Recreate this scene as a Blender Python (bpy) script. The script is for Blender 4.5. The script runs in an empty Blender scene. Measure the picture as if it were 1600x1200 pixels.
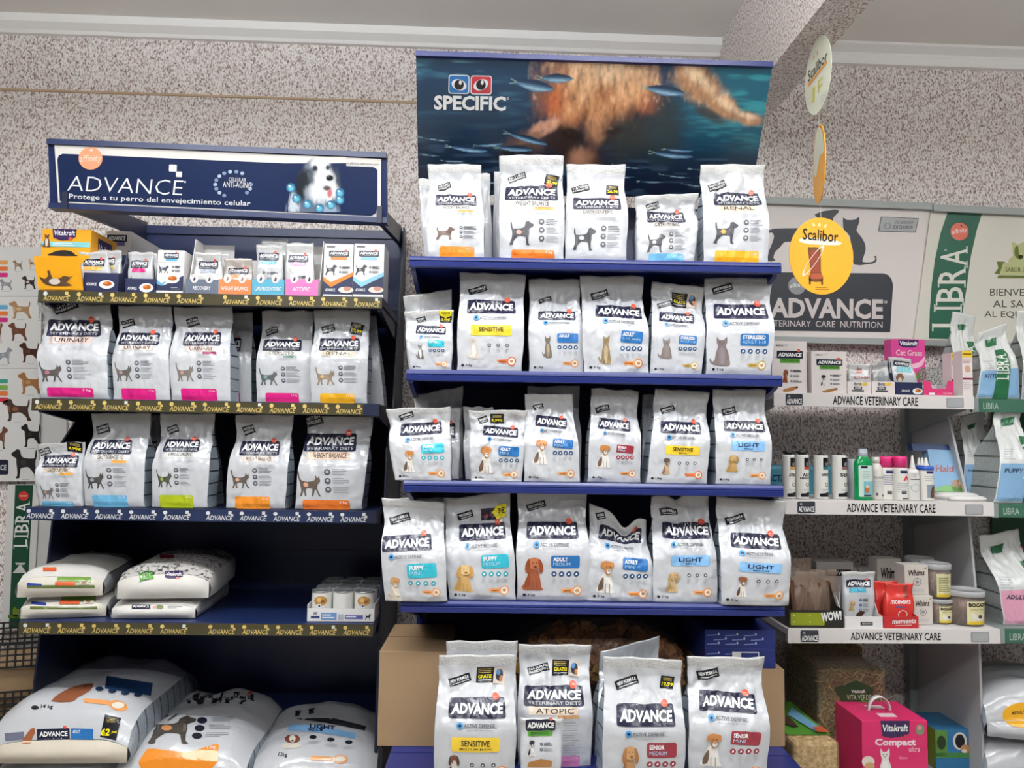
import bpy, math, random
from mathutils import Vector, Matrix, noise
from mathutils.geometry import tessellate_polygon
import numpy as np
C = bpy.context.scene.collection
# ------------------------------------------------------------ camera, world, lamps, exposure
F = 1200.0
CAM = Vector((0, 0, 1.3))
YAW, PITCH, ROLL = 0.0386, 0.0702, 0.0150
def cam_axes():
    r = Vector((math.cos(YAW), -math.sin(YAW), 0)); f = Vector((math.sin(YAW), math.cos(YAW), 0)); u = Vector((0, 0, 1))
    f2 = math.cos(PITCH)*f + math.sin(PITCH)*u; u2 = -math.sin(PITCH)*f + math.cos(PITCH)*u
    return math.cos(ROLL)*r + math.sin(ROLL)*u2, -math.sin(ROLL)*r + math.cos(ROLL)*u2, f2
CR, CU, CF = cam_axes()
cd = bpy.data.cameras.new('camera'); cam = bpy.data.objects.new('camera', cd); C.objects.link(cam)
cd.sensor_width = 36; cd.lens = 36*F/1600; cd.clip_start = .05
M = Matrix((CR, CU, -CF)).transposed().to_4x4(); M.translation = CAM; cam.matrix_world = M
sc = bpy.context.scene; sc.camera = cam
sc.view_settings.view_transform = 'Standard'; sc.view_settings.look = 'None'
sc.view_settings.gamma = 1; sc.view_settings.exposure = -0.16
w = bpy.data.worlds.new('world'); sc.world = w; w.use_nodes = True
w.node_tree.nodes['Background'].inputs[0].default_value = (1.0, .97, .94, 1); w.node_tree.nodes['Background'].inputs[1].default_value = .15
def tube(x, y, z, L, W, e, col=(.93, .97, 1.0)):     # batten light down into the shop, plus a stronger upward lamp added for the ceiling
    for k, (rx, f) in enumerate(((0, 1.0), (math.pi, 2.6))):
        l = bpy.data.lights.new('ceiling_tube_and_fill', 'AREA'); l.shape = 'RECTANGLE'; l.size = L; l.size_y = W; l.energy = e*f; l.color = col
        o = bpy.data.objects.new('ceiling_tube_and_fill', l); C.objects.link(o); o.location = (x, y, z+.01*k); o.rotation_euler = (rx, 0, 0)
for tx, ty, e in ((-.95, 1.22, 19), (.65, 1.22, 17), (-.9, -.6, 17), (1.0, -.6, 17), (2.3, 1.1, 10)):  # the pair behind the camera is added as fill light
    tube(tx, ty, 2.52, 1.2, .07, e)

# ------------------------------------------------------------ helpers
def lin(h):
    h = h.lstrip('#'); o = []
    if len(h) == 3: h = ''.join(q*2 for q in h)
    for k in (0, 2, 4):
        c = int(h[k:k+2], 16)/255; o.append(c/12.92 if c <= .04045 else ((c+.055)/1.055)**2.4)
    return (o[0], o[1], o[2], 1)
MATS = {}
def mat(hexc, rough=.5, metal=0, bump=0, bscale=60, alpha=1, trans=0, spec=.5):
    k = (hexc, rough, metal, bump, bscale, alpha, trans, spec)
    if k in MATS: return MATS[k]
    m = bpy.data.materials.new('m_'+hexc.strip('#')); m.use_nodes = True; nt = m.node_tree; b = nt.nodes['Principled BSDF']
    b.inputs['Base Color'].default_value = lin(hexc); b.inputs['Roughness'].default_value = rough; b.inputs['Metallic'].default_value = metal
    b.inputs['Alpha'].default_value = alpha; b.inputs['Transmission Weight'].default_value = trans; b.inputs['Specular IOR Level'].default_value = spec
    if bump:
        tc = nt.nodes.new('ShaderNodeTexCoord'); n = nt.nodes.new('ShaderNodeTexNoise'); n.inputs['Scale'].default_value = bscale; n.inputs['Detail'].default_value = 3
        bp = nt.nodes.new('ShaderNodeBump'); bp.inputs['Strength'].default_value = bump; bp.inputs['Distance'].default_value = .01
        nt.links.new(tc.outputs['Object'], n.inputs['Vector']); nt.links.new(n.outputs['Fac'], bp.inputs['Height']); nt.links.new(bp.outputs['Normal'], b.inputs['Normal'])
    MATS[k] = m; return m
def noise_mat(name, c1, c2, scale, lo, hi, rough=.7, bump=.3, stretch=(1, 1, 1), c3=None, detail=4):
    m = bpy.data.materials.new(name); m.use_nodes = True; nt = m.node_tree; b = nt.nodes['Principled BSDF']; L = nt.links.new
    tc = nt.nodes.new('ShaderNodeTexCoord'); mp = nt.nodes.new('ShaderNodeMapping'); mp.inputs['Scale'].default_value = stretch
    n = nt.nodes.new('ShaderNodeTexNoise'); n.inputs['Scale'].default_value = scale; n.inputs['Detail'].default_value = detail; n.inputs['Roughness'].default_value = .6
    r = nt.nodes.new('ShaderNodeValToRGB'); r.color_ramp.elements[0].position = lo; r.color_ramp.elements[1].position = hi
    r.color_ramp.elements[0].color = lin(c1); r.color_ramp.elements[1].color = lin(c2)
    if c3: e = r.color_ramp.elements.new((lo+hi)/2); e.color = lin(c3)
    bp = nt.nodes.new('ShaderNodeBump'); bp.inputs['Strength'].default_value = bump; bp.inputs['Distance'].default_value = .01
    L(tc.outputs['Object'], mp.inputs['Vector']); L(mp.outputs['Vector'], n.inputs['Vector']); L(n.outputs['Fac'], r.inputs['Fac'])
    L(r.outputs['Color'], b.inputs['Base Color']); L(n.outputs['Fac'], bp.inputs['Height']); L(bp.outputs['Normal'], b.inputs['Normal'])
    b.inputs['Roughness'].default_value = rough; return m
def gusset_mat(name, base, line, step):
    m = bpy.data.materials.new(name); m.use_nodes = True; nt = m.node_tree; b = nt.nodes['Principled BSDF']; L = nt.links.new
    tc = nt.nodes.new('ShaderNodeTexCoord'); sx = nt.nodes.new('ShaderNodeSeparateXYZ'); L(tc.outputs['Object'], sx.inputs[0])
    d = nt.nodes.new('ShaderNodeMath'); d.operation = 'DIVIDE'; d.inputs[1].default_value = step; L(sx.outputs['Z'], d.inputs[0])
    f = nt.nodes.new('ShaderNodeMath'); f.operation = 'FRACT'; L(d.outputs[0], f.inputs[0])
    g = nt.nodes.new('ShaderNodeMath'); g.operation = 'GREATER_THAN'; g.inputs[1].default_value = .88; L(f.outputs[0], g.inputs[0])
    n = nt.nodes.new('ShaderNodeTexNoise'); n.inputs['Scale'].default_value = 420; L(tc.outputs['Object'], n.inputs['Vector'])
    r = nt.nodes.new('ShaderNodeValToRGB'); r.color_ramp.elements[0].position = .42; r.color_ramp.elements[1].position = .56
    c = lin(base); r.color_ramp.elements[0].color = (c[0]*.62, c[1]*.64, c[2]*.68, 1); r.color_ramp.elements[1].color = c; L(n.outputs['Fac'], r.inputs['Fac'])
    mx = nt.nodes.new('ShaderNodeMix'); mx.data_type = 'RGBA'; mx.inputs[7].default_value = lin(line)
    L(g.outputs[0], mx.inputs[0]); L(r.outputs['Color'], mx.inputs[6]); L(mx.outputs[2], b.inputs['Base Color']); b.inputs['Roughness'].default_value = .32
    return m
def tag(o, label, cat=None, group=None, kind=None):
    if label: o['label'] = label
    if cat: o['category'] = cat
    if group: o['group'] = group
    if kind: o['kind'] = kind
    return o
def mk(name, V, Fc, mats, parent=None, mi=None, smooth=True, label=None):
    me = bpy.data.meshes.new(name); me.from_pydata([tuple(v) for v in V], [], Fc)
    for m in (mats if isinstance(mats, (list, tuple)) else [mats]): me.materials.append(m)
    if mi: me.polygons.foreach_set('material_index', mi)
    me.polygons.foreach_set('use_smooth', [smooth]*len(me.polygons)); me.update()
    o = bpy.data.objects.new(name, me); C.objects.link(o)
    if parent: o.parent = parent
    if label: o['label'] = label
    return o
def thing(name, label, cat, loc, rot=0, group=None):
    o = bpy.data.objects.new(name, None); C.objects.link(o); o.empty_display_size = .05; o.location = loc; o.rotation_euler = (0, 0, rot)
    return tag(o, label, cat, group)
class MB:                                           # collects boxes and other shapes into one mesh
    def __init__(s): s.V = []; s.Fc = []; s.mi = []
    def add(s, V, Fc, m=0):
        n = len(s.V); s.V += [tuple(v) for v in V]; s.Fc += [tuple(i+n for i in f) for f in Fc]; s.mi += [m]*len(Fc)
    def box(s, x0, x1, y0, y1, z0, z1, m=0):
        s.add([(x, y, z) for z in (z0, z1) for y in (y0, y1) for x in (x0, x1)], [(0, 2, 3, 1), (4, 5, 7, 6), (0, 1, 5, 4), (2, 6, 7, 3), (0, 4, 6, 2), (1, 3, 7, 5)], m)
    def hexa(s, P, m=0):                            # front quad BL BR TR TL, then the back quad
        s.add(P, [(0, 1, 2, 3), (5, 4, 7, 6), (4, 0, 3, 7), (1, 5, 6, 2), (3, 2, 6, 7), (4, 5, 1, 0)], m)
    def prism(s, pts, a0, a1, axis='x', m=0):       # 2D outline extruded along one axis
        n = len(pts)
        def p(q, a): return (a, q[0], q[1]) if axis == 'x' else ((q[0], a, q[1]) if axis == 'y' else (q[0], q[1], a))
        V = [p(q, a0) for q in pts]+[p(q, a1) for q in pts]
        Fc = [tuple(range(n))[::-1], tuple(range(n, 2*n))]+[(i, (i+1) % n, n+(i+1) % n, n+i) for i in range(n)]
        s.add(V, Fc, m)
    def lathe(s, prof, n=24, m=0, cx=0, cy=0, sx=1, sy=1, cap=True):
        V = [(cx+r*sx*math.cos(2*math.pi*k/n), cy+r*sy*math.sin(2*math.pi*k/n), z) for r, z in prof for k in range(n)]
        Fc = [(j*n+k, j*n+(k+1) % n, (j+1)*n+(k+1) % n, (j+1)*n+k) for j in range(len(prof)-1) for k in range(n)]
        if cap: Fc += [tuple(range(n))[::-1], tuple((len(prof)-1)*n+k for k in range(n))]
        s.add(V, Fc, m)
    def tubepath(s, P, r, n=8, m=0):
        P = [Vector(p) for p in P]; V = []
        for i, p in enumerate(P):
            t = (P[min(i+1, len(P)-1)]-P[max(i-1, 0)]).normalized(); a = t.orthogonal().normalized() if i == 0 else (a-t*a.dot(t)).normalized(); b = t.cross(a)
            V += [p+r*(math.cos(2*math.pi*k/n)*a+math.sin(2*math.pi*k/n)*b) for k in range(n)]
        Fc = [(i*n+k, i*n+(k+1) % n, (i+1)*n+(k+1) % n, (i+1)*n+k) for i in range(len(P)-1) for k in range(n)]
        s.add(V, Fc, m)
    def build(s, name, mats, parent=None, smooth=False, bevel=0, label=None):
        o = mk(name, s.V, s.Fc, mats, parent, s.mi, smooth, label)
        if bevel:
            b = o.modifiers.new('bevel', 'BEVEL'); b.width = bevel; b.segments = 2; b.limit_method = 'ANGLE'
        return o
class Unit:                                         # a shelf unit's own frame: x along the front, y to the wall
    def __init__(s, x0, y0, rot): s.o = Vector((x0, y0, 0)); s.rot = rot; s.ax = Vector((math.cos(rot), math.sin(rot), 0)); s.ay = Vector((-math.sin(rot), math.cos(rot), 0))
    def proj(s, x, d, z):                           # where a local point falls in the photograph
        q = s.w(x, d, z)-CAM; k = q.dot(CF); return 800+F*q.dot(CR)/k, 600-F*q.dot(CU)/k
    def w(s, x, y, z): return s.o+s.ax*x+s.ay*y+Vector((0, 0, z))
    def at(s, px, py, d):                           # measured point of the photograph on the plane y = d: (x, z)
        q = CF*F+CR*(px-800)-CU*(py-600); k = ((s.o-CAM).dot(s.ay)+d)/q.dot(s.ay); p = CAM+q*k
        return (p-s.o).dot(s.ax), p.z
UL = Unit(-1.3015, 2.273, -.0081); UC = Unit(-.2014, 2.036, -.0243); UR = Unit(.9389, 2.345, .0082); UW = Unit(0, 2.85, 0)
ZL = [None, 1.711, 1.3945, 1.0822, .7609, .24]; ZC = [None, 1.7825, 1.4775, 1.1847, .8747, .485]; ZR = [None, 1.4592, 1.1225, .7358, .25]

# ------------------------------------------------------------ printing on surfaces
_tx = {}
def text2d(t, bold=.0, shear=0):
    k = (t, bold, shear)
    if k in _tx: return _tx[k]
    cu = bpy.data.curves.new('t', 'FONT'); cu.body = t; cu.offset = bold; cu.resolution_u = 2; cu.fill_mode = 'FRONT'; cu.shear = shear
    ob = bpy.data.objects.new('t', cu); me = ob.to_mesh(); V = [(v.co.x, v.co.y) for v in me.vertices]; T = [tuple(p.vertices) for p in me.polygons]
    ob.to_mesh_clear(); bpy.data.objects.remove(ob); bpy.data.curves.remove(cu)
    x0 = min(v[0] for v in V); x1 = max(v[0] for v in V); y0 = min(v[1] for v in V); y1 = max(v[1] for v in V)
    V = [((a-x0)/(x1-x0), (b-y0)/(y1-y0)) for a, b in V]; tri = []
    for f in T: tri += [(f[0], f[i], f[i+1]) for i in range(1, len(f)-1)]
    _tx[k] = (V, tri); return _tx[k]
def subdiv(V, T, L):
    V = list(V)
    for _ in range(6):
        mid = {}; N = []; L2 = L*L; done = True
        def mp(a, b):
            nonlocal done
            d = (V[a][0]-V[b][0])**2+(V[a][1]-V[b][1])**2
            if d <= L2: return None
            k = (min(a, b), max(a, b))
            if k not in mid: mid[k] = len(V); V.append(((V[a][0]+V[b][0])/2, (V[a][1]+V[b][1])/2))
            done = False; return mid[k]
        for a, b, c in T:
            m = (mp(a, b), mp(b, c), mp(c, a)); n = 3-m.count(None)
            if n == 0: N.append((a, b, c))
            elif n == 3: N += [(a, m[0], m[2]), (m[0], b, m[1]), (m[2], m[1], c), (m[0], m[1], m[2])]
            else:
                while True:                        # rotate so that the split edge pattern starts at a-b
                    if n == 1 and m[0] is not None: N += [(a, m[0], c), (m[0], b, c)]; break
                    if n == 2 and m[2] is None: N += [(m[0], b, m[1]), (a, m[0], m[1]), (a, m[1], c)]; break
                    a, b, c = b, c, a; m = (m[1], m[2], m[0])
        T = N
        if done: break
    return V, T
class Face:                                         # a printed surface: grid of points G[row][col], bounded by four measured corners
    def __init__(s, G, B, T, step=None, eps=.0009, n=None):
        s.G = G; s.nv = len(G)-1; s.nu = len(G[0])-1; s.step = step; s.eps = eps; s.n = n or Vector((0, -1, 0))
        s.bl, s.br = B[0], B[1]; s.yb = (B[2], B[3] if len(B) > 3 else B[2]); s.tl, s.tr = T[0], T[1]; s.yt = (T[2], T[3] if len(T) > 3 else T[2])
    def uv(s, x, y):
        v = .5
        for _ in range(3):
            xl = s.bl+(s.tl-s.bl)*v; xr = s.br+(s.tr-s.br)*v; u = (x-xl)/(xr-xl)
            yb = s.yb[0]+(s.yb[1]-s.yb[0])*u; yt = s.yt[0]+(s.yt[1]-s.yt[0])*u; v = (yb-y)/(yb-yt)
        return u, v
    def px(s, a, b):
        xl = s.bl+(s.tl-s.bl)*b; xr = s.br+(s.tr-s.br)*b
        return xl+(xr-xl)*a, (s.yb[0]+(s.yb[1]-s.yb[0])*a)*(1-b)+(s.yt[0]+(s.yt[1]-s.yt[0])*a)*b
    def at(s, u, v, off):
        fu = u*s.nu; fv = v*s.nv; i = max(0, min(s.nu-1, int(math.floor(fu)))); j = max(0, min(s.nv-1, int(math.floor(fv)))); a = fu-i; b = fv-j
        if s.step: a = max(-.3, min(1.3, a)); b = max(-.3, min(1.3, b))
        G = s.G; p = (G[j][i]*(1-a)+G[j][i+1]*a)*(1-b)+(G[j+1][i]*(1-a)+G[j+1][i+1]*a)*b
        return p+s.n*(s.eps*off)
    def map(s, x, y, off): u, v = s.uv(x, y); return s.at(u, v, off)
class PFace(Face):                                  # a curved top: finds the spot that shows at a measured point
    def uv(s, x, y):
        if not hasattr(s, 'Mw'): s.Mw = Matrix.Translation(s.root.location) @ Matrix.Rotation(s.root.rotation_euler[2], 4, 'Z')
        def pj(u, v):
            q = s.Mw @ s.at(u, v, 0)-CAM; k = q.dot(CF); return 800+F*q.dot(CR)/k, 600-F*q.dot(CU)/k
        if not hasattr(s, 'st'): s.st = [(pj(a/8, b2/16), a/8, b2/16) for a in range(9) for b2 in range(15)]
        _, u, v = min(s.st, key=lambda t: (t[0][0]-x)**2+(t[0][1]-y)**2)
        for _ in range(10):
            a = pj(u, v); e = .01; b2 = pj(u+e, v); c = pj(u, v+e); j = ((b2[0]-a[0])/e, (c[0]-a[0])/e, (b2[1]-a[1])/e, (c[1]-a[1])/e); D = j[0]*j[3]-j[1]*j[2]
            if abs(D) < 1e-3: break
            dx, dy = x-a[0], y-a[1]; u += max(-.3, min(.3, (dx*j[3]-dy*j[1])/D)); v += max(-.2, min(.2, (dy*j[0]-dx*j[2])/D)); u = max(.0, min(1., u)); v = max(.0, min(1., v))
        return u, v
def smooth_pts(P, k=3):
    n = len(P); o = []
    for i in range(n):
        a, b, c, d = P[i-1], P[i], P[(i+1) % n], P[(i+2) % n]
        for q in range(k):
            t = q/k; o.append(tuple(.5*(2*b[e]+(c[e]-a[e])*t+(2*a[e]-5*b[e]+4*c[e]-d[e])*t*t+(3*b[e]-a[e]-3*c[e]+d[e])*t**3) for e in (0, 1)))
    return o
class P:                                            # a printed part: flat shapes given in measured picture units, laid on a Face
    def __init__(s, face): s.f = face; s.V = []; s.Fc = []; s.mi = []; s.m = []
    def raw(s, V, T, m, off):
        if m not in s.m: s.m.append(m)
        k = s.m.index(m)
        if s.f.step: V, T = subdiv(V, T, s.f.step)
        n = len(s.V); s.V += [s.f.map(x, y, off) for x, y in V]; s.Fc += [(a+n, b+n, c+n) for a, b, c in T]; s.mi += [k]*len(T); return s
    def poly(s, pts, m, off=1, k=0):
        if k: pts = smooth_pts(pts, k)
        T = tessellate_polygon([[Vector((x, y, 0)) for x, y in pts]]); return s.raw(pts, [tuple(t) for t in T], m, off)
    def rect(s, x0, y0, x1, y1, m, off=1, r=0, tilt=0):
        cx, cy = (x0+x1)/2, (y0+y1)/2; pts = []
        r = min(r, abs(x1-x0)/2.01, abs(y1-y0)/2.01)
        if r <= 0: pts = [(x0, y0), (x1, y0), (x1, y1), (x0, y1)]
        else:
            for (ax, ay, a0) in ((x1-r, y1-r, 0), (x0+r, y1-r, 90), (x0+r, y0+r, 180), (x1-r, y0+r, 270)):
                for q in range(4): a = math.radians(a0+q*30); pts.append((ax+r*math.cos(a), ay+r*math.sin(a)))
        c, sn = math.cos(tilt), math.sin(tilt); pts = [(cx+(x-cx)*c-(y-cy)*sn, cy+(x-cx)*sn+(y-cy)*c) for x, y in pts]
        return s.poly(pts, m, off)
    def ell(s, cx, cy, rx, ry, m, off=1, n=16, tilt=0):
        c, sn = math.cos(tilt), math.sin(tilt)
        return s.poly([(cx+rx*math.cos(2*math.pi*k/n)*c-ry*math.sin(2*math.pi*k/n)*sn, cy+rx*math.cos(2*math.pi*k/n)*sn+ry*math.sin(2*math.pi*k/n)*c) for k in range(n)], m, off)
    def ring(s, cx, cy, r, w, m, off=1, n=16):
        V = [(cx+q*math.cos(2*math.pi*k/n), cy+q*math.sin(2*math.pi*k/n)) for q in (r, r-w) for k in range(n)]; T = []
        for k in range(n): a, b = k, (k+1) % n; T += [(a, b, b+n), (a, b+n, a+n)]
        return s.raw(V, T, m, off)
    def text(s, t, x0, y0, x1, y1, m, off=2, bold=0, tilt=0, shear=0, vert=False):
        V, T = text2d(t, bold, shear); cx, cy = (x0+x1)/2, (y0+y1)/2; c, sn = math.cos(tilt), math.sin(tilt); o = []
        for a, b in V:
            if vert: x = x0+(1-b)*(x1-x0); y = y1-a*(y1-y0)   # reads upwards
            else: x = x0+a*(x1-x0); y = y1-b*(y1-y0)
            o.append((cx+(x-cx)*c-(y-cy)*sn, cy+(x-cx)*sn+(y-cy)*c))
        return s.raw(o, T, m, off)
    def lines(s, x0, y0, x1, n, dy, m, off=1, h=.8, seed=0, right=False):
        R = random.Random(seed)
        for k in range(n):
            L = (x1-x0)*R.uniform(.6, 1); a, b = (x1-L, x1) if right else (x0, x0+L)
            s.rect(a, y0+k*dy, b, y0+k*dy+h, m, off)
        return s
    def shape(s, pts, x0, y0, x1, y1, m, off=1, k=2, flip=False):
        return s.poly([((x1-a*(x1-x0)) if flip else (x0+a*(x1-x0)), y1-b*(y1-y0)) for a, b in pts], m, off, k)
    def build(s, name, parent, label=None):
        if not s.V: return None
        return mk(name, s.V, s.Fc, s.m, parent, s.mi, False, label)
# printed inks
def ink(h): return mat(h, .22)
NAVY = ink('#23243a'); WHITE = ink('#f1f1f1'); RED = ink('#d8553f'); BLACK = ink('#1d1d22'); GREY = ink('#8f9196'); DGREY = ink('#55565c'); YEL = ink('#e5d51f')
GRAPE = ink('#3a2a55'); LGREY = ink('#b5b7bb'); TEAL = ink('#35aec0'); BLUE = ink('#2a68a6'); LBLUE = ink('#86b6e2'); SENS = ink('#ebc73c'); MAROON = ink('#93333f'); ORG = ink('#e0872a'); KEY = ink('#e39a5e'); OLIVE = ink('#b8a055'); TAN = ink('#b98a5c')
PINKB = ink('#c41f72'); GREEN = ink('#5a9e3a'); SKYB = ink('#6aa9cc')
def film_mat(h, rough, s1):
    m = bpy.data.materials.new('bag_film'); m.use_nodes = True; nt = m.node_tree; b = nt.nodes['Principled BSDF']; L = nt.links.new; b.inputs['Base Color'].default_value = lin(h); b.inputs['Roughness'].default_value = rough
    tc = nt.nodes.new('ShaderNodeTexCoord'); n = nt.nodes.new('ShaderNodeTexNoise'); n.noise_type = 'RIDGED_MULTIFRACTAL'; n.inputs['Scale'].default_value = 11; n.inputs['Detail'].default_value = 2; n.inputs['Distortion'].default_value = .8
    n2 = nt.nodes.new('ShaderNodeTexNoise'); n2.inputs['Scale'].default_value = 38; n2.inputs['Detail'].default_value = 2
    b1 = nt.nodes.new('ShaderNodeBump'); b1.inputs['Strength'].default_value = s1; b1.inputs['Distance'].default_value = .006; b2 = nt.nodes.new('ShaderNodeBump'); b2.inputs['Strength'].default_value = .16; b2.inputs['Distance'].default_value = .01
    L(tc.outputs['Object'], n.inputs['Vector']); L(tc.outputs['Object'], n2.inputs['Vector']); L(n.outputs['Fac'], b1.inputs['Height']); L(n2.outputs['Fac'], b2.inputs['Height']); L(b1.outputs['Normal'], b2.inputs['Normal']); L(b2.outputs['Normal'], b.inputs['Normal']); return m
FILM = film_mat('#bfc0c4', .13, .36); FILM_TOP = mat('#b9b8b7', .22, 0, .25, 160); GUS = gusset_mat('gusset_film', '#a9b3bd', '#2a2e38', .036); FILM_S = mat('#c9ccd1', .2, .25, .2, 40)
# pets as printed pictures: unit outlines, y up
CATW = [(.02, 1), (.07, .98), (.10, .75), (.2, .62), (.45, .58), (.7, .62), (.78, .7), (.82, .86), (.86, .75), (.92, .76), (.95, .85), (.98, .7), (1., .6), (.93, .52), (.87, .45), (.84, .3), (.95, .06), (.99, 0), (.9, 0), (.78, .26), (.72, .2), (.66, .02), (.58, 0), (.63, .28), (.4, .3), (.33, .2), (.36, 0), (.28, 0), (.24, .22), (.16, 0), (.06, 0), (.14, .2), (.1, .42), (.09, .55), (.03, .75)]
SCHN = [(.1, .95), (.14, .97), (.17, .75), (.22, .68), (.55, .7), (.66, .8), (.7, .97), (.82, 1), (.9, .93), (1, .88), (.99, .78), (.9, .72), (.84, .68), (.83, .5), (.8, .3), (.8, .08), (.86, 0), (.72, 0), (.69, .3), (.6, .36), (.42, .38), (.32, .3), (.2, .14), (.18, 0), (.04, 0), (.06, .08), (.12, .25), (.15, .45), (.14, .62), (.1, .75)]
CATS = [(.3, 1), (.4, .9), (.6, .9), (.72, 1), (.74, .8), (.68, .68), (.78, .5), (.85, .25), (.88, .03), (.6, 0), (.3, .02), (.1, .08), (0, .2), (.05, .28), (.1, .16), (.22, .2), (.26, .45), (.36, .66), (.3, .8)]
DOGB = [(.35, .62), (.62, .64), (.74, .4), (.8, .1), (.88, 0), (.4, 0), (.1, .0), (0, .1), (.15, .22), (.25, .45)]
DOGP = [(.1, .06), (.3, .1), (.36, .3), (.34, .5), (.24, .42), (.12, .22)]
DOGH = [(.26, .95), (.42, 1), (.62, .98), (.8, .93), (.78, .76), (.7, .8), (.68, .65), (.56, .55), (.44, .58), (.38, .72), (.3, .78), (.2, .8)]
DOGL = [(.3, .92), (.45, 1), (.62, .97), (.72, .85), (.8, .55), (.74, .42), (.66, .5), (.6, .56), (.46, .56), (.38, .5), (.28, .42), (.22, .6)]
def pet(p, kind, x0, y0, x1, y1, c1='#6b6560', c2='#cfc5b8', c3='#b27a45', off=1, flip=False):
    a, b, c = ink(c1), ink(c2), ink(c3); dark = ink('#2b2220')
    if kind in ('catw', 'schn'):
        p.shape(CATW if kind == 'catw' else SCHN, x0, y0, x1, y1, a, off, 2, flip)
        cx = x0+(x1-x0)*(.36 if kind == 'catw' else .42); p.ell(cx, y1-(y1-y0)*(.46 if kind == 'catw' else .54), (x1-x0)*.11, (y1-y0)*.1, c, off+1)
        if kind == 'schn': p.shape([(.74, .4), (.8, .42), (.82, .62), (.76, .72)], x0, y0, x1, y1, b, off+1, 1, flip)
    elif kind == 'cats':
        p.shape(CATS, x0, y0, x1, y1, a, off, 2, flip); p.shape([(.4, .6), (.62, .6), (.66, .3), (.6, .05), (.46, .05), (.4, .3)], x0, y0, x1, y1, b, off+1, 2, flip)
        for e in (.43, .6): p.ell(x0+(x1-x0)*e, y1-(y1-y0)*.81, (x1-x0)*.035, (y1-y0)*.015, dark, off+1, 6)
        p.ell(x0+(x1-x0)*.515, y1-(y1-y0)*.75, (x1-x0)*.04, (y1-y0)*.012, dark, off+1, 6)
    else:
        p.shape(DOGB, x0, y0, x1, y1, a, off, 2, flip); p.shape(DOGP, x0, y0, x1, y1, b, off+1, 2, flip)
        if kind == 'dog': p.shape(DOGH, x0, y0, x1, y1, c, off+2, 2, flip)
        else:
            p.ell(x0+(x1-x0)*.53, y1-(y1-y0)*.79, (x1-x0)*.25, (y1-y0)*.19, c, off+2, 14)
            for e in (((.36, .95), (.24, .86), (.16, .62), (.24, .50), (.33, .56), (.36, .75)), ((.70, .95), (.82, .86), (.88, .64), (.80, .50), (.72, .56), (.70, .75))): p.shape(e, x0, y0, x1, y1, b, off+2.6, 2, flip)
        fx = (lambda q: x1-(x1-x0)*q) if flip else (lambda q: x0+(x1-x0)*q)
        p.ell(fx(.56), y1-(y1-y0)*.67, (x1-x0)*.10, (y1-y0)*.08, a, off+3, 8)
        for e in (.44, .62): p.rect(fx(e)-(x1-x0)*.012, y1-(y1-y0)*.28, fx(e)+(x1-x0)*.012, y1, b, off+1.5)
        for e in (.47, .62): p.ell(fx(e), y1-(y1-y0)*.82, (x1-x0)*.03, (y1-y0)*.014, dark, off+3, 6)
        p.ell(fx(.57), y1-(y1-y0)*.7, (x1-x0)*.045, (y1-y0)*.02, dark, off+4, 6)
# ------------------------------------------------------------ the setting
def struct(o): o['kind'] = 'structure'; return o
WALL = noise_mat('fleck_wallpaper', '#70524f', '#fbf7f4', 150, .33, .56, .75, .12, (1.25, 1.25, .7), '#d3c3bd', 3)
PLASTER = mat('#f2efea', .85, 0, .05, 8); CORNICE = mat('#fbf9f6', .7)
def wz(px, py): return UW.at(px, py, 0)[1]
def wx(px, py): return UW.at(px, py, 0)[0]
CEIL = wz(300, 41); CB = wz(300, 64)
BXA, BXB, BZ = wx(1122, 150), wx(1173, 215), wz(1122, 213)
b = MB(); b.box(-4, 4, 2.85, 2.95, 0, CEIL); struct(b.build('wall_back', WALL))
b = MB(); b.box(-4, 4, -4, 2.95, CEIL, CEIL+.1); struct(b.build('ceiling', PLASTER))
b = MB(); b.box(-4, 4, -4, 2.95, -.1, 0); struct(b.build('floor', noise_mat('terrazzo', '#7b756e', '#b9b2a8', 80, .4, .6, .4, .0)))
b = MB(); b.box(BXA, BXB, -3.9, 2.85, BZ, CEIL); struct(b.build('ceiling_beam', WALL))
prof = [(2.85, CB), (2.832, CB), (2.826, CB+.012), (2.80, CB+.03), (2.795, CEIL), (2.85, CEIL)]
b = MB(); b.prism(prof, -4, BXA, 'x'); struct(b.build('trim_1', CORNICE))
b = MB(); b.prism([(2.85, CB-.01), (2.828, CB-.01), (2.824, CB+.022), (2.832, CB+.028), (2.826, CB+.034), (2.79, CB+.05), (2.785, CEIL), (2.85, CEIL)], BXB, 4, 'x'); struct(b.build('trim_2', CORNICE))
gz = wz(300, 149); b = MB(); b.prism([(2.851, gz-.006), (2.846, gz-.004), (2.846, gz+.003), (2.851, gz+.006)], -4, BXA, 'x'); struct(b.build('trim_3', mat('#c3a98b', .6)))

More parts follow.
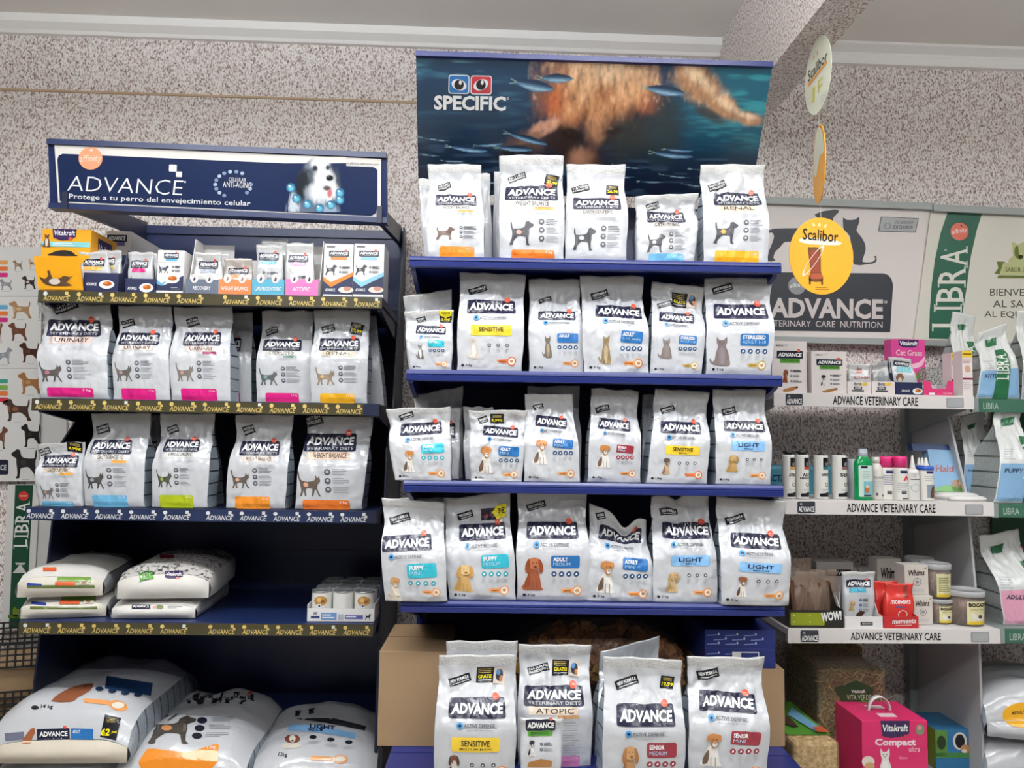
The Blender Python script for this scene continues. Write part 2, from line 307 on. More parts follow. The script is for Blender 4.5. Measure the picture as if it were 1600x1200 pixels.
# ------------------------------------------------------------ shelf units
NAVYM = mat('#1a2750', .34, 0, .02, 30); DNAVY = mat('#131b38', .42); BLUEM = mat('#1d2968', .32); GREYM = mat('#8d9393', .45); WHITEM = mat('#dcd6d4', .42); SIDEG = mat('#b4b4b6', .5)
STRIP_O = mat('#423d2a', .28); STRIP_N = mat('#25304f', .3); GOLD = mat('#cdb46a', .35); PALE = mat('#d8d8d6', .35)
def zat(U, px, py, d): return U.at(px, py, d)[1]
def quadface(U, B, T, dB, dT, root, step=None, eps=.0008):   # planar printed face from four measured corners; B = (xl, xr, yl, yr)
    yb = (B[2], B[3] if len(B) > 3 else B[2]); yt = (T[2], T[3] if len(T) > 3 else T[2])
    def p(x, y, d): a, z = U.at(x, y, d); return Vector((a, d, z))-root
    G = [[p(B[0], yb[0], dB), p(B[1], yb[1], dB)], [p(T[0], yt[0], dT), p(T[1], yt[1], dT)]]
    A = G[0][0]; n = (G[0][1]-A).cross(G[1][0]-A); q = G[1][1]; q.y = A.y-((q.x-A.x)*n.x+(q.z-A.z)*n.z)/n.y   # keep it flat
    return Face(G, B, T, step, eps)
def slab(b, f, t, m=0):
    G = f.G; q = [G[0][0], G[0][1], G[1][1], G[1][0]]; b.hexa(q+[v+Vector((0, t, 0)) for v in q], m)
def unit_root(U, name, label, cat, group=None): return thing(name, label, cat, U.o.copy(), U.rot, group)
Z0 = Vector((0, 0, 0))
class Canvas:                                       # a printed picture as coloured points
    def __init__(s, w, h, nx, ny, seed): s.x, s.y = np.meshgrid(np.linspace(0, w, nx), np.linspace(0, h, ny)); s.w, s.h, s.nx, s.ny = w, h, nx, ny; s.img = np.zeros((ny, nx, 3)); s.fur = s.vn(9/w*3, 5/h, seed)*.55+s.vn(30/w*3, 16/h, seed+1)*.33+s.vn(75/w*3, 50/h, seed+2)*.12
    def vn(s, fx, fy, seed):
        r = np.random.RandomState(seed); g = r.rand(int(s.h*fy)+3, int(s.w*fx)+3); u, v = s.x*fx, s.y*fy; i, j = u.astype(int), v.astype(int); a, b2 = u-i, v-j; a = a*a*(3-2*a); b2 = b2*b2*(3-2*b2)
        return (g[j, i]*(1-a)+g[j, i+1]*a)*(1-b2)+(g[j+1, i]*(1-a)+g[j+1, i+1]*a)*b2
    @staticmethod
    def c(h): return np.array(lin(h)[:3])
    @staticmethod
    def sm(a, lo, hi): t = np.clip((a-lo)/(hi-lo), 0, 1); return t*t*(3-2*t)
    def over(s, m, col): s.img = s.img*(1-m[..., None])+(s.c(col) if isinstance(col, str) else col)*m[..., None]
    def ell(s, cx, cy, rx, ry, a=0, soft=.5, wob=.5):
        dx, dy = s.x-cx, s.y-cy; u = dx*math.cos(a)+dy*math.sin(a); v = -dx*math.sin(a)+dy*math.cos(a); return s.sm(1-np.sqrt((u/rx)**2+(v/ry)**2)+(s.fur-.5)*wob, 0, soft)
    def build(s, face, x0, y0, off, name, parent):
        V = [face.map(x0+s.x[j, i], y0+s.y[j, i], off) if x0 is not None else face.at(s.x[j, i]/s.w, 1-s.y[j, i]/s.h, off) for j in range(s.ny) for i in range(s.nx)]; nx, ny = s.nx, s.ny
        o = mk(name, V, [(j*nx+i, (j+1)*nx+i, (j+1)*nx+i+1, j*nx+i+1) for j in range(ny-1) for i in range(nx-1)], PRINTM, parent)
        ca = o.data.color_attributes.new('print', 'FLOAT_COLOR', 'POINT'); ca.data.foreach_set('color', np.concatenate([s.img.reshape(-1, 3), np.ones((nx*ny, 1))], 1).astype(np.float32).ravel()); return o
PRINTM = bpy.data.materials.new('picture_print'); PRINTM.use_nodes = True; nt = PRINTM.node_tree; at_ = nt.nodes.new('ShaderNodeVertexColor'); at_.layer_name = 'print'
nt.links.new(at_.outputs['Color'], nt.nodes['Principled BSDF'].inputs['Base Color']); nt.nodes['Principled BSDF'].inputs['Roughness'].default_value = .28
# --- left navy unit
UN = unit_root(UL, 'shelving_unit', 'navy metal shelving unit on the left with tilted illustrated header sign and lettered shelf edges', 'shelf unit')
LT = zat(UL, 420, 357, .53)
b = MB(); b.box(0.0, 1.0, .53, .55, 0, LT); b.box(0, 1, .522, .53, LT-.03, LT)
for k in range(1, 7): b.box(0.0, 1.0, .526, .53, LT-.29*k-.004, LT-.29*k)
b.build('back_panel', NAVYM, UN)
def zy(y): return zat(UL, 600, y, .2)
edge = [(.55, 0), (.55, LT), (.49, LT+.005), (.42, zy(440)), (.30, zy(640)), (.17, zy(700)), (.13, zy(900)), (.10, zy(1050)), (.08, 0)]
for x0 in (-.006, 1.0):
    b = MB(); b.prism(edge, x0, x0+.006, 'x'); b.build('side_panel', DNAVY, UN)
LIPS = {1: ((58, 597, 455, 462), (58, 596, 471.5, 480), [66+51.9*k for k in range(5)]+[346+51.6*k for k in range(5)], 40.5),
        2: ((50, 595, 623, 630), (50, 595, 640.5, 647.5), [55+52.4*k for k in range(10)], 41),
        3: ((43, 588, 794, 797), (43, 588, 813.5, 818), [45+52.6*k for k in range(5)]+[322+52.5*k for k in range(5)], 41.5),
        4: ((28, 580.5, 971.5, 975), (28, 581, 991, 995), [35+53*k for k in range(5)]+[322+53*k for k in range(5)], 41.5)}
for k, (T, B, ws, ww) in LIPS.items():
    b = MB(); z = ZL[k]; h = .036
    b.box(0, 1, .004, .50, z-.022, z-.002); b.prism([(0, z-h), (0, z-.001), (.003, z), (.012, z), (.012, z-h)], 0, 1, 'x')
    for x in (.004, .984): b.prism([(.02, z-.02), (.5, z-.02), (.5, z-.10), (.03, z-.04)], x, x+.012, 'x')
    s = b.build('shelf', DNAVY if k != 4 else NAVYM, UN)
    sx = 1.0 if k in (1, 4) else (.955 if k == 2 else .97)
    f = Face([[Vector((0.002, -.002, z-h+.001)), Vector((sx, -.002, z-h+.001))], [Vector((.002, -.002, z-.002)), Vector((sx, -.002, z-.002))]],
             (B[0], B[0]+(B[1]-B[0])*sx, B[2], B[2]+(B[3]-B[2])*sx), (T[0], T[0]+(T[1]-T[0])*sx, T[2], T[2]+(T[3]-T[2])*sx), None, .0006)
    b = MB(); slab(b, f, .002); b.build('price_strip', STRIP_N if k == 3 else STRIP_O, s)
    p = P(f); L = PALE if k == 3 else GOLD
    for i, x in enumerate(ws):
        t = (x-T[0])/(T[1]-T[0]); yt = T[2]+(T[3]-T[2])*t; yb = B[2]+(B[3]-B[2])*t; hh = yb-yt; tl = (T[3]-T[2])/(T[1]-T[0])
        LL = PALE if i == 0 else L
        p.text('ADVANCE', x, yt+hh*.48, x+ww, yt+hh*.90, L, 1, .01, tl, .18)
        p.ell(x+3, yt+hh*.27, 3.3, 3.3, LL, 1, 12); p.rect(x+ww-7, yt+hh*.1, x+ww-2, yt+hh*.38, PALE if (k*3+i) % 4 == 0 else L, 1); p.rect(x+ww-3, yt+hh*.36, x+ww+.8, yt+hh*.56, L, 1)
    if k != 3: p.rect(T[0]+2, B[2]-1.4, T[1]-2, B[2]-.2, GOLD, 1, 0, (T[3]-T[2])/(T[1]-T[0])) if k == 99 else None
    p.build('edge_lettering', s)
b = MB(); b.box(0, 1, -.02, .5, ZL[5]-.03, ZL[5]); b.box(0, 1, .0, .02, 0, ZL[5]-.03); b.build('base_shelf', DNAVY, UN)
# header sign, tilted a little as it hangs
HB, HT = (78, 605, 322, 345), (75, 604, 222, 244)
hf = quadface(UL, HB, HT, .015, -.02, Z0)
b = MB(); slab(b, hf, .02)
for A, Bq in ((hf.G[1][0], hf.G[1][1]), (hf.G[0][0], hf.G[0][1])):
    d = Vector((0, 0, .008)); y = Vector((0, -.008, 0)); b.hexa([A-d+y, Bq-d+y, Bq+d+y, A+d+y, A-d-y*4, Bq-d-y*4, Bq+d-y*4, A+d-y*4])
hd = b.build('header_sign', NAVYM, UN)
f = quadface(UL, (92, 595, 317, 340), (86, 596, 227, 249), .0135, -.0185, Z0); f.eps = .0012
HW = mat('#e8e4de', .35); HN = mat('#16254a', .3)
P(f).poly([(92, 317), (595, 340), (596, 249), (86, 227)], HW, 3).build('sign_sheet', hd)
p = P(f); p.poly([(95, 315), (91, 250), (93, 244), (99, 241), (584, 262), (590, 266), (590, 325), (587, 334), (580, 338)], HN, 4); p.build('sign_ground', hd)
p = P(f); p.text('ADVANCE', 107, 279, 286, 302.5, WHITE, 5, -.012, .042, .08); p.ell(289, 285, 1.6, 1.6, WHITE, 5, 8)
p.rect(264, 258, 276, 269, WHITE, 5, 1.5, .04); p.rect(275, 269, 284, 277.5, WHITE, 5, 1.2, .04)
p.build('sign_lettering', hd); p = P(f); p.text('Protege a tu perro del envejecimiento celular', 109, 309, 391, 319.5, WHITE, 5, .004, .04)
p.build('sign_tagline', hd); p = P(f); p.text('CELLULAR', 357, 278.5, 384, 284.5, WHITE, 5, 0, .04); p.text('ANTI-AGING', 348, 285, 392, 294, WHITE, 5, 0, .04); p.build('sign_round_text', hd); p = P(f); p.text('www.affinity-advance.com', 533, 255, 592, 259.5, DGREY, 5, 0, .04); p.build('sign_web_text', hd)
p = P(f); p.ell(142.5, 248.5, 18.5, 17.5, ink('#f0a27c'), 5, 24); p.ell(144, 236, 2.5, 1.8, WHITE, 6, 8); p.text('affinity', 126, 243, 160, 257, ink('#f6d9c8'), 6, 0, -.06, .2); p.build('sign_badge', hd)
p = P(f)
for k in range(18):
    a = 2*math.pi*k/18
    if 50 < k*20 < 120 or k*20 > 300: continue
    p.ell(364+28*math.cos(a), 289+20*math.sin(a), 3.2, 2.8, ink('#aab8cc') if k % 2 else ink('#7d8fae'), 5, 10)
p.build('sign_bracelet', hd)
k = Canvas(96, 86, 120, 108, 31); k.img[:] = k.c('#16254a'); ov, el = k.over, k.ell      # picture spans 445..541 by 246..332
k.img[:] = np.where((k.y < 10)[..., None], k.c('#e8e4de'), k.img); ov(k.sm(k.y-k.x*.04, 12.5, 14), '#16254a')
ov(el(40, 84, 42, 34, 0, .5), '#5f6b7c'); ov(el(14, 74, 13, 26, .15, .6, .8), '#c3ccd6'); ov(el(70, 84, 20, 14, 0, .6), '#93a3b4')
ov(el(52, 36, 35, 38, 0, .35, .35), '#59616c'); ov(el(28, 44, 15, 36, .12, .5, .6), '#20242c'); ov(el(80, 36, 9, 26, -.15, .6), '#3a424d'); ov(el(40, 12, 16, 9, -.4, .7), '#707a86')
ov(el(56, 10, 20, 12, 0, .6), '#eef0f2'); ov(el(62, 36, 20, 28, -.12, .5, .3), '#f2f3f5'); ov(el(54, 56, 25, 22, .1, .6, .4), '#e6e9ec'); ov(el(70, 54, 16, 20, 0, .6), '#eef0f2'); ov(el(36, 58, 8, 18, .1, .8)*.6, '#9aa5b2')
ov(el(47, 18, 5, 6, 0, .5, .1), '#2a2e36'); ov(el(67, 17, 4, 5, 0, .5, .1), '#2f343c'); ov(el(70, 33, 7.5, 6, 0, .4, .1), '#0e0f13'); ov(el(68, 31, 2, 1.4, 0, .5, .1)*.6, '#7a828c')
ov(el(66, 49, 10, 6, .1, .6, .2), '#54484c'); ov(el(70, 57, 5.5, 9, .1, .5, .1), '#bd6f74'); ov(el(58, 68, 17, 8, 0, .8)*.5, '#b6c0ca')
for bx_, by in ((9, 48), (18, 65), (35, 74), (54, 80), (72, 75), (86, 67), (86, 56)):
    ov(el(bx_, by, 7.6, 7.6, 0, .15, 0), '#2f6f92'); ov(el(bx_, by+1, 6, 5.6, 0, .6, 0), '#6fb6cc'); ov(el(bx_-2, by-2.5, 2.6, 2, 0, .6, 0), '#e6f5f8')
k.build(f, 445, 246, 5, 'sign_dog_picture', hd)
for xl in (.06, .985):                                       # the arms that carry the header
    zf = (hf.G[0][0] if xl < .5 else hf.G[0][1]).z+.02; b = MB()
    b.prism([(.0, zf-.03), (.0, zf+.02), (.53, LT+.012), (.53, LT-.05)], xl-.008, xl+.008, 'x'); b.build('header_arm', DNAVY, UN)

# --- middle blue unit
UM = unit_root(UC, 'shelving_unit', 'bright blue metal shelving unit in the middle with an underwater picture header', 'shelf unit')
BACKC = mat('#1a2446', .45)
BB = zat(UC, 700, 306, .30)
b = MB(); b.box(.005, .995, .45, .47, 0, BB+.02)
b.build('back_panel', BACKC, UM)
for x0 in (-.002, .967):
    b = MB(); b.box(x0, x0+.035, .425, .452, 0, BB+.06)
    b.mi = [0]*len(b.Fc)
    for k in range(60):
        zz = BB-.02-k*.03
        if zz > .5: b.box(x0+.011, x0+.024, .4242, .426, zz, zz+.014, 1)
    b.build('upright', [BLUEM, BLACK], UM)
for k in (1, 2, 3, 4):
    z = ZC[k]; b = MB(); b.box(0, 1, .008, .45, z-.02, z-.001)
    b.prism([(.002, z), (-.002, z-.006), (-.003, z-.011), (.0, z-.0125), (-.003, z-.015), (-.002, z-.028), (.004, z-.030), (.012, z-.030), (.012, z)], 0, 1, 'x')
    for x in (.002, .986): b.prism([(.02, z-.02), (.45, z-.02), (.45, z-.13), (.40, z-.13), (.03, z-.035)], x, x+.012, 'x')
    b.build('shelf', BLUEM, UM)
b = MB(); b.box(-.02, 1.02, -.17, .45, ZC[5]-.04, ZC[5]); b.box(-.01, 1.01, -.14, .4, 0, ZC[5]-.04); b.box(-.02, 1.02, .02, .024, ZC[5], ZC[5]+.0015)
b.build('base_shelf', BLUEM, UM)
# header picture: a brown animal diving among fish, printed on a leaning board
def painting():
    k = Canvas(558, 216, 380, 147, 11); sm, over, ell, x, y, fur = k.sm, k.over, k.ell, k.x, k.y, k.fur
    t = np.clip(y/216, 0, 1)[..., None]; k.img[:] = k.c('#1c3f5e')*(1-t)+k.c('#0f172c')*t
    st = k.vn(.02, .12, 5)*.6+k.vn(.05, .3, 6)*.4
    over(sm(st, .5, .9)*.4*sm(150-y, 0, 120), '#4a87a0'); over(sm(x, 385, 470)*sm(150-y, -20, 90)*.75, '#1f6a80'); over(sm(st, .45, .8)*.8*sm(x, 400, 470)*sm(130-y, -20, 60), '#3a9aa6'); over(sm(k.vn(.03, .2, 9), .6, .9)*.35*sm(y, 110, 150), '#54708c')
    over(sm(k.vn(.03, .16, 19), .68, .9)*.5*sm(30-y, -20, 20)*sm(140-x, 0, 80), '#6fa6b8')
    over(ell(300, 60, 130, 120, 0, .6)*.9, '#3a2c28'); over(ell(292, 28, 112, 88, 0, .5), '#b07048'); over(ell(240, 55, 60, 60, 0, .7)*.9, '#b9764a')
    over(ell(300, 10, 110, 48, 0, .8, .9), '#f0cba4'); over(ell(262, 40, 46, 50, .2, .9, .9)*.85, '#e2b184'); over(ell(335, 42, 42, 46, -.2, .9, .9)*.75, '#d8a478'); over(ell(300, 70, 34, 34, 0, .9, .8)*.6, '#d29a6e')
    over(ell(216, 62, 26, 36, .3, .9)*.8, '#c8653a'); over(ell(372, 66, 30, 22, .2, .9)*.8, '#b8683f')
    over(ell(232, 128, 48, 40, .2, .7)*.95, '#33241f'); over(ell(345, 118, 62, 58, 0, .7)*.9, '#28302f'); over(ell(398, 100, 46, 80, 0, .7)*.85, '#25363c'); over(ell(290, 104, 28, 34, 0, .8)*.75, '#c08a66')
    over(ell(250, 112, 26, 12, .2, .7), '#1d1512'); over(ell(318, 106, 24, 10, -.25, .7), '#1d1714'); over(ell(312, 102, 8, 3, 0, .5)*.6, '#7a5a44')
    over(ell(204, 104, 34, 15, -.55, .5), '#d09a80'); over(ell(172, 134, 48, 30, -.3, .7)*.85, '#6f5348'); over(ell(160, 146, 42, 16, -.2, .6), '#1f1d22'); over(ell(186, 118, 30, 8, -.5, .6)*.8, '#8f6a58')
    over(ell(272, 160, 34, 36, 0, .6)*.95, '#8a5f4b'); over(ell(266, 150, 20, 24, 0, .8)*.8, '#b98668'); over(ell(296, 168, 16, 34, .2, .7)*.8, '#3a2a24'); over(ell(274, 194, 26, 12, 0, .6), '#2a1d1b')
    over(np.maximum(ell(448, 30, 62, 34, .6, .5), np.maximum(ell(490, 62, 48, 22, .55, .5), ell(530, 80, 30, 14, .2, .5))), '#b98a66'); over(ell(448, 22, 44, 16, .6, .8, .9), '#efd0ac'); over(ell(500, 62, 46, 11, .5, .8, .9), '#e8c8a6'); over(ell(530, 76, 24, 7, .2, .8)*.8, '#f0d8bc'); over(ell(470, 76, 50, 12, .5, .7)*.8, '#3f3631')
    body = np.maximum(np.maximum(ell(292, 50, 130, 120, 0, .4), ell(455, 32, 70, 42, .6, .5)), ell(500, 64, 60, 24, .5, .5)); st2 = k.vn(.16, .07, 41)*.5+k.vn(.34, .16, 42)*.5
    k.img = k.img*(1+(body*((st2-.5)*.55+(fur-.5)*.7))[..., None]); over(body*sm(st2+fur*.4, .86, 1.05)*.35*sm(110-y, 0, 70), '#f6dcbc'); over(body*sm(.36-st2, 0, .25)*.3, '#5a3524')
    def fish(cx, cy, L, H, a, col='#5f8bab', back='#1f3450'):
        dx, dy = x-cx, y-cy; u = (dx*math.cos(a)+dy*math.sin(a))/L; v = (-dx*math.sin(a)+dy*math.cos(a))/H
        v = v/np.clip(1-.35*np.abs(u), .5, 1); m = sm(1-(u**2+v**2), 0, .3); over(m, back); over(m*sm(v, -.4, .3), col); over(sm(1-((u/.7)**2+((v-.45)/.22)**2), 0, .5)*.7, '#a9c4d2')
        w = np.clip((-u-.88)*2.2, 0, 1); tl = sm(.22-np.abs(np.abs(v)-w*.75), 0, .18)*(u < -.9)*(u > -1.25); over(tl.astype(float)*.9, '#8fa9a0')
    for q in ((187, 38, 32, 10, .15), (222, 26, 26, 8, .0), (395, 40, 34, 9, .12), (84, 140, 32, 6, .1), (118, 132, 22, 4, -.1), (160, 138, 30, 6, .05), (180, 122, 34, 6, .25), (420, 143, 34, 7, .08), (428, 135, 24, 4, .05), (175, 152, 34, 5, .05), (215, 158, 30, 5, .2)): fish(*q)
    for q in ((480, 168, 28, 3, .05), (350, 165, 26, 3, .1), (520, 160, 22, 3, 0), (90, 175, 24, 3, .1), (430, 180, 26, 3, .1), (15, 150, 22, 3, .1), (30, 125, 24, 3, .1), (390, 190, 22, 3, 0), (460, 195, 20, 3, .1), (120, 195, 24, 3, .1), (60, 160, 22, 3, 0), (500, 185, 22, 3, .1), (340, 182, 20, 3, 0)): fish(*q, '#3f5c74', '#16263c')
    return k
BTb, BTt = (654, 1173, 302, 309), (650, 1208, 88, 103)
bf = quadface(UC, BTb, BTt, .30, .05, Z0)
hd = mk('header_board', [bf.G[0][0], bf.G[0][1], bf.G[1][1], bf.G[1][0]]+[v+Vector((0, .006, 0)) for v in (bf.G[0][0], bf.G[0][1], bf.G[1][1], bf.G[1][0])], [(0, 1, 2, 3), (5, 4, 7, 6), (4, 0, 3, 7), (1, 5, 6, 2), (3, 2, 6, 7), (4, 5, 1, 0)], DNAVY, UM, None, False)
painting().build(bf, None, None, 1.5, 'header_picture', hd)
p = P(bf); p.rect(700.5, 115, 733, 143, WHITE, 3, 4, .02); p.rect(702, 116.5, 731.5, 141.5, ink('#2f6fb2'), 4, 3, .02); p.rect(735, 116, 768, 144, WHITE, 3, 4, .02); p.rect(736.5, 117.5, 766.5, 142.5, ink('#c23a48'), 4, 3, .02)
for cx in (717, 751):
    p.ell(cx, 130, 12, 8, WHITE, 5, 14, .3 if cx < 730 else -.35); p.ell(cx, 130, 7.5, 7.5, BLACK, 6, 14); p.ell(cx+2, 127, 2.4, 3.4, WHITE, 7, 8)
p.text('SPECIFIC', 678, 146, 790, 168, WHITE, 4, .035, .015); p.ring(793, 150, 1.8, .7, WHITE, 4, 8); p.build('header_lettering', hd)
A, Bq = bf.G[1]; b = MB(); d = Vector((0, 0, .011)); y = Vector((0, .012, 0))
b.hexa([A-y-d*.3, Bq-y-d*.3, Bq-y+d, A-y+d, A+y*2-d*.3, Bq+y*2-d*.3, Bq+y*2+d, A+y*2+d]); b.build('header_rail', BLUEM, hd)

# --- right white unit, and the green edged one beside it
UG = unit_root(UR, 'shelving_unit', 'open shelving unit on the right with white lettered shelf edges and a grey end panel', 'shelf unit')
RD = {1: .09, 2: .008, 3: -.004}; RW = .665
for x0 in (.0, RW-.028):
    b = MB(); b.box(x0, x0+.028, .45, .48, 0, zat(UR, 1440, 530, .45)-.005); b.build('upright', GREYM, UG)
RL = {1: ((1208, 1523, 613, 619), (1208, 1523, 635, 641)), 2: ((1224, 1553, 781, 785), (1224, 1553, 802, 806)), 3: ((1232, 1562, 983, 983), (1232, 1562, 1005, 1004))}
for k in (1, 2, 3):
    z = ZR[k]; d = RD[k]; b = MB(); b.box(0, RW, d+.004, .45, z-.02, z-.001); b.box(0, RW, d, d+.01, z-.044, z)
    for x in (.004, RW-.014): b.prism([(d+.02, z-.02), (.45, z-.02), (.45, z-.12), (d+.03, z-.045)], x, x+.01, 'x', 1)
    s = b.build('shelf', [WHITEM, GREYM], UG, False, .001)
    T, B = RL[k]; f = Face([[Vector((0, d-.0005, z-.044)), Vector((RW, d-.0005, z-.044))], [Vector((0, d-.0005, z)), Vector((RW, d-.0005, z))]], B, T, None, .0006); p = P(f); W = T[1]-T[0]
    def q(a, c): return f.px(a, c)
    def bx(a0, a1, c0, c1): A = q(a0, c1); Bx = q(a1, c0); return A[0], A[1], Bx[0], Bx[1]
    p.rect(*bx(.058, .142, .1, .9), ink('#3b3d44'), 1, 2); p.text('ADVANCE', *bx(.063, .138, .18, .55), WHITE, 2, .02); p.ell(*q(.075, .72), 2, 2, GREY, 2, 8)
    p.build('edge_tag', s); p = P(f); p.text('ADVANCE VETERINARY CARE', *bx(.292, .716, .24, .76), BLACK, 1, .012, (T[3]-T[2])/W); p.build('edge_lettering', s); p = P(f); p.rect(*bx(.858, .946, .12, .82), ink('#9a9a9c'), 1, 2); p.rect(*bx(.864, .94, .17, .77), ink('#a9a9ab'), 2, 2)
    p.build('edge_plate', s)
b = MB(); b.prism([(.45, .0), (.45, ZR[1]-.06), (.23, ZR[1]-.06), (.14, ZR[2]), (.10, ZR[3]), (.09, .0)], RW-.002, RW+.006, 'x'); b.build('end_panel', SIDEG, UG)
b = MB(); b.box(0, RW, -.08, .45, ZR[4]-.04, ZR[4]); b.box(0, RW, -.05, -.03, 0, ZR[4]-.04); b.build('base_shelf', mat('#8f9296', .5), UG)
UB = unit_root(UR, 'shelving_unit', 'green edged shelf unit at the far right holding upright white and green bags', 'shelf unit')
GM = mat('#3f6b57', .4); BX0 = RW+.012
for k in (1, 2, 3):
    z = ZR[k]-.006; d = RD[k]+.03; b = MB(); b.box(BX0, BX0+.665, d+.004, .45, z-.02, z-.001); b.box(BX0, BX0+.665, d, d+.01, z-.044, z, 1); b.box(BX0, BX0+.022, d-.001, d+.01, z-.045, z+.001)
    s = b.build('shelf', [GREYM, GM], UB)
    f = Face([[Vector((BX0, d-.0005, z-.044)), Vector((BX0+.2, d-.0005, z-.044))], [Vector((BX0, d-.0005, z)), Vector((BX0+.2, d-.0005, z))]], (0, 200, 44), (0, 200, 0), None, .0006)
    P(f).text('LIBRA', 38, 14, 90, 34, ink('#b8c7bd'), 1, 0).build('edge_lettering', s)
b = MB(); b.box(BX0, BX0+.665, -.08, .45, ZR[4]-.04, ZR[4]); b.build('base_shelf', GREYM, UB)
b = MB(); b.box(BX0+.637, BX0+.665, .45, .48, 0, 2.0); b.build('upright', GREYM, UB)
# ------------------------------------------------------------ food bags
def sms(a, lo, hi): t = max(0, min(1, (a-lo)/(hi-lo))); return t*t*(3-2*t)
def bag(U, zs, B, T, d, TH, seed, label, group=None, cr=1.0, lean=.0, waist=.02, fill=.62, name='pet_food_bag', cat='pet food bag', gus=True, film=None, topfn=None, nu=30, nv=56, seal=.925, flat=False, gm=None, topd=0):
    xl, _ = U.at(B[0], B[2], d); xr, _ = U.at(B[1], B[2], d); xc = (xl+xr)/2; W = xr-xl
    yt = T[2]; dt = d+TH/2+lean+topd
    tl, zt = U.at(T[0], yt, dt); tr, zt2 = U.at(T[1], T[3] if len(T) > 3 else yt, dt); tl -= xc; tr -= xc; H = (zt+zt2)/2-zs; dz = (zt2-zt)/2
    ab = [q for q in (ZL if U is UL else ZC if U is UC else ZR)[1:] if q > zs+.05]
    if ab and H+abs(dz) > min(ab)-.027-zs:                  # the bag ends just under the shelf above
        k = (min(ab)-.027-zs-abs(dz))/H; H *= k; T = (T[0], T[1])+tuple(B[2]+(q-B[2])*k for q in T[2:])
    root = thing(name, label, cat, U.w(xc, d+TH/2, zs), U.rot, group)
    def thick(v):
        t = TH*(1-sms(v, fill-.22, .90)); t *= .90+.10*sms(v, 0, .06)
        return max(t, .0035)
    S = seed*7.31
    def crease(u, v):
        A = (.20+.95*math.exp(-((v-.70)/.18)**2)+.10*math.exp(-((v-.08)/.08)**2))*sms(.99-v, 0, .12)*sms(v, 0, .05)
        n1 = noise.noise((u*1.2+S, v*2.6, S)); n2 = 1-abs(noise.noise((u*1.7+v*2.4+S, v*3.4-u*1.3, S+7)))*2.2; n3 = 1-abs(noise.noise((u*4.2-v*2+S, v*6.5+u*2, S+3)))*2.2
        n4 = 1-abs(noise.noise((u*7.5+v*5+S, v*11-u*3, S+5)))*2.2; return cr*A*(.0105*n1+.0085*n2+.0056*n3+.0030*n4)*(W/.2)
    def wid(v):
        s = sms(v, .0, 1.0) if flat else v
        hl = -W/2+(tl+W/2)*s; hr = W/2+(tr-W/2)*s
        k = waist*W*math.exp(-((v-.74)/.13)**2)-.012*W*math.exp(-(v/.04)**2)-.018*W*math.exp(-((v-.35)/.25)**2)
        e1 = .012*W*noise.noise((S, v*5, 1.5)); e2 = .012*W*noise.noise((S, v*5, 9.5))
        return hl+k+e1*(1-sms(v, .9, 1)), hr-k+e2*(1-sms(v, .9, 1))
    def yc(v): return lean*v+topd*sms(v, .6, 1)
    def zz(u, v):
        z = v*(H+dz*u); z += .004*noise.noise((u*2+S, 3.3, v*2))*sms(v, .5, 1)
        if topfn: z += topfn(u)*sms(v, .55, 1)*H
        return z
    Fr = []; Bk = []
    for j in range(nv+1):
        v = j/nv; a, b2 = wid(v); t = thick(v); R1 = []; R2 = []
        for i in range(nu+1):
            u = -1+2*i/nu; x = a+(b2-a)*i/nu; rc = .03*TH*(abs(u)**10)
            bul = 1+.10*(1-u*u)*(1-sms(v, .75, .95))
            R1.append(Vector((x, yc(v)-t/2*bul+rc+crease(u, v), zz(u, v)))); R2.append(Vector((x, yc(v)+t/2-crease(u, v)*.3, zz(u, v))))
        for i in range(nu+1):
            if R2[i].y < R1[i].y+.002: R2[i].y = R1[i].y+.002
        Fr.append(R1); Bk.append(R2)
    js = int(seal*nv); n1 = nu+1
    def sheet(j0, j1, name, m, par):
        V = []; Fc = []; m1 = nu+1
        for G in (Fr, Bk):
            V += [p for j in range(j0, j1+1) for p in G[j]]
        rows = j1-j0+1; o = rows*m1
        for j in range(rows-1):
            for i in range(nu):
                a = j*m1+i; Fc.append((a, a+1, a+m1+1, a+m1)); Fc.append((o+a+1, o+a, o+a+m1, o+a+m1+1))
            if not gus or name == 'top_seal':
                a = j*m1; Fc.append((o+a, a, a+m1, o+a+m1)); a = j*m1+nu; Fc.append((a, o+a, o+a+m1, a+m1))
        if j0 == 0: Fc += [(i+1, i, o+i, o+i+1) for i in range(nu)]
        if j1 == nv:
            a = (rows-1)*m1; Fc += [(a+i, a+i+1, o+a+i+1, o+a+i) for i in range(nu)]
        return mk(name, V, Fc, m, par)
    sheet(0, js, 'body', film or FILM, root); sheet(js, nv, 'top_seal', film if film else FILM_TOP, root)
    if gus:
        for sd in (0, nu):
            V = []; Fc = []; K = 4; sgn = -1 if sd == 0 else 1
            for j in range(js+1):
                v = j/nv; t = thick(v); pin = (.06+.5*sms(v, .25, .85))*t*.5
                for k in range(K+1):
                    s = k/K; p = Fr[j][sd].lerp(Bk[j][sd], s); V.append(p-Vector((sgn*math.sin(math.pi*s)*pin, 0, 0)))
            for j in range(js):
                for k in range(K):
                    a = j*(K+1)+k; q = (a, a+1, a+K+2, a+K+1); Fc.append(q if sd else q[::-1])
            mk('gusset', V, Fc, gm or GUS, root)
    f = Face(Fr, B, T, max(2.5, (B[1]-B[0])/nu), .0009); f.root = root
    return f
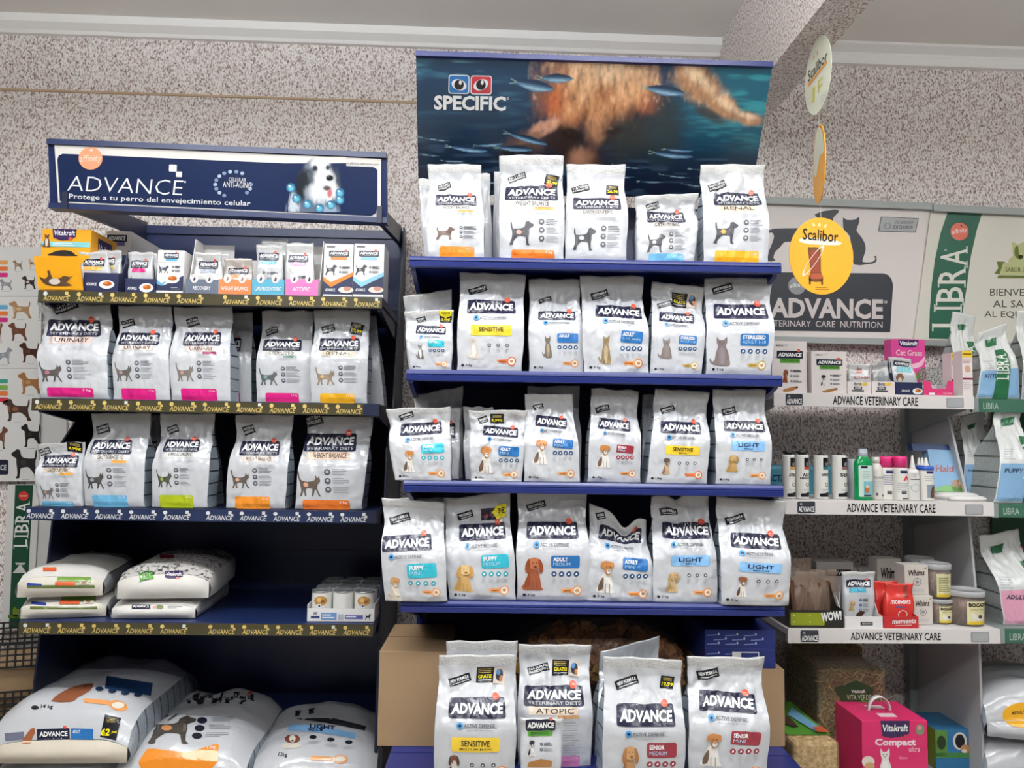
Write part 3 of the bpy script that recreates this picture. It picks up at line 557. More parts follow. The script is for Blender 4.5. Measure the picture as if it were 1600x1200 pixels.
def claim(f, t, x0, y0, x1, y1, tilt=-.28):
    p = P(f); p.rect(x0, y0, x1, y1, BLACK, 1, 0, tilt); h = (y1-y0)
    cx, cy = (x0+x1)/2, (y0+y1)/2; w = (x1-x0)*.88
    if '|' in t:
        for i, s in enumerate(t.split('|')): yy = cy-h*.36+i*h*.40; p.text(s, cx-w/2, yy, cx+w/2, yy+h*.28, WHITE, 2, .01, tilt)
    else:
        p.text(t, cx-w/2+1, cy-h*.30, cx+w/2-1, cy+h*.08, WHITE, 2, .02, tilt); p.rect(cx-w/2+4, cy+h*.2, cx+w/2, cy+h*.3, LGREY, 2, 0, tilt)
    p.build('claim_label', f.root)
def logo(f, x0, y0, x1, y1, vet=False, tilt=0.0, dot=True, dx=.84, par=None):
    w, h = x1-x0, y1-y0; p = P(f); p.rect(x0, y0, x1, y1, NAVY, 1.2, h*.13, tilt); o = p.build('logo_panel', par or f.root); s = tilt*w*.5
    p = P(f); p.text('ADVANCE', x0+w*.05, y0+h*(.20 if vet else .25), x1-w*.04, y0+h*(.66 if vet else .78), WHITE, 2.2, .042, tilt, .10)
    if vet: p.text('VETERINARY DIETS', x0+w*.07, y0+h*.74, x1-w*.06, y0+h*.9, LGREY, 2.2, .012, tilt)
    p.build('lettering', o)
    if dot:
        p = P(f); p.ell(x0+w*dx, y0-h*.04+s*.7, w*.062, w*.06, RED, 3, 16); p.rect(x0+w*(dx-.045), y0-h*.06+s*.7, x0+w*(dx+.045), y0-h*.02+s*.7, ink('#ef9a84'), 3.6); p.build('logo_badge', o)
def sticker(f, x0, y0, x1, y1, t, kind='price', tilt=.08):
    p = P(f); w, h = x1-x0, y1-y0
    if kind == 'price':
        p.rect(x0, y0, x1, y1, BLACK, 2, 0, tilt)
        for k in range(3): p.rect(x0+w*.2, y0+h*(.16+.1*k), x0+w*.85, y0+h*(.2+.1*k), OLIVE, 3, 0, tilt)
        p.text(t, x0+w*.1, y0+h*.52, x0+w*.92, y0+h*.86, YEL, 3, .03, tilt)
    elif kind == 'split':
        p.poly([(x0, y0), (x1, y0), (x1, y1), (x0, y1)], BLACK, 2); p.poly([(x0, y0), (x1, y0), (x1, y0+h*.4), ((x0+x1)/2, y0+h*.62), (x0, y0+h*.4)], YEL, 3)
        p.text('NUEVO', x0+w*.15, y0+h*.12, x1-w*.15, y0+h*.3, BLACK, 4, .01); p.text(t, x0+w*.15, y0+h*.62, x1-w*.12, y0+h*.92, YEL, 4, .02)
    elif kind == 'gratis':
        p.rect(x0, y0, x0+w*.6, y1, BLACK, 2, 0, tilt)
        for k in range(3): p.rect(x0+w*.06, y0+h*(.1+.12*k), x0+w*.5, y0+h*(.15+.12*k), OLIVE, 3, 0, tilt)
        p.text('GRATIS', x0+w*.06, y0+h*.5, x0+w*.54, y0+h*.74, YEL, 3, .03, tilt); p.rect(x0+w*.06, y0+h*.82, x0+w*.54, y0+h*.88, LGREY, 3, 0, tilt)
        p.rect(x0+w*.6, y0+h*.05, x1, y0+h*1.08, ink('#cfc3b8'), 2, 0, tilt); p.ell(x0+w*.8, y0+h*.55, w*.13, h*.38, ink('#3b3a44'), 3, 10); p.ell(x0+w*.76, y0+h*.35, w*.08, h*.2, ink('#5a88b8'), 4, 8); p.ell(x0+w*.86, y0+h*.75, w*.06, h*.2, ink('#b0754e'), 4, 8)
    elif kind == 'arrow':
        p.rect(x0, y0+h*.3, x0+w*.6, y1, ink('#2a2030'), 2, 0, tilt); p.text('ADV', x0+w*.1, y0+h*.62, x0+w*.42, y0+h*.85, MAROON, 3, .02, tilt)
        p.poly([(x0+w*.45, y0+h*.55), (x0+w*.62, y0+h*.12), (x1, y0), (x1, y0+h*.78), (x0+w*.66, y0+h*.98)], YEL, 3); p.text(t, x0+w*.66, y0+h*.25, x0+w*.96, y0+h*.6, BLACK, 4, .02, tilt)
    p.build('price_sticker', f.root)
def icon_col(f, x, y0, dy, n, r, lx, col=DGREY):
    p = P(f)
    for k in range(n):
        y = y0+k*dy; p.ell(x, y, r, r, col, 1, 12); p.ell(x, y-r*.1, r*.5, r*.4, LGREY, 1.6, 8); p.lines(x+r*1.5, y-r*.9, lx, 4, r*.55, GREY if k else DGREY, 1, .7, k+int(x))
    p.build('benefit_icons', f.root)
def icon_row(f, x0, x1, y, n, r, col, lines=4):
    p = P(f)
    for k in range(n):
        x = x0+(x1-x0)*(k+.5)/n; p.ell(x, y, r, r, col, 1, 14); p.shape([(.2, .1), (.8, .3), (.7, .9), (.3, .7)], x-r*.6, y-r*.6, x+r*.6, y+r*.6, WHITE, 1.6, 1)
        p.lines(x-r*.9, y+r*1.7, x+r*.9, lines, r*.5, LGREY, 1, .6, k)
    p.build('benefit_icons', f.root)
def keymark(f, x, y, r, col=KEY):
    p = P(f); p.poly([(x-r*3.4, y-r*.3), (x-r*.8, y-r*.45), (x-r*.8, y+r*.45), (x-r*2.9, y+r*.4)], col, 1); p.ring(x, y, r, r*.22, col, 1.3, 20); p.ell(x, y, r*.72, r*.72, ink('#ece4d8'), 1, 16); p.ell(x, y, r*.4, r*.34, TAN, 1.6, 10); p.lines(x-r*2.8, y-r*.05, x-r*1.1, 1, 1, ink('#8b5a2c'), 1.6, r*.18); p.build('ingredient_mark', f.root)
def wtext(f, a, b, t, s=.14):
    x, y = f.px(a, b); w = (f.br-f.bl); p = P(f); p.ell(x, y, w*.024, w*.02, BLACK, 1, 10); p.text(t, x+w*.045, y-w*.02, x+w*(.045+s*.75), y+w*.022, BLACK, 1, .01); p.build('weight_text', f.root)
ACT = ('#6b6560', '#cfc5b8', '#b27a45')
def vet(f, lg, txt, band=None, bcol=PINKB, wt='1,5 kg', an='catw', ac=('#6c6763', '#3a3735', '#a58a82'), stripc='#d9c0b8', stag=None, cl=None, tilt=0, ab=None):
    x0, y0, x1, y1 = lg; w, h = x1-x0, y1-y0; p = P(f); p.rect(x0+w*.08, y1+h*.02, x1-w*.12, y1+h*.42, ink(stripc), 1, 1, tilt); p.text(txt, x0+w*.2, y1+h*.08, x1-w*.18, y1+h*.34, BLACK, 2, .005, tilt)
    if stag: p.rect(x0+w*.55, y1+h*.44, x1-w*.1, y1+h*.62, ink(stag), 1)
    p.build('variety_panel', f.root); P(f).lines(x0+w*.3, y1+h*.62, x1-w*.12, 3, h*.09, LGREY, 1, .7, int(x0), True).build('small_print', f.root)
    logo(f, x0, y0, x1, y1, True, tilt); c = cl or (x0+w*.03, y0-h*1.05, x0+w*.36, y0-h*.45); claim(f, 'NATURAL|INGREDIENTS', *c)
    if ab: p = P(f); pet(p, an, *ab, *ac); p.build('pet_picture', f.root); aw = ab[2]-ab[0]; ah = ab[3]-ab[1]; icon_col(f, ab[2]+aw*.32, ab[1]+ah*.02, ah*.36, 3, ah*.13, min(x1, ab[2]+aw*1.25))
    if band: p = P(f); p.rect(*band, bcol, 1, 3); bw = band[2]-band[0]; p.text(wt, band[2]-bw*.22, band[1]+2, band[2]-bw*.05, band[1]+2+bw*.055, ink('#f3d9e2'), 2, .01); p.build('weight_band', f.root)
def act(f, lg, kind, txt, pan, sub='', pcol=BLUE, tcol=WHITE, an='dog', ac=('#e4e0da', '#6a5444', '#b67a46'), ab=None, wt='1,5kg', cl=None, tilt=0, key=True, icol=None, kc=KEY):
    x0, y0, x1, y1 = lg; w, h = x1-x0, y1-y0; logo(f, x0, y0, x1, y1, False, tilt); c = cl or (x0+w*.0, y0-h*1.15, x0+w*.36, y0-h*.55); claim(f, 'NEW FORMULA', *c)
    s = tilt*w; p = P(f); p.rect(x0+w*.2, y1+h*.22, x0+w*.84, y1+h*.46, LGREY, 1, h*.08, tilt); p.text('ACTIVE DEFENSE', x0+w*.27, y1+h*.25, x0+w*.8, y1+h*.43, DGREY, 2, .012, tilt); p.ell(x0+w*.2, y1+h*.34-s*.3, w*.06, w*.06, ink('#4d8fc4'), 3, 12); p.ell(x0+w*.2, y1+h*.34-s*.3, w*.03, w*.025, NAVY, 3.6, 8)
    p.text('Scientifically proven', x0+w*.32, y1+h*.53, x0+w*.76, y1+h*.64, GREY, 1, 0, tilt); p.build('defense_badge', f.root)
    p = P(f); a0, b0, a1, b1 = pan; pw, ph = a1-a0, b1-b0; p.rect(a0, b0, a1, b1, pcol, 1.2, ph*.16, tilt); o = p.build('variety_panel', f.root); p = P(f)
    if kind == 'full':
        p.text(txt, a0+pw*.2, b0+ph*.2, a1-pw*.2, b0+ph*.62, tcol, 2.2, .022, tilt)
        if sub: p.text(sub, (a0+a1)/2-pw*.03*len(sub), b0+ph*.72, (a0+a1)/2+pw*.03*len(sub), b0+ph*.88, tcol, 2.2, .005, tilt)
    else:
        p.text(txt, a0+pw*.08, b0+ph*.14, a0+pw*(.88 if len(txt) > 7 else .58), b0+ph*.46, tcol, 2.2, .03, tilt)
        if sub: p.text(sub, a0+pw*.08, b0+ph*.56, a0+pw*min(.9, .10+.095*len(sub)), b0+ph*.82, ink('#a9cfe6') if tcol == WHITE else tcol, 2.2, 0, tilt)
    p.build('lettering', o)
    if ab: p = P(f); pet(p, an, *ab, *ac); p.build('pet_picture', f.root)
    W = f.br-f.bl
    if kind == 'full':
        ax = (ab[2]+W*.06) if ab else a0; icon_row(f, ax, a1, b1+ph*.9, 3, W*.028, DGREY, 5)
    else: icon_row(f, a0-W*.01, a1+W*.01, b1+W*.085, 4, W*.038, icol or ink('#2b4a70'))
    if key: kx, ky = f.px(.84, .10); keymark(f, kx, ky, W*.07, kc)
    wtext(f, .08 if kind == 'full' else .10, .055, wt)
G1 = 'bags on upper left shelf'; G2 = 'bags on middle left shelf'; GT = 'bags on top middle shelf'; GB = 'bags on second middle shelf'; GC = 'bags on third middle shelf'; GD = 'bags on fourth middle shelf'; GE = 'tall bags at middle unit foot'
def rear(U, zs, B, T, d, TH, seed, label, group, lg=None, tilt=0, **k):
    f = bag(U, zs, B, T, d, TH, seed, label, group, **k)
    if lg: logo(f, *lg, True, tilt)
    return f
# left unit, upper shelf of bags
z = ZL[2]
f = bag(UL, z, (62, 168, 624), (68, 172, 466), .02, .10, 1, 'large white cat food bag with pink base band, leftmost on upper left shelf', G1, cr=.9, waist=.0)
vet(f, (72, 500, 155, 527), 'URINARY', (75, 607, 147, 621), wt='3 kg', ab=(67, 568, 102, 598), cl=(84, 474, 123, 487), ac=('#575250', '#4b4745', '#a8707a'))
f = bag(UL, z, (177, 264, 626), (185, 268, 474), .03, .085, 2, 'white cat food bag with pink base band, second from left on upper left shelf', G1, cr=.9)
vet(f, (186, 521, 250, 541), 'URINARY', (191, 608, 244, 625), ab=(184, 569, 210, 597), ac=('#64605c', '#3a3735', '#a08488'), stripc='#cdbcb4')
f = bag(UL, z, (268, 358, 627), (271, 363, 474), .03, .085, 3, 'white cat food bag with pink base band and plum tag, third on upper left shelf', G1, cr=.7)
vet(f, (288, 520, 347, 542), 'URINARY', (284, 608, 339, 626), ab=(279, 569, 306, 597), stag='#8a2450', ac=('#77706a', '#6a635e', '#b08a80'))
f = rear(UL, z, (352, 393, 625), (352, 395, 482), .14, .07, 4, 'shaded white bag half hidden behind the third bag of upper left shelf', G1, (352, 527, 377, 549)); P(f).rect(354, 609, 376, 624, PINKB, 1, 2).build('weight_band', f.root)
f = bag(UL, z, (401, 485, 628), (409, 490, 485), .07, .085, 5, 'shaded white cat food bag with pink band and green stripe on upper left shelf', G1, cr=.7)
vet(f, (412, 531, 472, 549), 'STERILIZED', (416, 613, 467, 628), ab=(408, 576, 436, 601), ac=('#5b615f', '#4b4f4e', '#7d9a98'), stripc='#c6c2bb', stag='#3e6a58')
f = rear(UL, z, (560, 600, 629), (560, 588, 486), .14, .08, 6, 'bag half hidden behind the yellow banded bag at right end of upper left shelf', G1)
f = bag(UL, z, (487, 572, 629), (490, 579, 480), .03, .085, 7, 'white cat food bag with yellow base band and black price sticker on upper left shelf', G1, cr=.9)
vet(f, (500, 529, 563, 549), 'RENAL', (501, 614, 554, 629), ink('#dba21f'), ab=(496, 575, 525, 601), ac=('#8a7a68', '#6b5d4e', '#c0a070'), stripc='#d8c8b2'); sticker(f, 547, 505, 568, 523, '19,99', tilt=.2)
# middle shelf of bags
z = ZL[3]
f = rear(UL, z, (225, 250, 790), (228, 262, 648), .15, .07, 8, 'dark shaded bag behind the gap left of the green banded bag', G2, (232, 690, 246, 712))
f = bag(UL, z, (60, 126, 792), (58, 133, 694, 690), .03, .07, 9, 'crumpled cat food bag with sky blue base and price sticker, leftmost on middle left shelf', G2, cr=1.0, gus=False, fill=.72)
vet(f, (67, 712, 124, 731), 'GASTROENTERIC', (66, 784, 116, 792), SKYB, ab=(67, 758, 87, 780), stripc='#c9b9a8', stag='#e0a040', cl=(60, 701, 78, 711)); sticker(f, 105, 691, 129, 707, '4,99€', tilt=.05)
f = bag(UL, z, (132, 222, 796), (142, 236, 645), .03, .095, 10, 'white cat food bag with sky blue base band, second on middle left shelf', G2, cr=.8, lean=.0)
vet(f, (145, 689, 208, 712), 'GASTROENTERIC', (146, 777, 200, 796), SKYB, ab=(139, 737, 167, 767), stripc='#cfc9c4', stag='#e0a040', ac=('#4a4846', '#3a3838', '#8aa0b0'))
f = rear(UL, z, (312, 338, 792), (318, 334, 650), .14, .07, 11, 'bag standing behind the green banded bag on its right', G2)
f = bag(UL, z, (237, 322, 794), (250, 336, 646), .03, .085, 12, 'white cat food bag with lime green base band on middle left shelf', G2, cr=1.1)
vet(f, (256, 687, 313, 707), 'HYPOALLERGENIC', (251, 774, 303, 794), ink('#a7b51f'), ab=(249, 735, 272, 762), stripc='#cfcfca', ac=('#4a4a42', '#3a3a36', '#93a04a'))
f = rear(UL, z, (435, 454, 793), (430, 452, 655), .13, .07, 13, 'shaded grey bag behind the light orange banded bag', G2)
f = bag(UL, z, (353, 443, 796), (368, 459, 648), .03, .085, 14, 'white cat food bag with light orange base band on middle left shelf', G2, cr=1.1)
vet(f, (375, 690, 437, 713), 'WEIGHT BALANCE', (368, 777, 422, 796), ink('#e08a2e'), ab=(364, 736, 392, 764), stripc='#d8c8be', ac=('#5b524c', '#4b443f', '#c99a80'))
f = bag(UL, z, (461, 563, 797), (480, 584, 650), .03, .105, 15, 'large cat food bag with deep orange base band at right end of middle left shelf', G2, cr=1.0)
vet(f, (474, 678, 557, 707), 'WEIGHT BALANCE', (474, 782, 546, 797), ink('#d8702a'), wt='3 kg', ab=(468, 738, 503, 776), stripc='#d9bda8', ac=('#5f544c', '#4d443e', '#d09a80'))
# middle unit, top shelf
z = ZC[1]; O2 = ink('#d9832a')
f = rear(UC, z, (666, 700, 400), (653, 700, 279), .10, .07, 16, 'white bag behind and left of the leftmost bag on top middle shelf', GT)
f = rear(UC, z, (725, 769, 402), (728, 766, 271), .10, .07, 17, 'white bag behind and right of the leftmost bag on top middle shelf', GT)
f = bag(UC, z, (669, 756, 402), (668, 752, 257), .02, .075, 18, 'white dog food bag with orange band and small brown dachshund, leftmost on top middle shelf', GT, cr=.8)
vet(f, (681, 305, 745, 323), 'WEIGHT BALANCE', (687, 385, 741, 401), O2, an='schn', ab=(681, 357, 711, 375), ac=('#6a564c', '#54443c', '#7d665a'), stripc='#d8d4d0', stag='#dc8a3a')
f = rear(UC, z, (770, 800, 403), (772, 800, 268), .12, .08, 19, 'bag peeping out behind the tall price-stickered bag on its left', GT)
f = bag(UC, z, (782, 880, 404), (780, 881, 243), .02, .10, 20, 'tallest white dog food bag with orange band and price sticker, second on top middle shelf', GT, cr=1.1)
vet(f, (789, 290, 872, 316), 'WEIGHT BALANCE', (800, 390, 866, 404), ink('#d9752a'), wt='3 kg', an='schn', ab=(795, 349, 833, 383), ac=('#45444a', '#5a5a60', '#d8a08a'), stripc='#d3cdc8', stag='#dd8430', cl=(793, 271, 822, 280)); sticker(f, 852, 272, 874, 290, '22,99', tilt=.22)
f = bag(UC, z, (884, 978, 407), (885, 978, 257), .03, .10, 21, 'pale dog food bag with price sticker but no coloured band, on top middle shelf', GT, cr=.6)
vet(f, (895, 311, 968, 331), 'GASTROENTERIC', None, an='schn', ab=(894, 359, 930, 391), ac=('#454549', '#5a5a60', '#b8bcc2'), stripc='#c3bdb8', cl=(892, 289, 921, 300)); sticker(f, 948, 288, 968, 305, '26,99', tilt=.06)
f = bag(UC, z, (1055, 1092, 405), (1052, 1096, 330), .10, .06, 22, 'small bag hidden behind the short sky blue banded bag on top middle shelf', GT, gus=False)
f = bag(UC, z, (998, 1084, 407), (993, 1092, 307, 301), .03, .075, 23, 'short crumpled dog food bag with sky blue band, fourth on top middle shelf', GT, cr=1.4, gus=False, fill=.7)
vet(f, (1010, 329, 1070, 348), 'GASTROENTERIC', (1014, 394, 1068, 408), SKYB, an='schn', ab=(1010, 366, 1038, 392), ac=('#4b474d', '#5a5a60', '#c0c4c8'), stripc='#b9b3ae', cl=(1010, 316, 1031, 326))
f = bag(UC, z, (1101, 1199, 409), (1095, 1196, 257), .02, .10, 24, 'white dog food bag with amber yellow base band, rightmost on top middle shelf', GT, cr=1.1)
vet(f, (1115, 301, 1188, 323), 'RENAL', (1116, 391, 1184, 409), ink('#e0a21f'), an='schn', ab=(1112, 350, 1150, 381), ac=('#47454a', '#5a5a60', '#e0a850'), stripc='#d4bfa8', cl=(1108, 283, 1135, 295))
# second shelf
z = ZC[2]
f = bag(UC, z, (640, 708, 572), (630, 706, 463, 452), .10, .05, 25, 'shaded grey bag rising behind the smallest bag on second middle shelf', GB, gus=False, cr=.8)
f = bag(UC, z, (641, 704, 578), (631, 709, 487, 484), .02, .065, 26, 'smallest cat food bag with teal panel and yellow price sticker, leftmost on second middle shelf', GB, cr=1.3, gus=False, fill=.68)
act(f, (650, 509, 697, 523), 'side', 'KITTEN', (670, 533, 694, 543), '', TEAL, an='cats', ac=('#6e6a66', '#d8d4cf', '#555'), ab=(651, 539, 664, 561), wt='400 g', cl=(650, 495, 665, 503), tilt=.03); sticker(f, 687, 486, 706, 503, '3,99€', 'split')
f = bag(UC, z, (716, 814, 580), (718, 822, 421, 424), .02, .10, 27, 'white cat food bag with wide yellow variety panel on second middle shelf', GB, cr=1.0)
act(f, (730, 470, 806, 492), 'full', 'SENSITIVE', (737, 511, 798, 527), '', SENS, ink('#3b3418'), an='cats', ac=('#c9bfb4', '#ddd7d0', '#555'), ab=(730, 529, 752, 562), wt='3 kg', cl=(731, 448, 761, 458), kc=ink('#d9744e'))
f = bag(UC, z, (828, 911, 581), (826, 907, 436), .04, .085, 28, 'small cat food bag with blue panel and sitting tabby, third on second middle shelf', GB, cr=1.0)
act(f, (841, 487, 899, 501), 'side', 'ADULT', (870, 522, 901, 536), '', BLUE, an='cats', ac=('#6f6455', '#9a8c78', '#555'), ab=(847, 526, 864, 559), cl=(841, 465, 862, 472))
f = bag(UC, z, (914, 1013, 582), (906, 1006, 431), .02, .10, 29, 'larger cat food bag with blue panel and tan tabby, fourth on second middle shelf', GB, cr=1.5)
act(f, (930, 478, 1003, 498), 'side', 'ADULT', (968, 519, 1001, 537), '1-10 years', BLUE, an='cats', ac=('#8f7b5c', '#b6a283', '#555'), ab=(935, 525, 957, 569), wt='3 kg', cl=(923, 454, 951, 465), kc=ink('#d9823e'), tilt=.06)
f = rear(UC, z, (1075, 1115, 580), (1079, 1112, 432), .14, .07, 30, 'shaded bag between the two rightmost cat food bags of second middle shelf', GB)
f = bag(UC, z, (1017, 1096, 584), (1019, 1101, 440, 449), .03, .085, 31, 'small cat food bag with free-gift sticker and grey cat, fifth on second middle shelf', GB, cr=1.0)
act(f, (1029, 490, 1083, 505), 'side', 'STERILIZED', (1058, 526, 1085, 539), 'ADULT 1-10', BLUE, an='cats', ac=('#7a706e', '#857b79', '#555'), ab=(1027, 530, 1051, 561), cl=(1026, 472, 1050, 480), tilt=.06, kc=ink('#b9a25a')); sticker(f, 1050, 458, 1091, 480, 'GRATIS', 'gratis', .1)
f = bag(UC, z, (1105, 1204, 586), (1101, 1207, 425), .02, .10, 32, 'large cat food bag with blue panel and big grey cat, rightmost on second middle shelf', GB, cr=.5)
act(f, (1114, 476, 1198, 500), 'side', 'STERILIZED', (1153, 524, 1196, 542), 'ADULT 1-10', BLUE, an='cats', ac=('#756a68', '#80767a', '#555'), ab=(1108, 529, 1143, 573), wt='3 kg', cl=(1113, 446, 1145, 457), kc=ink('#b9a25a'))
# third shelf
z = ZC[3]
f = bag(UC, z, (655, 722, 742), (646, 724, 618, 603), .13, .06, 33, 'grey shaded bag rising behind the teal panelled puppy bag on third middle shelf', GC, gus=False)
f = bag(UC, z, (660, 716, 746), (655, 720, 638), .085, .05, 34, 'bag with dark logo half hidden right behind the teal panelled puppy bag', GC, gus=False); logo(f, 664, 660, 712, 684); P(f).rect(672, 698, 706, 714, TEAL, 1, 2).build('variety_panel', f.root)
f = bag(UC, z, (618, 703, 749), (603, 704, 639, 636), .005, .075, 35, 'crumpled puppy food bag with teal panel, leftmost on third middle shelf', GC, cr=1.3, gus=False, fill=.7)
act(f, (625, 660, 691, 679), 'side', 'PUPPY', (659, 693, 694, 707), 'MINI', TEAL, ab=(630, 703, 653, 736), wt='800 g', tilt=-.07, icol=ink('#3a9aa8'), cl=(623, 646, 646, 654))
f = bag(UC, z, (728, 812, 750), (723, 770, 636), .08, .06, 36, 'bag leaning behind the crumpled blue panelled bag on its left', GC, gus=False)
f = bag(UC, z, (737, 814, 751), (732, 824, 642, 641), .005, .075, 37, 'crumpled dog food bag with blue panel and black price sticker on third middle shelf', GC, cr=1.7, gus=False, fill=.7)
act(f, (754, 667, 810, 682), 'side', 'ADULT', (779, 697, 810, 712), 'MINI', BLUE, ab=(746, 697, 774, 738), wt='800 g', tilt=.08, cl=(747, 651, 762, 661)); sticker(f, 766, 647, 787, 662, '5,99€', tilt=.03)
f = rear(UC, z, (825, 906, 748), (824, 906, 603), .12, .07, 38, 'bag standing behind the blue panelled terrier bag, its top showing above', GC)
f = bag(UC, z, (820, 906, 752), (820, 895, 616), .01, .085, 39, 'dog food bag with blue panel and sitting terrier, third on third middle shelf', GC, cr=1.2)
act(f, (836, 651, 886, 668), 'side', 'ADULT', (863, 686, 893, 700), 'MINI', BLUE, ab=(832, 687, 859, 724), tilt=.1, cl=(832, 632, 849, 640))
f = bag(UC, z, (919, 1000, 754), (924, 998, 606, 611), .03, .085, 40, 'shaded dog food bag with maroon panel, fourth on third middle shelf', GC, cr=1.0)
act(f, (934, 656, 984, 673), 'side', 'SENIOR', (962, 696, 988, 708), 'MINI', MAROON, ab=(931, 696, 957, 731), tilt=.1, cl=(930, 635, 953, 644), icol=MAROON)
f = rear(UC, z, (1003, 1050, 754), (1004, 1040, 616), .11, .08, 41, 'bag half hidden behind the yellow panelled dog food bag on third middle shelf', GC)
f = bag(UC, z, (1012, 1104, 757), (1024, 1109, 607, 613), .015, .09, 42, 'dog food bag with yellow variety panel and small bulldog on third middle shelf', GC, cr=1.1)
act(f, (1031, 660, 1094, 679), 'full', 'SENSITIVE', (1039, 698, 1090, 712), 'MINI', SENS, ink('#3b3418'), ac=('#c8ab8c', '#8a6a54', '#5a4a44'), ab=(1033, 717, 1049, 742), cl=(1031, 636, 1055, 645), kc=ink('#d9744e'), tilt=.03)
f = bag(UC, z, (1120, 1204, 759), (1114, 1197, 608), .015, .09, 43, 'dog food bag with light blue variety panel, rightmost on third middle shelf', GC, cr=1.0)
act(f, (1130, 659, 1193, 676), 'full', 'LIGHT', (1140, 691, 1191, 706), 'MINI', LBLUE, ink('#1d2c4e'), an='lab', ac=('#b8945e', '#a07c48', '#c0a070'), ab=(1133, 712, 1154, 739), cl=(1128, 637, 1151, 648), tilt=.03)
# fourth shelf
z = ZC[4]
f = rear(UC, z, (650, 702, 930), (625, 704, 778), .14, .09, 44, 'shaded bag behind the two leftmost puppy bags of fourth middle shelf', GD)
f = bag(UC, z, (602, 697, 936, 934), (596, 694, 777, 786), -.01, .11, 45, 'leaning puppy food bag with teal panel hanging over left end of fourth middle shelf', GD, cr=1.0)
act(f, (600, 835, 675, 858), 'side', 'PUPPY', (638, 876, 682, 898), 'MINI', TEAL, ac=('#e0d6c8', '#c8b8a4', '#b98a5c'), ab=(607, 898, 632, 934), wt='3 kg', tilt=-.06, icol=ink('#3a9aa8'), cl=(606, 805, 640, 817))
f = bag(UC, z, (703, 805, 934), (692, 797, 779, 768), .015, .11, 46, 'puppy food bag with teal panel, golden puppy and yellow arrow sticker on fourth middle shelf', GD, cr=1.1)
act(f, (717, 818, 791, 842), 'side', 'PUPPY', (752, 863, 793, 884), 'MEDIUM', TEAL, an='lab', ac=('#cda568', '#b88e50', '#dcbb86'), ab=(709, 878, 745, 920), wt='3 kg', tilt=-.06, icol=ink('#3a9aa8'), cl=(714, 800, 739, 811)); sticker(f, 752, 787, 792, 813, '3€', 'arrow', -.08)
f = bag(UC, z, (809, 919, 937), (808, 917, 768), .02, .115, 47, 'dog food bag with blue panel and red spaniel on fourth middle shelf', GD, cr=.7)
act(f, (822, 816, 903, 841), 'side', 'ADULT', (860, 866, 903, 885), 'MEDIUM', BLUE, an='lab', ac=('#9a5438', '#874428', '#b06a48'), ab=(815, 868, 853, 920), wt='3 kg', cl=(822, 786, 853, 797))
f = bag(UC, z, (919, 1021, 938), (921, 1010, 787, 813), .02, .11, 48, 'slumped dog food bag with folded-down top and blue panel on fourth middle shelf', GD, cr=1.6, topfn=lambda u: -.16*math.exp(-((u-.2)/.32)**2), fill=.66)
act(f, (935, 823, 1004, 846), 'side', 'ADULT', (971, 870, 1009, 889), 'MINI', BLUE, ab=(931, 874, 964, 924), wt='3 kg', tilt=.09, cl=(931, 800, 946, 812))
f = bag(UC, z, (1022, 1121, 937), (1018, 1108, 774, 770), .015, .11, 49, 'dog food bag with light blue panel, creased corner and pale puppy on fourth middle shelf', GD, cr=1.5, topfn=lambda u: -.05*math.exp(-((u+.15)/.2)**2))
act(f, (1035, 816, 1110, 840), 'full', 'LIGHT', (1046, 864, 1105, 880), 'MINI', LBLUE, ink('#1d2c4e'), an='lab', ac=('#d0b488', '#b8965e', '#c9a878'), ab=(1039, 889, 1062, 921), wt='3 kg', cl=(1032, 792, 1060, 804))
f = bag(UC, z, (1129, 1232, 944), (1120, 1229, 775, 783), -.01, .115, 50, 'bag with light blue panel and beagle puppy at right end of fourth middle shelf', GD, cr=1.2)
act(f, (1141, 834, 1218, 856), 'full', 'LIGHT', (1152, 877, 1216, 892), 'MEDIUM', LBLUE, ink('#1d2c4e'), ac=('#e6e0d8', '#5a4038', '#8f5638'), ab=(1147, 898, 1168, 930), wt='3 kg', cl=(1134, 806, 1166, 818), tilt=.05)
# foot of the middle unit
z = ZC[5]
f = bag(UC, z, (695, 805, 1195), (697, 809, 1001), -.02, .09, 51, 'bag standing behind the tall yellow panelled bag, only its top showing', GE, cr=.6)
f = bag(UC, z, (678, 803, 1226), (686, 806, 1023), -.15, .11, 52, 'tall dog food bag with yellow variety panel and free-gift sticker at middle unit foot', GE, cr=.6)
act(f, (702, 1091, 790, 1121), 'full', 'SENSITIVE', (707, 1150, 779, 1174), 'MEDIUM-MAXI', SENS, ink('#3b3418'), an='lab', ac=('#ded6cc', '#4a3630', '#7d4c34'), ab=(698, 1178, 722, 1216), wt='3 kg', cl=(700, 1058, 736, 1071)); sticker(f, 745, 1044, 791, 1070, '', 'gratis', .04)
f = bag(UC, z, (810, 922, 1206), (810, 924, 1007), -.06, .11, 53, 'tall veterinary dog food bag with beige strip and rose base band at middle unit foot', GE, cr=.9)
vet(f, (819, 1075, 911, 1105), 'ATOPIC', (855, 1187, 905, 1205), ink('#c77aa8'), an='schn', ab=None, stripc='#dcc8b4', cl=(823, 1044, 858, 1056), stag='#b98a60'); sticker(f, 863, 1035, 908, 1060, '', 'gratis', .06)
P(f).lines(878, 1130, 905, 14, 4.2, GREY, 1, .8, 3).build('small_print', f.root)
f = bag(UC, z, (930, 1030, 1200), (938, 1031, 1018, 994), .0, .10, 54, 'silver bag behind the tall spaniel bag, its creased top showing on the right', GE, cr=1.6, film=FILM_S)
f = bag(UC, z, (942, 1068, 1226), (943, 1066, 1025, 1032), -.15, .11, 55, 'tall dog food bag with maroon panel, price sticker and golden spaniel at middle unit foot', GE, cr=.6)
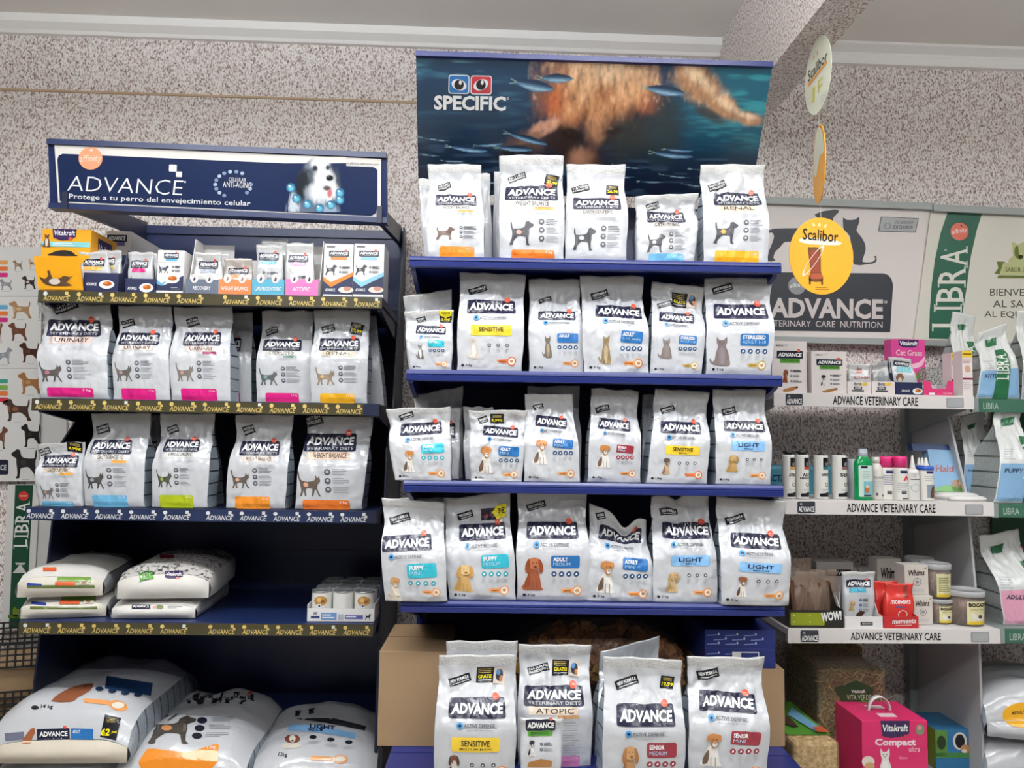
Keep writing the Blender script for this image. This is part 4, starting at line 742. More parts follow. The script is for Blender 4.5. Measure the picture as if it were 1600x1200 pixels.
act(f, (962, 1100, 1052, 1132), 'side', 'SENIOR', (1008, 1157, 1053, 1181), 'MEDIUM', MAROON, an='lab', ac=('#b8885a', '#a06e40', '#c8996a'), ab=(965, 1161, 1000, 1222), wt='3 kg', cl=(960, 1062, 998, 1077), icol=MAROON); sticker(f, 1033, 1059, 1055, 1079, '19,99', tilt=.15)
f = bag(UC, z, (1077, 1198, 1226), (1074, 1195, 1026), -.14, .11, 56, 'tall dog food bag with maroon panel and sitting terrier, rightmost at middle unit foot', GE, cr=1.0)
act(f, (1091, 1084, 1180, 1112), 'side', 'SENIOR', (1137, 1140, 1182, 1162), 'MINI', MAROON, ab=(1093, 1143, 1130, 1197), wt='3 kg', cl=(1089, 1048, 1124, 1064), icol=MAROON, tilt=.06)
f = bag(UC, z, (815, 873, 1232), (812, 880, 1122), -.168, .02, 57, 'small treat sample bag with green label propped in front of the tall veterinary bag', None, cr=.6, gus=False, nu=12, nv=20, name='treat_bag', cat='treat bag', seal=.94)
logo(f, 821, 1124, 868, 1142); p = P(f); p.rect(824, 1142, 863, 1151, GREEN, 1); p.lines(828, 1144, 858, 2, 3, ink('#2f5a2a'), 1.6, 1, 2); p.build('variety_panel', f.root)
p = P(f); pet(p, 'dog', 824, 1157, 838, 1182, '#e0dcd6', '#2c2a2c', '#3a3434'); p.build('pet_picture', f.root); icon_col(f, 846, 1163, 9, 2, 2.5, 864)
p = P(f); p.poly([(824, 1200), (826, 1192), (845, 1186), (862, 1190), (861, 1200)], ink('#a0703e'), 1); p.build('treat_picture', f.root)
# ------------------------------------------------------------ boxes, trays, pouches and lying sacks
def carton(U, z, xl, xr, yt, d, dep, name, label, cat, m, group=None, yb=None, bev=.0012, part='carton', top=None):
    ym = yb or yt+40; a = U.at(xl, ym, d)[0]; b2 = U.at(xr, ym, d)[0]; W = b2-a; H = U.at((xl+xr)/2, yt, d)[1]-z; xc = (a+b2)/2
    yb = U.proj(xc, d, z)[1]
    root = thing(name, label, cat, U.w(xc, d, z), U.rot, group); b = MB(); b.box(-W/2, W/2, 0, dep, 0, H); b.build(part, m, root, False, bev)
    f = Face([[Vector((-W/2, -.0001, 0)), Vector((W/2, -.0001, 0))], [Vector((-W/2, -.0001, H)), Vector((W/2, -.0001, H))]], (xl, xr, yb), (xl, xr, yt)); f.root = root; f.W, f.H, f.dep = W, H, dep
    f.eps = .0006
    def sf(sg): # side face, its own 0..100 by 0..100 units
        x = sg*(W/2+.0001); q = [[Vector((x, 0, 0)), Vector((x, dep, 0))], [Vector((x, 0, H)), Vector((x, dep, H))]]
        if sg < 0: q = [r[::-1] for r in q]
        g = Face(q, (0, 100, 100), (0, 100, 0), None, .0006, Vector((sg, 0, 0))); g.root = root; return g
    def tf():
        g = Face([[Vector((-W/2, 0, H)), Vector((W/2, 0, H))], [Vector((-W/2, dep, H)), Vector((W/2, dep, H))]], (0, 100, 100), (0, 100, 0), None, .0006, Vector((0, 0, 1))); g.root = root; return g
    f.side = sf; f.top = tf; return f
def tray(U, z, xl, xr, yb, yf, ys, d, dep, label, m, group=None, side=None, yb2=None, lw=True, rw=True, name='display_tray'):
    a = U.at(xl, yb, d)[0]; b2 = U.at(xr, yb, d)[0]; W = b2-a; xc = (a+b2)/2; hf = max(.012, U.at(xl, yf, d)[1]-z); hs = max(hf, U.at(xl, ys, d+dep*.6)[1]-z)
    root = thing(name, label, 'display tray', U.w(xc, d, z), U.rot, group); t = .002; b = MB()
    b.box(-W/2, W/2, 0, dep, 0, t); b.box(-W/2, W/2, dep-t, dep, t, hs)
    for on, x in ((lw, -W/2), (rw, W/2-t)):
        if on: b.prism([(0, t), (dep-t, t), (dep-t, hs), (dep*.45, hs), (dep*.2, hf*1.1), (0, hf)], x, x+t, 'x')
    b.build('tray_walls', side or m, root); b = MB(); b.box(-W/2, W/2, -t, 0, 0, hf); b.build('tray_front', m, root)
    f = Face([[Vector((-W/2, -t, 0)), Vector((W/2, -t, 0))], [Vector((-W/2, -t, hf)), Vector((W/2, -t, hf))]], (xl, xr, yb), (xl, xr, yf)); f.root = root; f.eps = .0006; return f
def pouch(U, z, B, T, d, seed, label, group=None, th=.022, cr=.8, film=None):
    return bag(U, z, B, T, d, th, seed, label, group, cr=cr, gus=False, nu=12, nv=20, name='food_pouch', cat='food pouch', film=film, seal=.93, fill=.75)
def lying(U, z0, Fp, Rp, W, h, seed, label, group=None, name='pet_food_sack', cat='sack', film=None, endm=None, taper=1.0, cr=1.0, Bq=None, Tq=None, Eq=None, flat=False, gm=None):
    xf = U.at(Fp[0], Fp[1], Fp[2])[0]; xr = U.at(Rp[0], Rp[1], Rp[2])[0]; dx, dy = xr-xf, Rp[2]-Fp[2]; L = math.hypot(dx, dy)
    root = thing(name, label, cat, U.w(xf, Fp[2], z0), U.rot-math.atan2(dx, dy), group); nu, nv = 18, 30; S = seed*5.17
    def top(u, v):
        pr = h*((.70+.30*sms(v, 0, .14)) if flat else (.36+.64*math.sqrt(min(1, max(0, v)/.22)*(2-min(1, max(0, v)/.22)))))*(1-(.05 if flat else .7)*sms(v, .70, 1)); z = pr*(1-.30*abs(u)**3.2)
        n = noise.noise((u*1.3+S, v*3, S))*.06*h*2+(1-abs(noise.noise((u*2+v+S, v*5, S+4)))*2)*.04*h*2; z += n*cr*(.35+.65*sms(v, .5, .9))*(1-abs(u)**6)
        w = W/2*(1-(1-taper)*v)*(1+.03*math.sin(math.pi*min(1, v*1.2))); return Vector((u*w, v*L+.02*(1-u*u)*(0 if v else 0), max(.008, z)))
    def side(sg, k, v):                              # k 0 (top edge) .. 1 (bottom)
        t = top(sg, v); return Vector((t.x*(1+.05*math.sin(math.pi*k)*(1 if v < .8 else .3)), t.y, t.z*(1-k)))
    G = [[top(-1+2*i/nu, j/nv) for i in range(nu+1)] for j in range(nv+1)]
    V = [p for r in G for p in r]; m1 = nu+1; Fc = [(j*m1+i, j*m1+i+1, (j+1)*m1+i+1, (j+1)*m1+i) for j in range(nv) for i in range(nu)]
    o = len(V); V += [Vector((G[-1][i].x, G[-1][i].y, .0)) for i in range(nu+1)]; Fc += [(nv*m1+i, nv*m1+i+1, o+i+1, o+i) for i in range(nu)]
    mk('body', V, Fc, film or FILM, root)
    for sg in (-1, 1):
        V = [side(sg, k/5, j/nv) for j in range(nv+1) for k in range(6)]; Fc = []
        for j in range(nv):
            for k in range(5): a = j*6+k; q = (a, a+6, a+7, a+1); Fc.append(q[::-1] if sg > 0 else q)
        mk('gusset', V, Fc, gm or GUSY, root)
    E = []
    for k in range(7):
        t = k/6; E.append([Vector((G[0][i].x, -(.018 if flat else .03)*math.sin(math.pi*min(1, (1-t)*.9+.05))*(1-abs(-1+2*i/nu)**4), G[0][i].z*t)) for i in range(nu+1)])
    V = [p for r in E for p in r]; mk('bag_end', V, [(k*m1+i, k*m1+i+1, (k+1)*m1+i+1, (k+1)*m1+i) for k in range(6) for i in range(nu)], endm or film or FILM, root)
    ft = fe = PFace(E[:-1]+G, Bq, Tq, 5, .0018, Vector((0, -.6, .8))) if Bq else None
    for q in (ft, fe):
        if q: q.root = root
    return ft, fe, root
GUSY = gusset_mat('sack_gusset_film', '#a5adb5', '#33384a', .05)
# the sack's side lines run along its length
for n_ in GUSY.node_tree.nodes:
    if n_.type == 'SEPXYZ':
        for l_ in list(n_.outputs['Z'].links): GUSY.node_tree.links.new(n_.outputs['Y'], l_.to_socket)
CARD = mat('#987c5d', .75, 0, .05, 90); WBOX = mat('#e6e3e2', .45); ORBOX = mat('#e7a21a', .4); NVBOX = mat('#22284a', .4); OPENING_SHADE = mat('#17130f', .8)
z = ZL[1]; GP = 'small goods on the upper left shelf top'
# orange display box with lowered flap
f = carton(UL, z, 64, 141, 358, .06, .16, 'display_box', 'orange display box with dark-painted opening and cat pictured flap, leftmost on the top left shelf', 'display box', ORBOX)
p = P(f); p.poly([(75, 400), (80, 396), (90, 392), (102, 391), (112, 393), (118, 398), (120, 400)], OPENING_SHADE, 1, 2); p.build('opening', f.root)  # flat dark patch: the shade inside the opening is put into colour
p = P(f); p.poly([(80, 358), (118, 358), (117, 370), (108, 375), (94, 376), (82, 372)], GRAPE, 2); p.text('Vitakraft', 83, 360, 116, 368, WHITE, 3, .02, 0, .1); p.rect(64, 378, 140, 386, ink('#86cdd0'), 2); p.lines(82, 380, 125, 2, 3, WHITE, 3, 1, 3); p.ell(109, 373, 3, 2.4, RED, 4, 8); p.build('brand_print', f.root)
p = P(f); pet(p, 'cats', 64, 366, 80, 387, '#6b4a34', '#ded6cc', '#555', 3); p.build('pet_picture', f.root)
g = f.side(1); p = P(g); p.poly([(25, 8), (80, 8), (80, 45), (55, 55), (30, 45)], GRAPE, 1); p.text('Vitakraft', 28, 16, 78, 34, WHITE, 2, .02); p.build('side_print', f.root)
fl = quadface(UL, (60, 130, 451, 453), (52, 124, 400, 402), .004, -.012, UL.o*0+Vector((f.root.location-UL.o).to_tuple())); 
rr = f.root
q = quadface(UL, (60, 130, 452, 453), (52, 124, 400, 402), .008, -.012, Z0)
off = Vector((sum((UL.at(64, 398, .06)[0], UL.at(141, 398, .06)[0]))/2, .06, z))
q.G = [[v-off for v in r] for r in q.G]; b = MB(); slab(b, q, .003); b.build('front_flap', ORBOX, rr)
p = P(q); p.poly([(62, 432), (70, 436), (76, 430), (74, 424), (78, 423), (82, 434), (92, 436), (100, 431), (110, 433), (116, 430), (104, 441), (114, 446), (92, 447), (78, 446), (68, 442)], ink('#5a4232'), 2, 2); p.ell(86, 440, 9, 5, ink('#d6ccc0'), 3, 10); p.build('flap_picture', rr)
f = carton(UL, z, 165, 203, 361, .24, .25, 'food_box', 'white food box standing behind the pouches at the back of the top left shelf', 'food box', WBOX)
p = P(f); p.rect(166, 367, 197, 378, NAVY, 1); p.text('ADVANCE', 168, 369, 195, 376, WHITE, 2, .03); p.rect(172, 378, 194, 384, ink('#7b6fa8'), 1); p.build('box_print', f.root)
p = P(f.side(1)); p.rect(38, 22, 66, 42, NAVY, 1); p.text('ADVANCE', 41, 26, 63, 36, WHITE, 2, .02); p.ell(16, 40, 4, 5, DGREY, 1); p.lines(8, 58, 50, 4, 7, GREY, 1, 2.5, 4); p.rect(62, 58, 72, 68, DGREY, 1); p.rect(74, 70, 84, 84, DGREY, 1); p.build('side_print', f.root)
# pouches in navy displays
def foodplate(f, cx, cy, rx, ry):
    p = P(f); p.ell(cx, cy, rx, ry, WHITE, 2, 16); p.ell(cx+rx*.1, cy-ry*.15, rx*.6, ry*.55, ink('#b5602e'), 3, 10); p.ell(cx-rx*.1, cy-ry*.3, rx*.25, ry*.25, ink('#d98a4a'), 4, 8); p.build('food_picture', f.root)
def wordmark(f, x0, y0, x1, y1):
    p = P(f); p.text('ADVANCE', x0, y0, x1, y1, WHITE, 2, .02); p.build('lettering', f.root)
def spouch(f, lg, vc, an=None, ab=None):
    logo(f, *lg, True); x0, y0, x1, y1 = lg; w, h = x1-x0, y1-y0; P(f).rect(x0+w*.1, y1+.5, x1-w*.1, y1+h*.55, ink(vc), 1, 1).build('variety_panel', f.root)
    if ab: p = P(f); pet(p, an, *ab); p.build('pet_picture', f.root); icon_col(f, ab[2]+4, ab[1]+3, 7, 2, 1.8, x1)
FB = mat('#c9c8c8', .25, .1, .2, 50)
f = pouch(UL, z+.003, (134, 176, 448), (122, 168, 394), .05, 61, 'grey cat food pouch with amber label in the navy display beside the orange box', GP)
spouch(f, (130, 403, 164, 413), '#dba650', 'catw', (138, 424, 152, 437))
f = pouch(UL, z+.003, (150, 190, 446), (148, 190, 391), .095, 62, 'white pouch with yellow label behind the amber labelled pouch', GP, film=FB); logo(f, 162, 400, 180, 409, True); P(f).rect(166, 410, 178, 414, SENS, 1).build('variety_panel', f.root)
f = tray(UL, z, 130, 184, 453, 426, 392, .02, .12, 'navy display tray holding the amber labelled cat food pouch', NVBOX, 'navy pouch displays', lw=False)
wordmark(f, 135, 440, 151, 444); foodplate(f, 167, 442, 12, 6)
f = pouch(UL, z+.003, (203, 238, 446), (200, 240, 394), .05, 63, 'white cat food pouch with pink label in a navy display', GP)
spouch(f, (205, 404, 232, 414), '#d42a72', 'catw', (204, 427, 215, 438))
f = pouch(UL, z+.003, (208, 246, 446), (208, 246, 396), .095, 64, 'white pouch behind the pink labelled pouch', GP, film=FB)
f = tray(UL, z, 196, 242, 454, 435, 420, .02, .12, 'navy display tray holding the pink labelled cat food pouch', NVBOX, 'navy pouch displays')
wordmark(f, 200, 446, 214, 450); foodplate(f, 229, 447, 11, 6)
f = carton(UL, z, 245, 287, 391, .03, .09, 'food_box', 'white and navy cat food box with plate of food between pink pouch and slate tray', 'food box', WBOX)
p = P(f); p.poly([(245, 441), (257, 446), (268, 440), (287, 430), (287, 454), (245, 454)], NVBOX, 1); p.poly([(245, 437), (253, 443), (262, 438), (254, 447), (245, 444)], SKYB, 2); p.lines(268, 449, 284, 2, 2.2, LGREY, 2, .8, 1); p.build('box_ground', f.root)
logo(f, 255, 395, 278, 404, True); P(f).rect(258, 404, 276, 408, SKYB, 1).build('variety_panel', f.root); p = P(f); pet(p, 'catw', 247, 412, 263, 427, '#55585c', '#ccc', '#8aa0b0', 1); p.rect(244, 410, 286, 410.6, LGREY, 1); p.build('pet_picture', f.root); icon_col(f, 270, 417, 6, 2, 1.8, 283); foodplate(f, 269, 436, 12, 7)
SL = mat('#5a6478', .45)
def four(xl, xr, colr, word, label, lw=False, rw=False, ys=400):
    f = tray(UL, z, xl, xr, 456, 436, ys, .015, .13, label, mat(colr, .4), 'coloured pouch trays', side=WBOX, lw=lw, rw=rw); m = (xl+xr)/2; w = xr-xl
    p = P(f); p.text(word, m-w*(.42 if len(word) > 8 else .27), 445.5, m+w*(.42 if len(word) > 8 else .27), 450.5, WHITE, 2, .01); p.build('lettering', f.root)
    p = P(f); 
    for k in (-.24, .22): p.ell(m+w*k, 435, 6.2, 6.2, ink('#d9d4d4'), 1, 18); p.shape([(.2, .2), (.6, .1), (.85, .5), (.6, .9), (.4, .6)], m+w*k-3, 432, m+w*k+3, 439, ink('#3a3a44') if word[0] in 'RGA' else ink('#a2766a'), 2, 2)
    p.build('round_icons', f.root)
four(290, 341, '#5d6576', 'RECOVERY', 'slate grey pouch tray with white raised left wall', lw=True, ys=376)
four(342, 392, '#e07b45', 'WEIGHT BALANCE', 'orange pouch tray on the top left shelf')
four(394, 444, '#4f9db8', 'GASTROENTERIC', 'teal blue pouch tray on the top left shelf')
four(446, 497, '#dd6fae', 'ATOPIC', 'pink pouch tray with white raised right wall', rw=True, ys=378)
f = pouch(UL, z+.003, (304, 348, 448), (303, 346, 395), .05, 65, 'crumpled grey food pouch in the slate tray', GP, cr=1.5, film=FB); spouch(f, (310, 405, 341, 415), '#9aa0aa')
f = pouch(UL, z+.003, (322, 362, 448), (322, 358, 396), .09, 66, 'pouch standing behind the grey pouch of the slate tray', GP, film=FB)
f = pouch(UL, z+.003, (352, 393, 449), (350, 394, 404), .05, 67, 'slumped grey food pouch in the orange tray', GP, cr=1.6, film=mat('#b5aca6', .25, .1, .2, 50)); spouch(f, (356, 415, 388, 423), '#c9824e')
f = pouch(UL, z+.003, (402, 441, 450), (400, 443, 383), .05, 68, 'white dog food pouch with sky blue label in the teal tray', GP); spouch(f, (404, 393, 436, 403), '#8cc4dc', 'schn', (404, 417, 416, 430))
f = pouch(UL, z+.003, (410, 450, 450), (408, 450, 374), .09, 69, 'white pouch with rounded top behind the sky blue labelled pouch', GP, film=FB)
f = pouch(UL, z+.003, (448, 491, 451), (445, 490, 380), .05, 70, 'silver dog food pouch with pale pink label in the pink tray', GP, film=FB); spouch(f, (450, 395, 482, 405), '#e0a3c4', 'schn', (455, 422, 465, 431))
for (x0, x1, c, nm, lb) in ((505.5, 551.5, '#e07b2e', 'orange', 'white dog food box with orange chevron, second from right end of the top left shelf'), (552.5, 600, '#8cc4e6', 'blue', 'white dog food box with pale blue chevron, rightmost on the top left shelf')):
    f = carton(UL, z, x0, x1, 381, .02, .10, 'food_box', lb, 'food box', WBOX); w = x1-x0; m = (x0+x1)/2
    p = P(f); p.poly([(x0, 433), (m-w*.2, 447), (x1, 428), (x1, 460), (x0, 460)], NVBOX, 1); p.poly([(x0, 433), (x0+w*.27, 441), (x1, 425), (x1, 431), (x0+w*.27, 449), (x0, 439)], ink(c), 2); p.build('box_ground', f.root)
    logo(f, x0+8, 392, x0+39, 401, True); p = P(f); p.rect(x0+11, 401.5, x0+36, 406, ink(c), 1); p.rect(x0+4, 384.5, x0+17, 387, DGREY, 1); p.build('variety_panel', f.root)
    p = P(f); pet(p, 'schn', x0+2, 414, x0+21, 430, '#3c3a3e', '#5a5a60', '#8a8a8e'); p.build('pet_picture', f.root); icon_col(f, x0+26, 418, 7, 2, 1.8, x0+42)
    wordmark(f, x0+4, 451, x0+19, 455.5); p = P(f); p.ell(x0+36, 453, 12, 5, ink('#e6d9d0'), 3, 14); p.ell(x0+38, 451, 6, 3.4, ink('#c08a78'), 4, 10); p.build('food_picture', f.root)
# lower left shelf: litter sacks and a tray of tins
z = ZL[4]; PAPER = mat('#d9d5cf', .5, 0, .3, 22); GUSW = gusset_mat('litter_gusset', '#a8a9ac', '#5a5c60', .06)
GL = 'litter sacks on the lower left shelf'
def greensack(z0, h, Bq, Tq, E, lb, sd, Fp, Rp):
    ft, fe, r = lying(UL, z0, Fp, Rp, .225, h, sd, lb, GL, 'litter_sack', 'sack', PAPER, mat('#cfc8bb', .55, 0, .2, 22), 1, 1.1, Bq, Tq, E, True, GUSW)
    x0, x1, yb = Bq[0], Bq[1], Bq[2]; w = x1-x0
    p = P(ft); p.rect(x0+w*.47, yb-13, x1-w*.02, yb-4, ink('#6d8f3f'), 1); p.rect(x0+w*.44, yb-5, x0+w*.74, yb+1, ink('#d2603a'), 2); p.rect(x0+w*.8, yb-5, x0+w*.95, yb, ink('#cfc9bd'), 2); p.ell(x0+w*.87, yb-3, w*.04, 2.4, ink('#8d6a4e'), 3, 8); p.rect(x0+w*.02, yb-3, x0+w*.24, yb+1.5, ink('#2c3f8f'), 1, 1, .08); p.rect(x0+w*.26, yb-28, x0+w*.46, yb-22, ink('#c9572f'), 1)
    p.build('front_print', r); p = P(fe); p.rect(E[0][0], E[1][2], E[0][1], E[1][2]+4.5, ink('#55632f'), 1); p.build('seam_band', r)
greensack(z, .062, (47, 152, 944), (70, 178, 920), ((47, 152, 966), (47, 152, 948)), 'lower white litter sack with green seam at the left end of the lower left shelf', 71, (100, 955, .05), (150, 925, .36))
greensack(z+.062, .082, (40, 145, 915), (75, 188, 872), ((42, 148, 933), (40, 145, 915)), 'upper white litter sack with green seam, on top of its twin at the left', 72, (94, 930, .04), (150, 890, .36))
ft, fe, r = lying(UL, z, (240, 960, .05), (300, 940, .40), .235, .055, 73, 'flat speckled white litter sack with navy logo under the sack with purple logo', GL, 'litter_sack', 'sack', PAPER, PAPER, 1, .5, (182, 300, 943), (200, 330, 930), ((184, 300, 966), (182, 300, 945)), True, GUSW)
p = P(fe); p.rect(206, 945, 235, 952, NAVY, 1); p.text('ADVANCE', 208, 946.5, 233, 950.5, WHITE, 2, .02); p.ell(250, 949, 6, 3.4, ink('#6a7a4a'), 1, 10); p.ell(242, 949, 4, 2, ink('#d0a0a0'), 1, 8); p.lines(262, 946, 285, 3, 2, GREY, 1, .8, 2); p.build('end_print', r)
ft, fe, r = lying(UL, z+.056, (255, 930, .055), (305, 900, .40), .255, .095, 74, 'plump white litter sack with green lettering and purple logo on its end', GL, 'litter_sack', 'sack', noise_mat('scribble_paper', '#3a3536', '#cfcac6', 90, .40, .5, .5, .1), PAPER, 1, .8, (192, 320, 885), (215, 350, 868), ((193, 322, 930), (192, 322, 887)), True, PAPER)
p = P(fe); GC_ = ink('#4f9a33'); p.text('CLEAN', 218, 896, 240, 907, GC_, 2, .04, -.06, .1); p.rect(224, 893, 236, 894.6, GC_, 2); p.poly([(217, 911), (222, 906), (240, 903), (240, 904.4), (224, 908)], GC_, 2); p.poly([(258, 893), (286, 892), (285.5, 902), (277, 904), (265, 904.5), (258, 903)], GRAPE, 1); p.text('Vitakraft', 260, 895, 284, 901, WHITE, 2, .02); p.ell(278, 904, 2.6, 1.6, RED, 2, 8); p.build('end_print', r)
p = P(ft); p.rect(250, 868, 272, 873, ink('#a82a3a'), 2); p.build('top_print', r)
TIN = mat('#c9cbcd', .25, .8); LABW = mat('#e2e0dd', .4)
xa, xb = UL.at(481, 955, .02)[0], UL.at(583, 955, .02)[0]; tw = xb-xa
tr = thing('tin_tray', 'white cardboard tray with blue print holding wrapped food tins', 'tray', UL.w((xa+xb)/2, .03, z), UL.rot)
b = MB(); h = .037; b.box(-tw/2-.003, tw/2+.003, -.003, .30, 0, .002); b.box(-tw/2-.003, tw/2+.003, -.004, -.002, 0, h); b.box(-tw/2-.003, -tw/2-.001, -.003, .30, 0, h*1.3); b.box(tw/2+.001, tw/2+.003, -.003, .30, 0, h*1.3); b.box(-tw/2-.003, tw/2+.003, .299, .301, 0, h); b.build('tray_walls', WBOX, tr)
f = Face([[Vector((-tw/2-.003, -.004, 0)), Vector((tw/2+.003, -.004, 0))], [Vector((-tw/2-.003, -.004, h)), Vector((tw/2+.003, -.004, h))]], (477, 584, 971), (477, 584, 953)); f.root = tr; f.eps = .0006
p = P(f); p.rect(499, 959, 524, 969, ink('#6f97c8'), 1); p.lines(501, 961, 522, 2, 4, WHITE, 2, 1.6, 1); p.rect(537, 962, 566, 967.5, ink('#5b5fa6'), 1); p.lines(539, 963.5, 562, 1, 3, WHITE, 2, 1.4, 3); p.rect(483, 963.5, 497, 967, ink('#3a4472'), 1); p.rect(487, 958, 493, 962, GREY, 1); p.rect(526, 961, 535, 969, LGREY, 1); p.build('tray_print', tr)
p = P(f); pet(p, 'schn', 569, 960, 579, 968, '#2c2e3a', '#333', '#2c2e3a'); p.build('dog_icon', tr)
R_ = tw/6*.97; HT_ = .082
def tin(x, y, label, group, front=None):
    r = thing('food_tin', label, 'tin', UL.w(x, y, z+.0022), UL.rot, group); b = MB(); b.lathe([(R_*.95, 0), (R_, .003), (R_, .006)], 24); b.lathe([(R_, HT_-.005), (R_, HT_-.001), (R_*.96, HT_), (R_*.93, HT_-.003), (0.001, HT_-.003)], 24); b.build('rim', TIN, r, True)
    b = MB(); b.lathe([(R_*.985, .005), (R_*.985, HT_-.004)], 24, cap=False); b.build('wrapper', LABW, r, True)
    if front:
        G = [[Vector((R_*.99*s, -R_*.99*math.sqrt(max(0, 1-s*s)), zz)) for s in (-.9, -.7, -.45, -.2, 0, .2, .45, .7, .9)] for zz in (.005, HT_-.004)]
        g = Face(G, (0, 100, 100), (0, 100, 0), 8, .0006); p = P(g); p.ell(52, 32, 34, 20, ink('#b98a4e'), 1, 14); p.ell(45, 28, 14, 9, ink('#d8b072'), 2, 10); p.ell(66, 34, 9, 7, ink('#8a5a2e'), 2, 8); p.rect(38, 44, 58, 58, WHITE, 2); p.rect(42, 47, 54, 54, ink('#3a4472'), 3); p.rect(24, 64, 72, 76, ink('#3b3f7a'), 1, 2); p.rect(6, 86, 94, 87.5, GREY, 1); p.build('tin_print', r)
xs = [(xa+xb)/2+k*tw/3 for k in (-1, 0, 1)]
for j in range(4):
    for i in range(3):
        y = .03+R_+.001+j*R_*2.02
        lb = ('left front food tin of the wrapped tray', 'plain backed middle front food tin of the wrapped tray', 'right front food tin of the wrapped tray')[i] if j == 0 else 'food tin in the back rows of the wrapped tray'
        tin(xs[i], y, lb, 'tins in the cardboard tray', j == 0 and i != 1)
# foot of the left unit: large sacks
z = ZL[5]; GS = 'large sacks at the foot of the left unit'; BEI = mat('#c9bfae', .55, 0, .2, 30)
lying(UL, z, (95, 1230, .0), (215, 1080, .56), .40, .14, 80, 'large sack lying under the leftmost large sack, only its edge showing', GS, film=FILM, endm=FILM)
ft, fe, r = lying(UL, z+.14, (92, 1165, -.02), (235, 1050, .58), .375, .165, 81, 'large white dog food sack with yellow price sticker lying leftmost at the foot', GS, endm=BEI, cr=1.0, Bq=(0, 196, 1160), Tq=(150, 312, 1035), Eq=((-2, 192, 1192), (0, 196, 1161)))
p = P(ft); p.rect(58, 1139, 109, 1157, NAVY, 1, 1, -.03); p.text('ADVANCE', 62, 1144, 106, 1152, WHITE, 2, .03, -.03); p.ell(102, 1138, 3, 2.4, RED, 3, 10); p.build('logo_panel', r)
p = P(ft); p.rect(111, 1139, 146, 1156, BLUE, 1, 1, .02); p.text('ADULT', 114, 1142, 126, 1147, WHITE, 2, .02); p.rect(8, 1145, 38, 1157, ink('#6a6d80'), 1, 0, -.08); p.build('variety_panel', r)
p = P(ft); p.poly([(34, 1162), (40, 1150), (48, 1140), (54, 1138), (55, 1146), (50, 1155), (49, 1162)], ink('#9a5a3c'), 1, 2); p.poly([(80, 1096), (100, 1080), (120, 1072), (146, 1068), (140, 1080), (122, 1090), (112, 1097)], ink('#8a5238'), 1, 2); p.build('pet_picture', r)
p = P(ft); p.rect(160, 1119, 186, 1155, BLACK, 1, 0, .22); p.lines(167, 1124, 186, 3, 2.4, OLIVE, 2, 1, 4); p.text('62', 158, 1139, 172, 1151, YEL, 2, .04, 0, .2); p.text(',99€', 173, 1143, 184, 1148, YEL, 2, .02, 0, .2); p.build('price_sticker', r)
p = P(ft); p.text('14 kg', 64, 1101, 83, 1109, BLACK, 1, .01, .04, .1); p.ell(55, 1106, 6, 3.4, BLACK, 1, 12); p.build('weight_text', r)
p = P(ft); p.rect(131, 1093, 172, 1100, KEY, 1, 3, .1); p.ell(185, 1103, 15, 8, KEY, 1, 18, .25); p.ell(185, 1103, 10, 5, ink('#e6dfd0'), 2, 14); p.build('ingredient_mark', r)
p = P(ft); p.rect(165, 1062, 238, 1082, ink('#1f3a5e'), 1, 0, .16)
for k in range(4): p.ell(156+k*20, 1077+k*3.2, 6.5, 3.4, ink('#22344f'), 2, 12)
p.build('top_print', r)
ft, fe, r = lying(UL, z, (275, 1240, -.02), (378, 1075, .58), .36, .20, 82, 'large dog food sack with deep orange end band lying in the middle at the foot', GS, cr=1.0, Bq=(190, 392, 1200), Tq=(290, 462, 1060), Eq=((190, 392, 1230), (190, 392, 1201)))
p = P(ft); p.poly([(222, 1205), (226, 1176), (240, 1170), (290, 1176), (320, 1168), (340, 1163), (341, 1172), (328, 1205)], ORG, 1, 2); p.text('12kg', 324, 1166, 337, 1172, WHITE, 2, .01, -.1, .1); p.build('weight_band', r)
p = P(ft); pet(p, 'schn', 228, 1118, 306, 1162, '#4a443e', '#6a625a', '#c98a5a'); p.build('pet_picture', r)
p = P(ft)
for k in range(3): p.ell(316-k*4, 1126+k*12, 8, 5, ink('#23242e'), 1, 14); p.lines(332-k*5, 1121+k*12, 368-k*5, 3, 2.6, GREY, 1, 1, k)
p.build('benefit_icons', r)
p = P(ft); p.poly([(292, 1094), (310, 1083), (350, 1080), (400, 1086), (404, 1098), (380, 1101), (340, 1098), (300, 1102)], ink('#2b2a30'), 1, 2); p.text('ADVANCE', 310, 1084, 392, 1094, LGREY, 2, .02, .04); p.ell(391, 1084, 4, 2.6, RED, 3, 10); p.build('logo_panel', r)
ft, fe, r = lying(UL, z, (488, 1250, -.02), (520, 1100, .55), .345, .17, 83, 'large dog food sack with sky blue panel lying rightmost at the foot', GS, cr=1.0, Bq=(392, 582, 1215), Tq=(455, 585, 1085), Eq=((392, 582, 1240), (392, 582, 1216)))
p = P(ft); p.poly([(449, 1142), (452, 1132), (500, 1134), (556, 1146), (554, 1155), (520, 1148), (480, 1143)], LBLUE, 1); p.text('LIGHT', 484, 1133, 524, 1140, ink('#1d2c4e'), 2, .03, .08); p.text('MEDIUM', 482, 1139, 504, 1143, ink('#1d2c4e'), 2, .01, .04); p.build('variety_panel', r)
p = P(ft); p.ell(457, 1155, 12, 7, ink('#7d4430'), 1, 14); p.ell(457, 1155, 5, 6, ink('#e2dbd2'), 2, 12); p.ell(457, 1159, 2, 1.4, BLACK, 3, 8); p.poly([(448, 1161), (466, 1161), (470, 1168), (440, 1170)], ink('#d2c9be'), 1, 2); p.build('pet_picture', r)
p = P(ft)
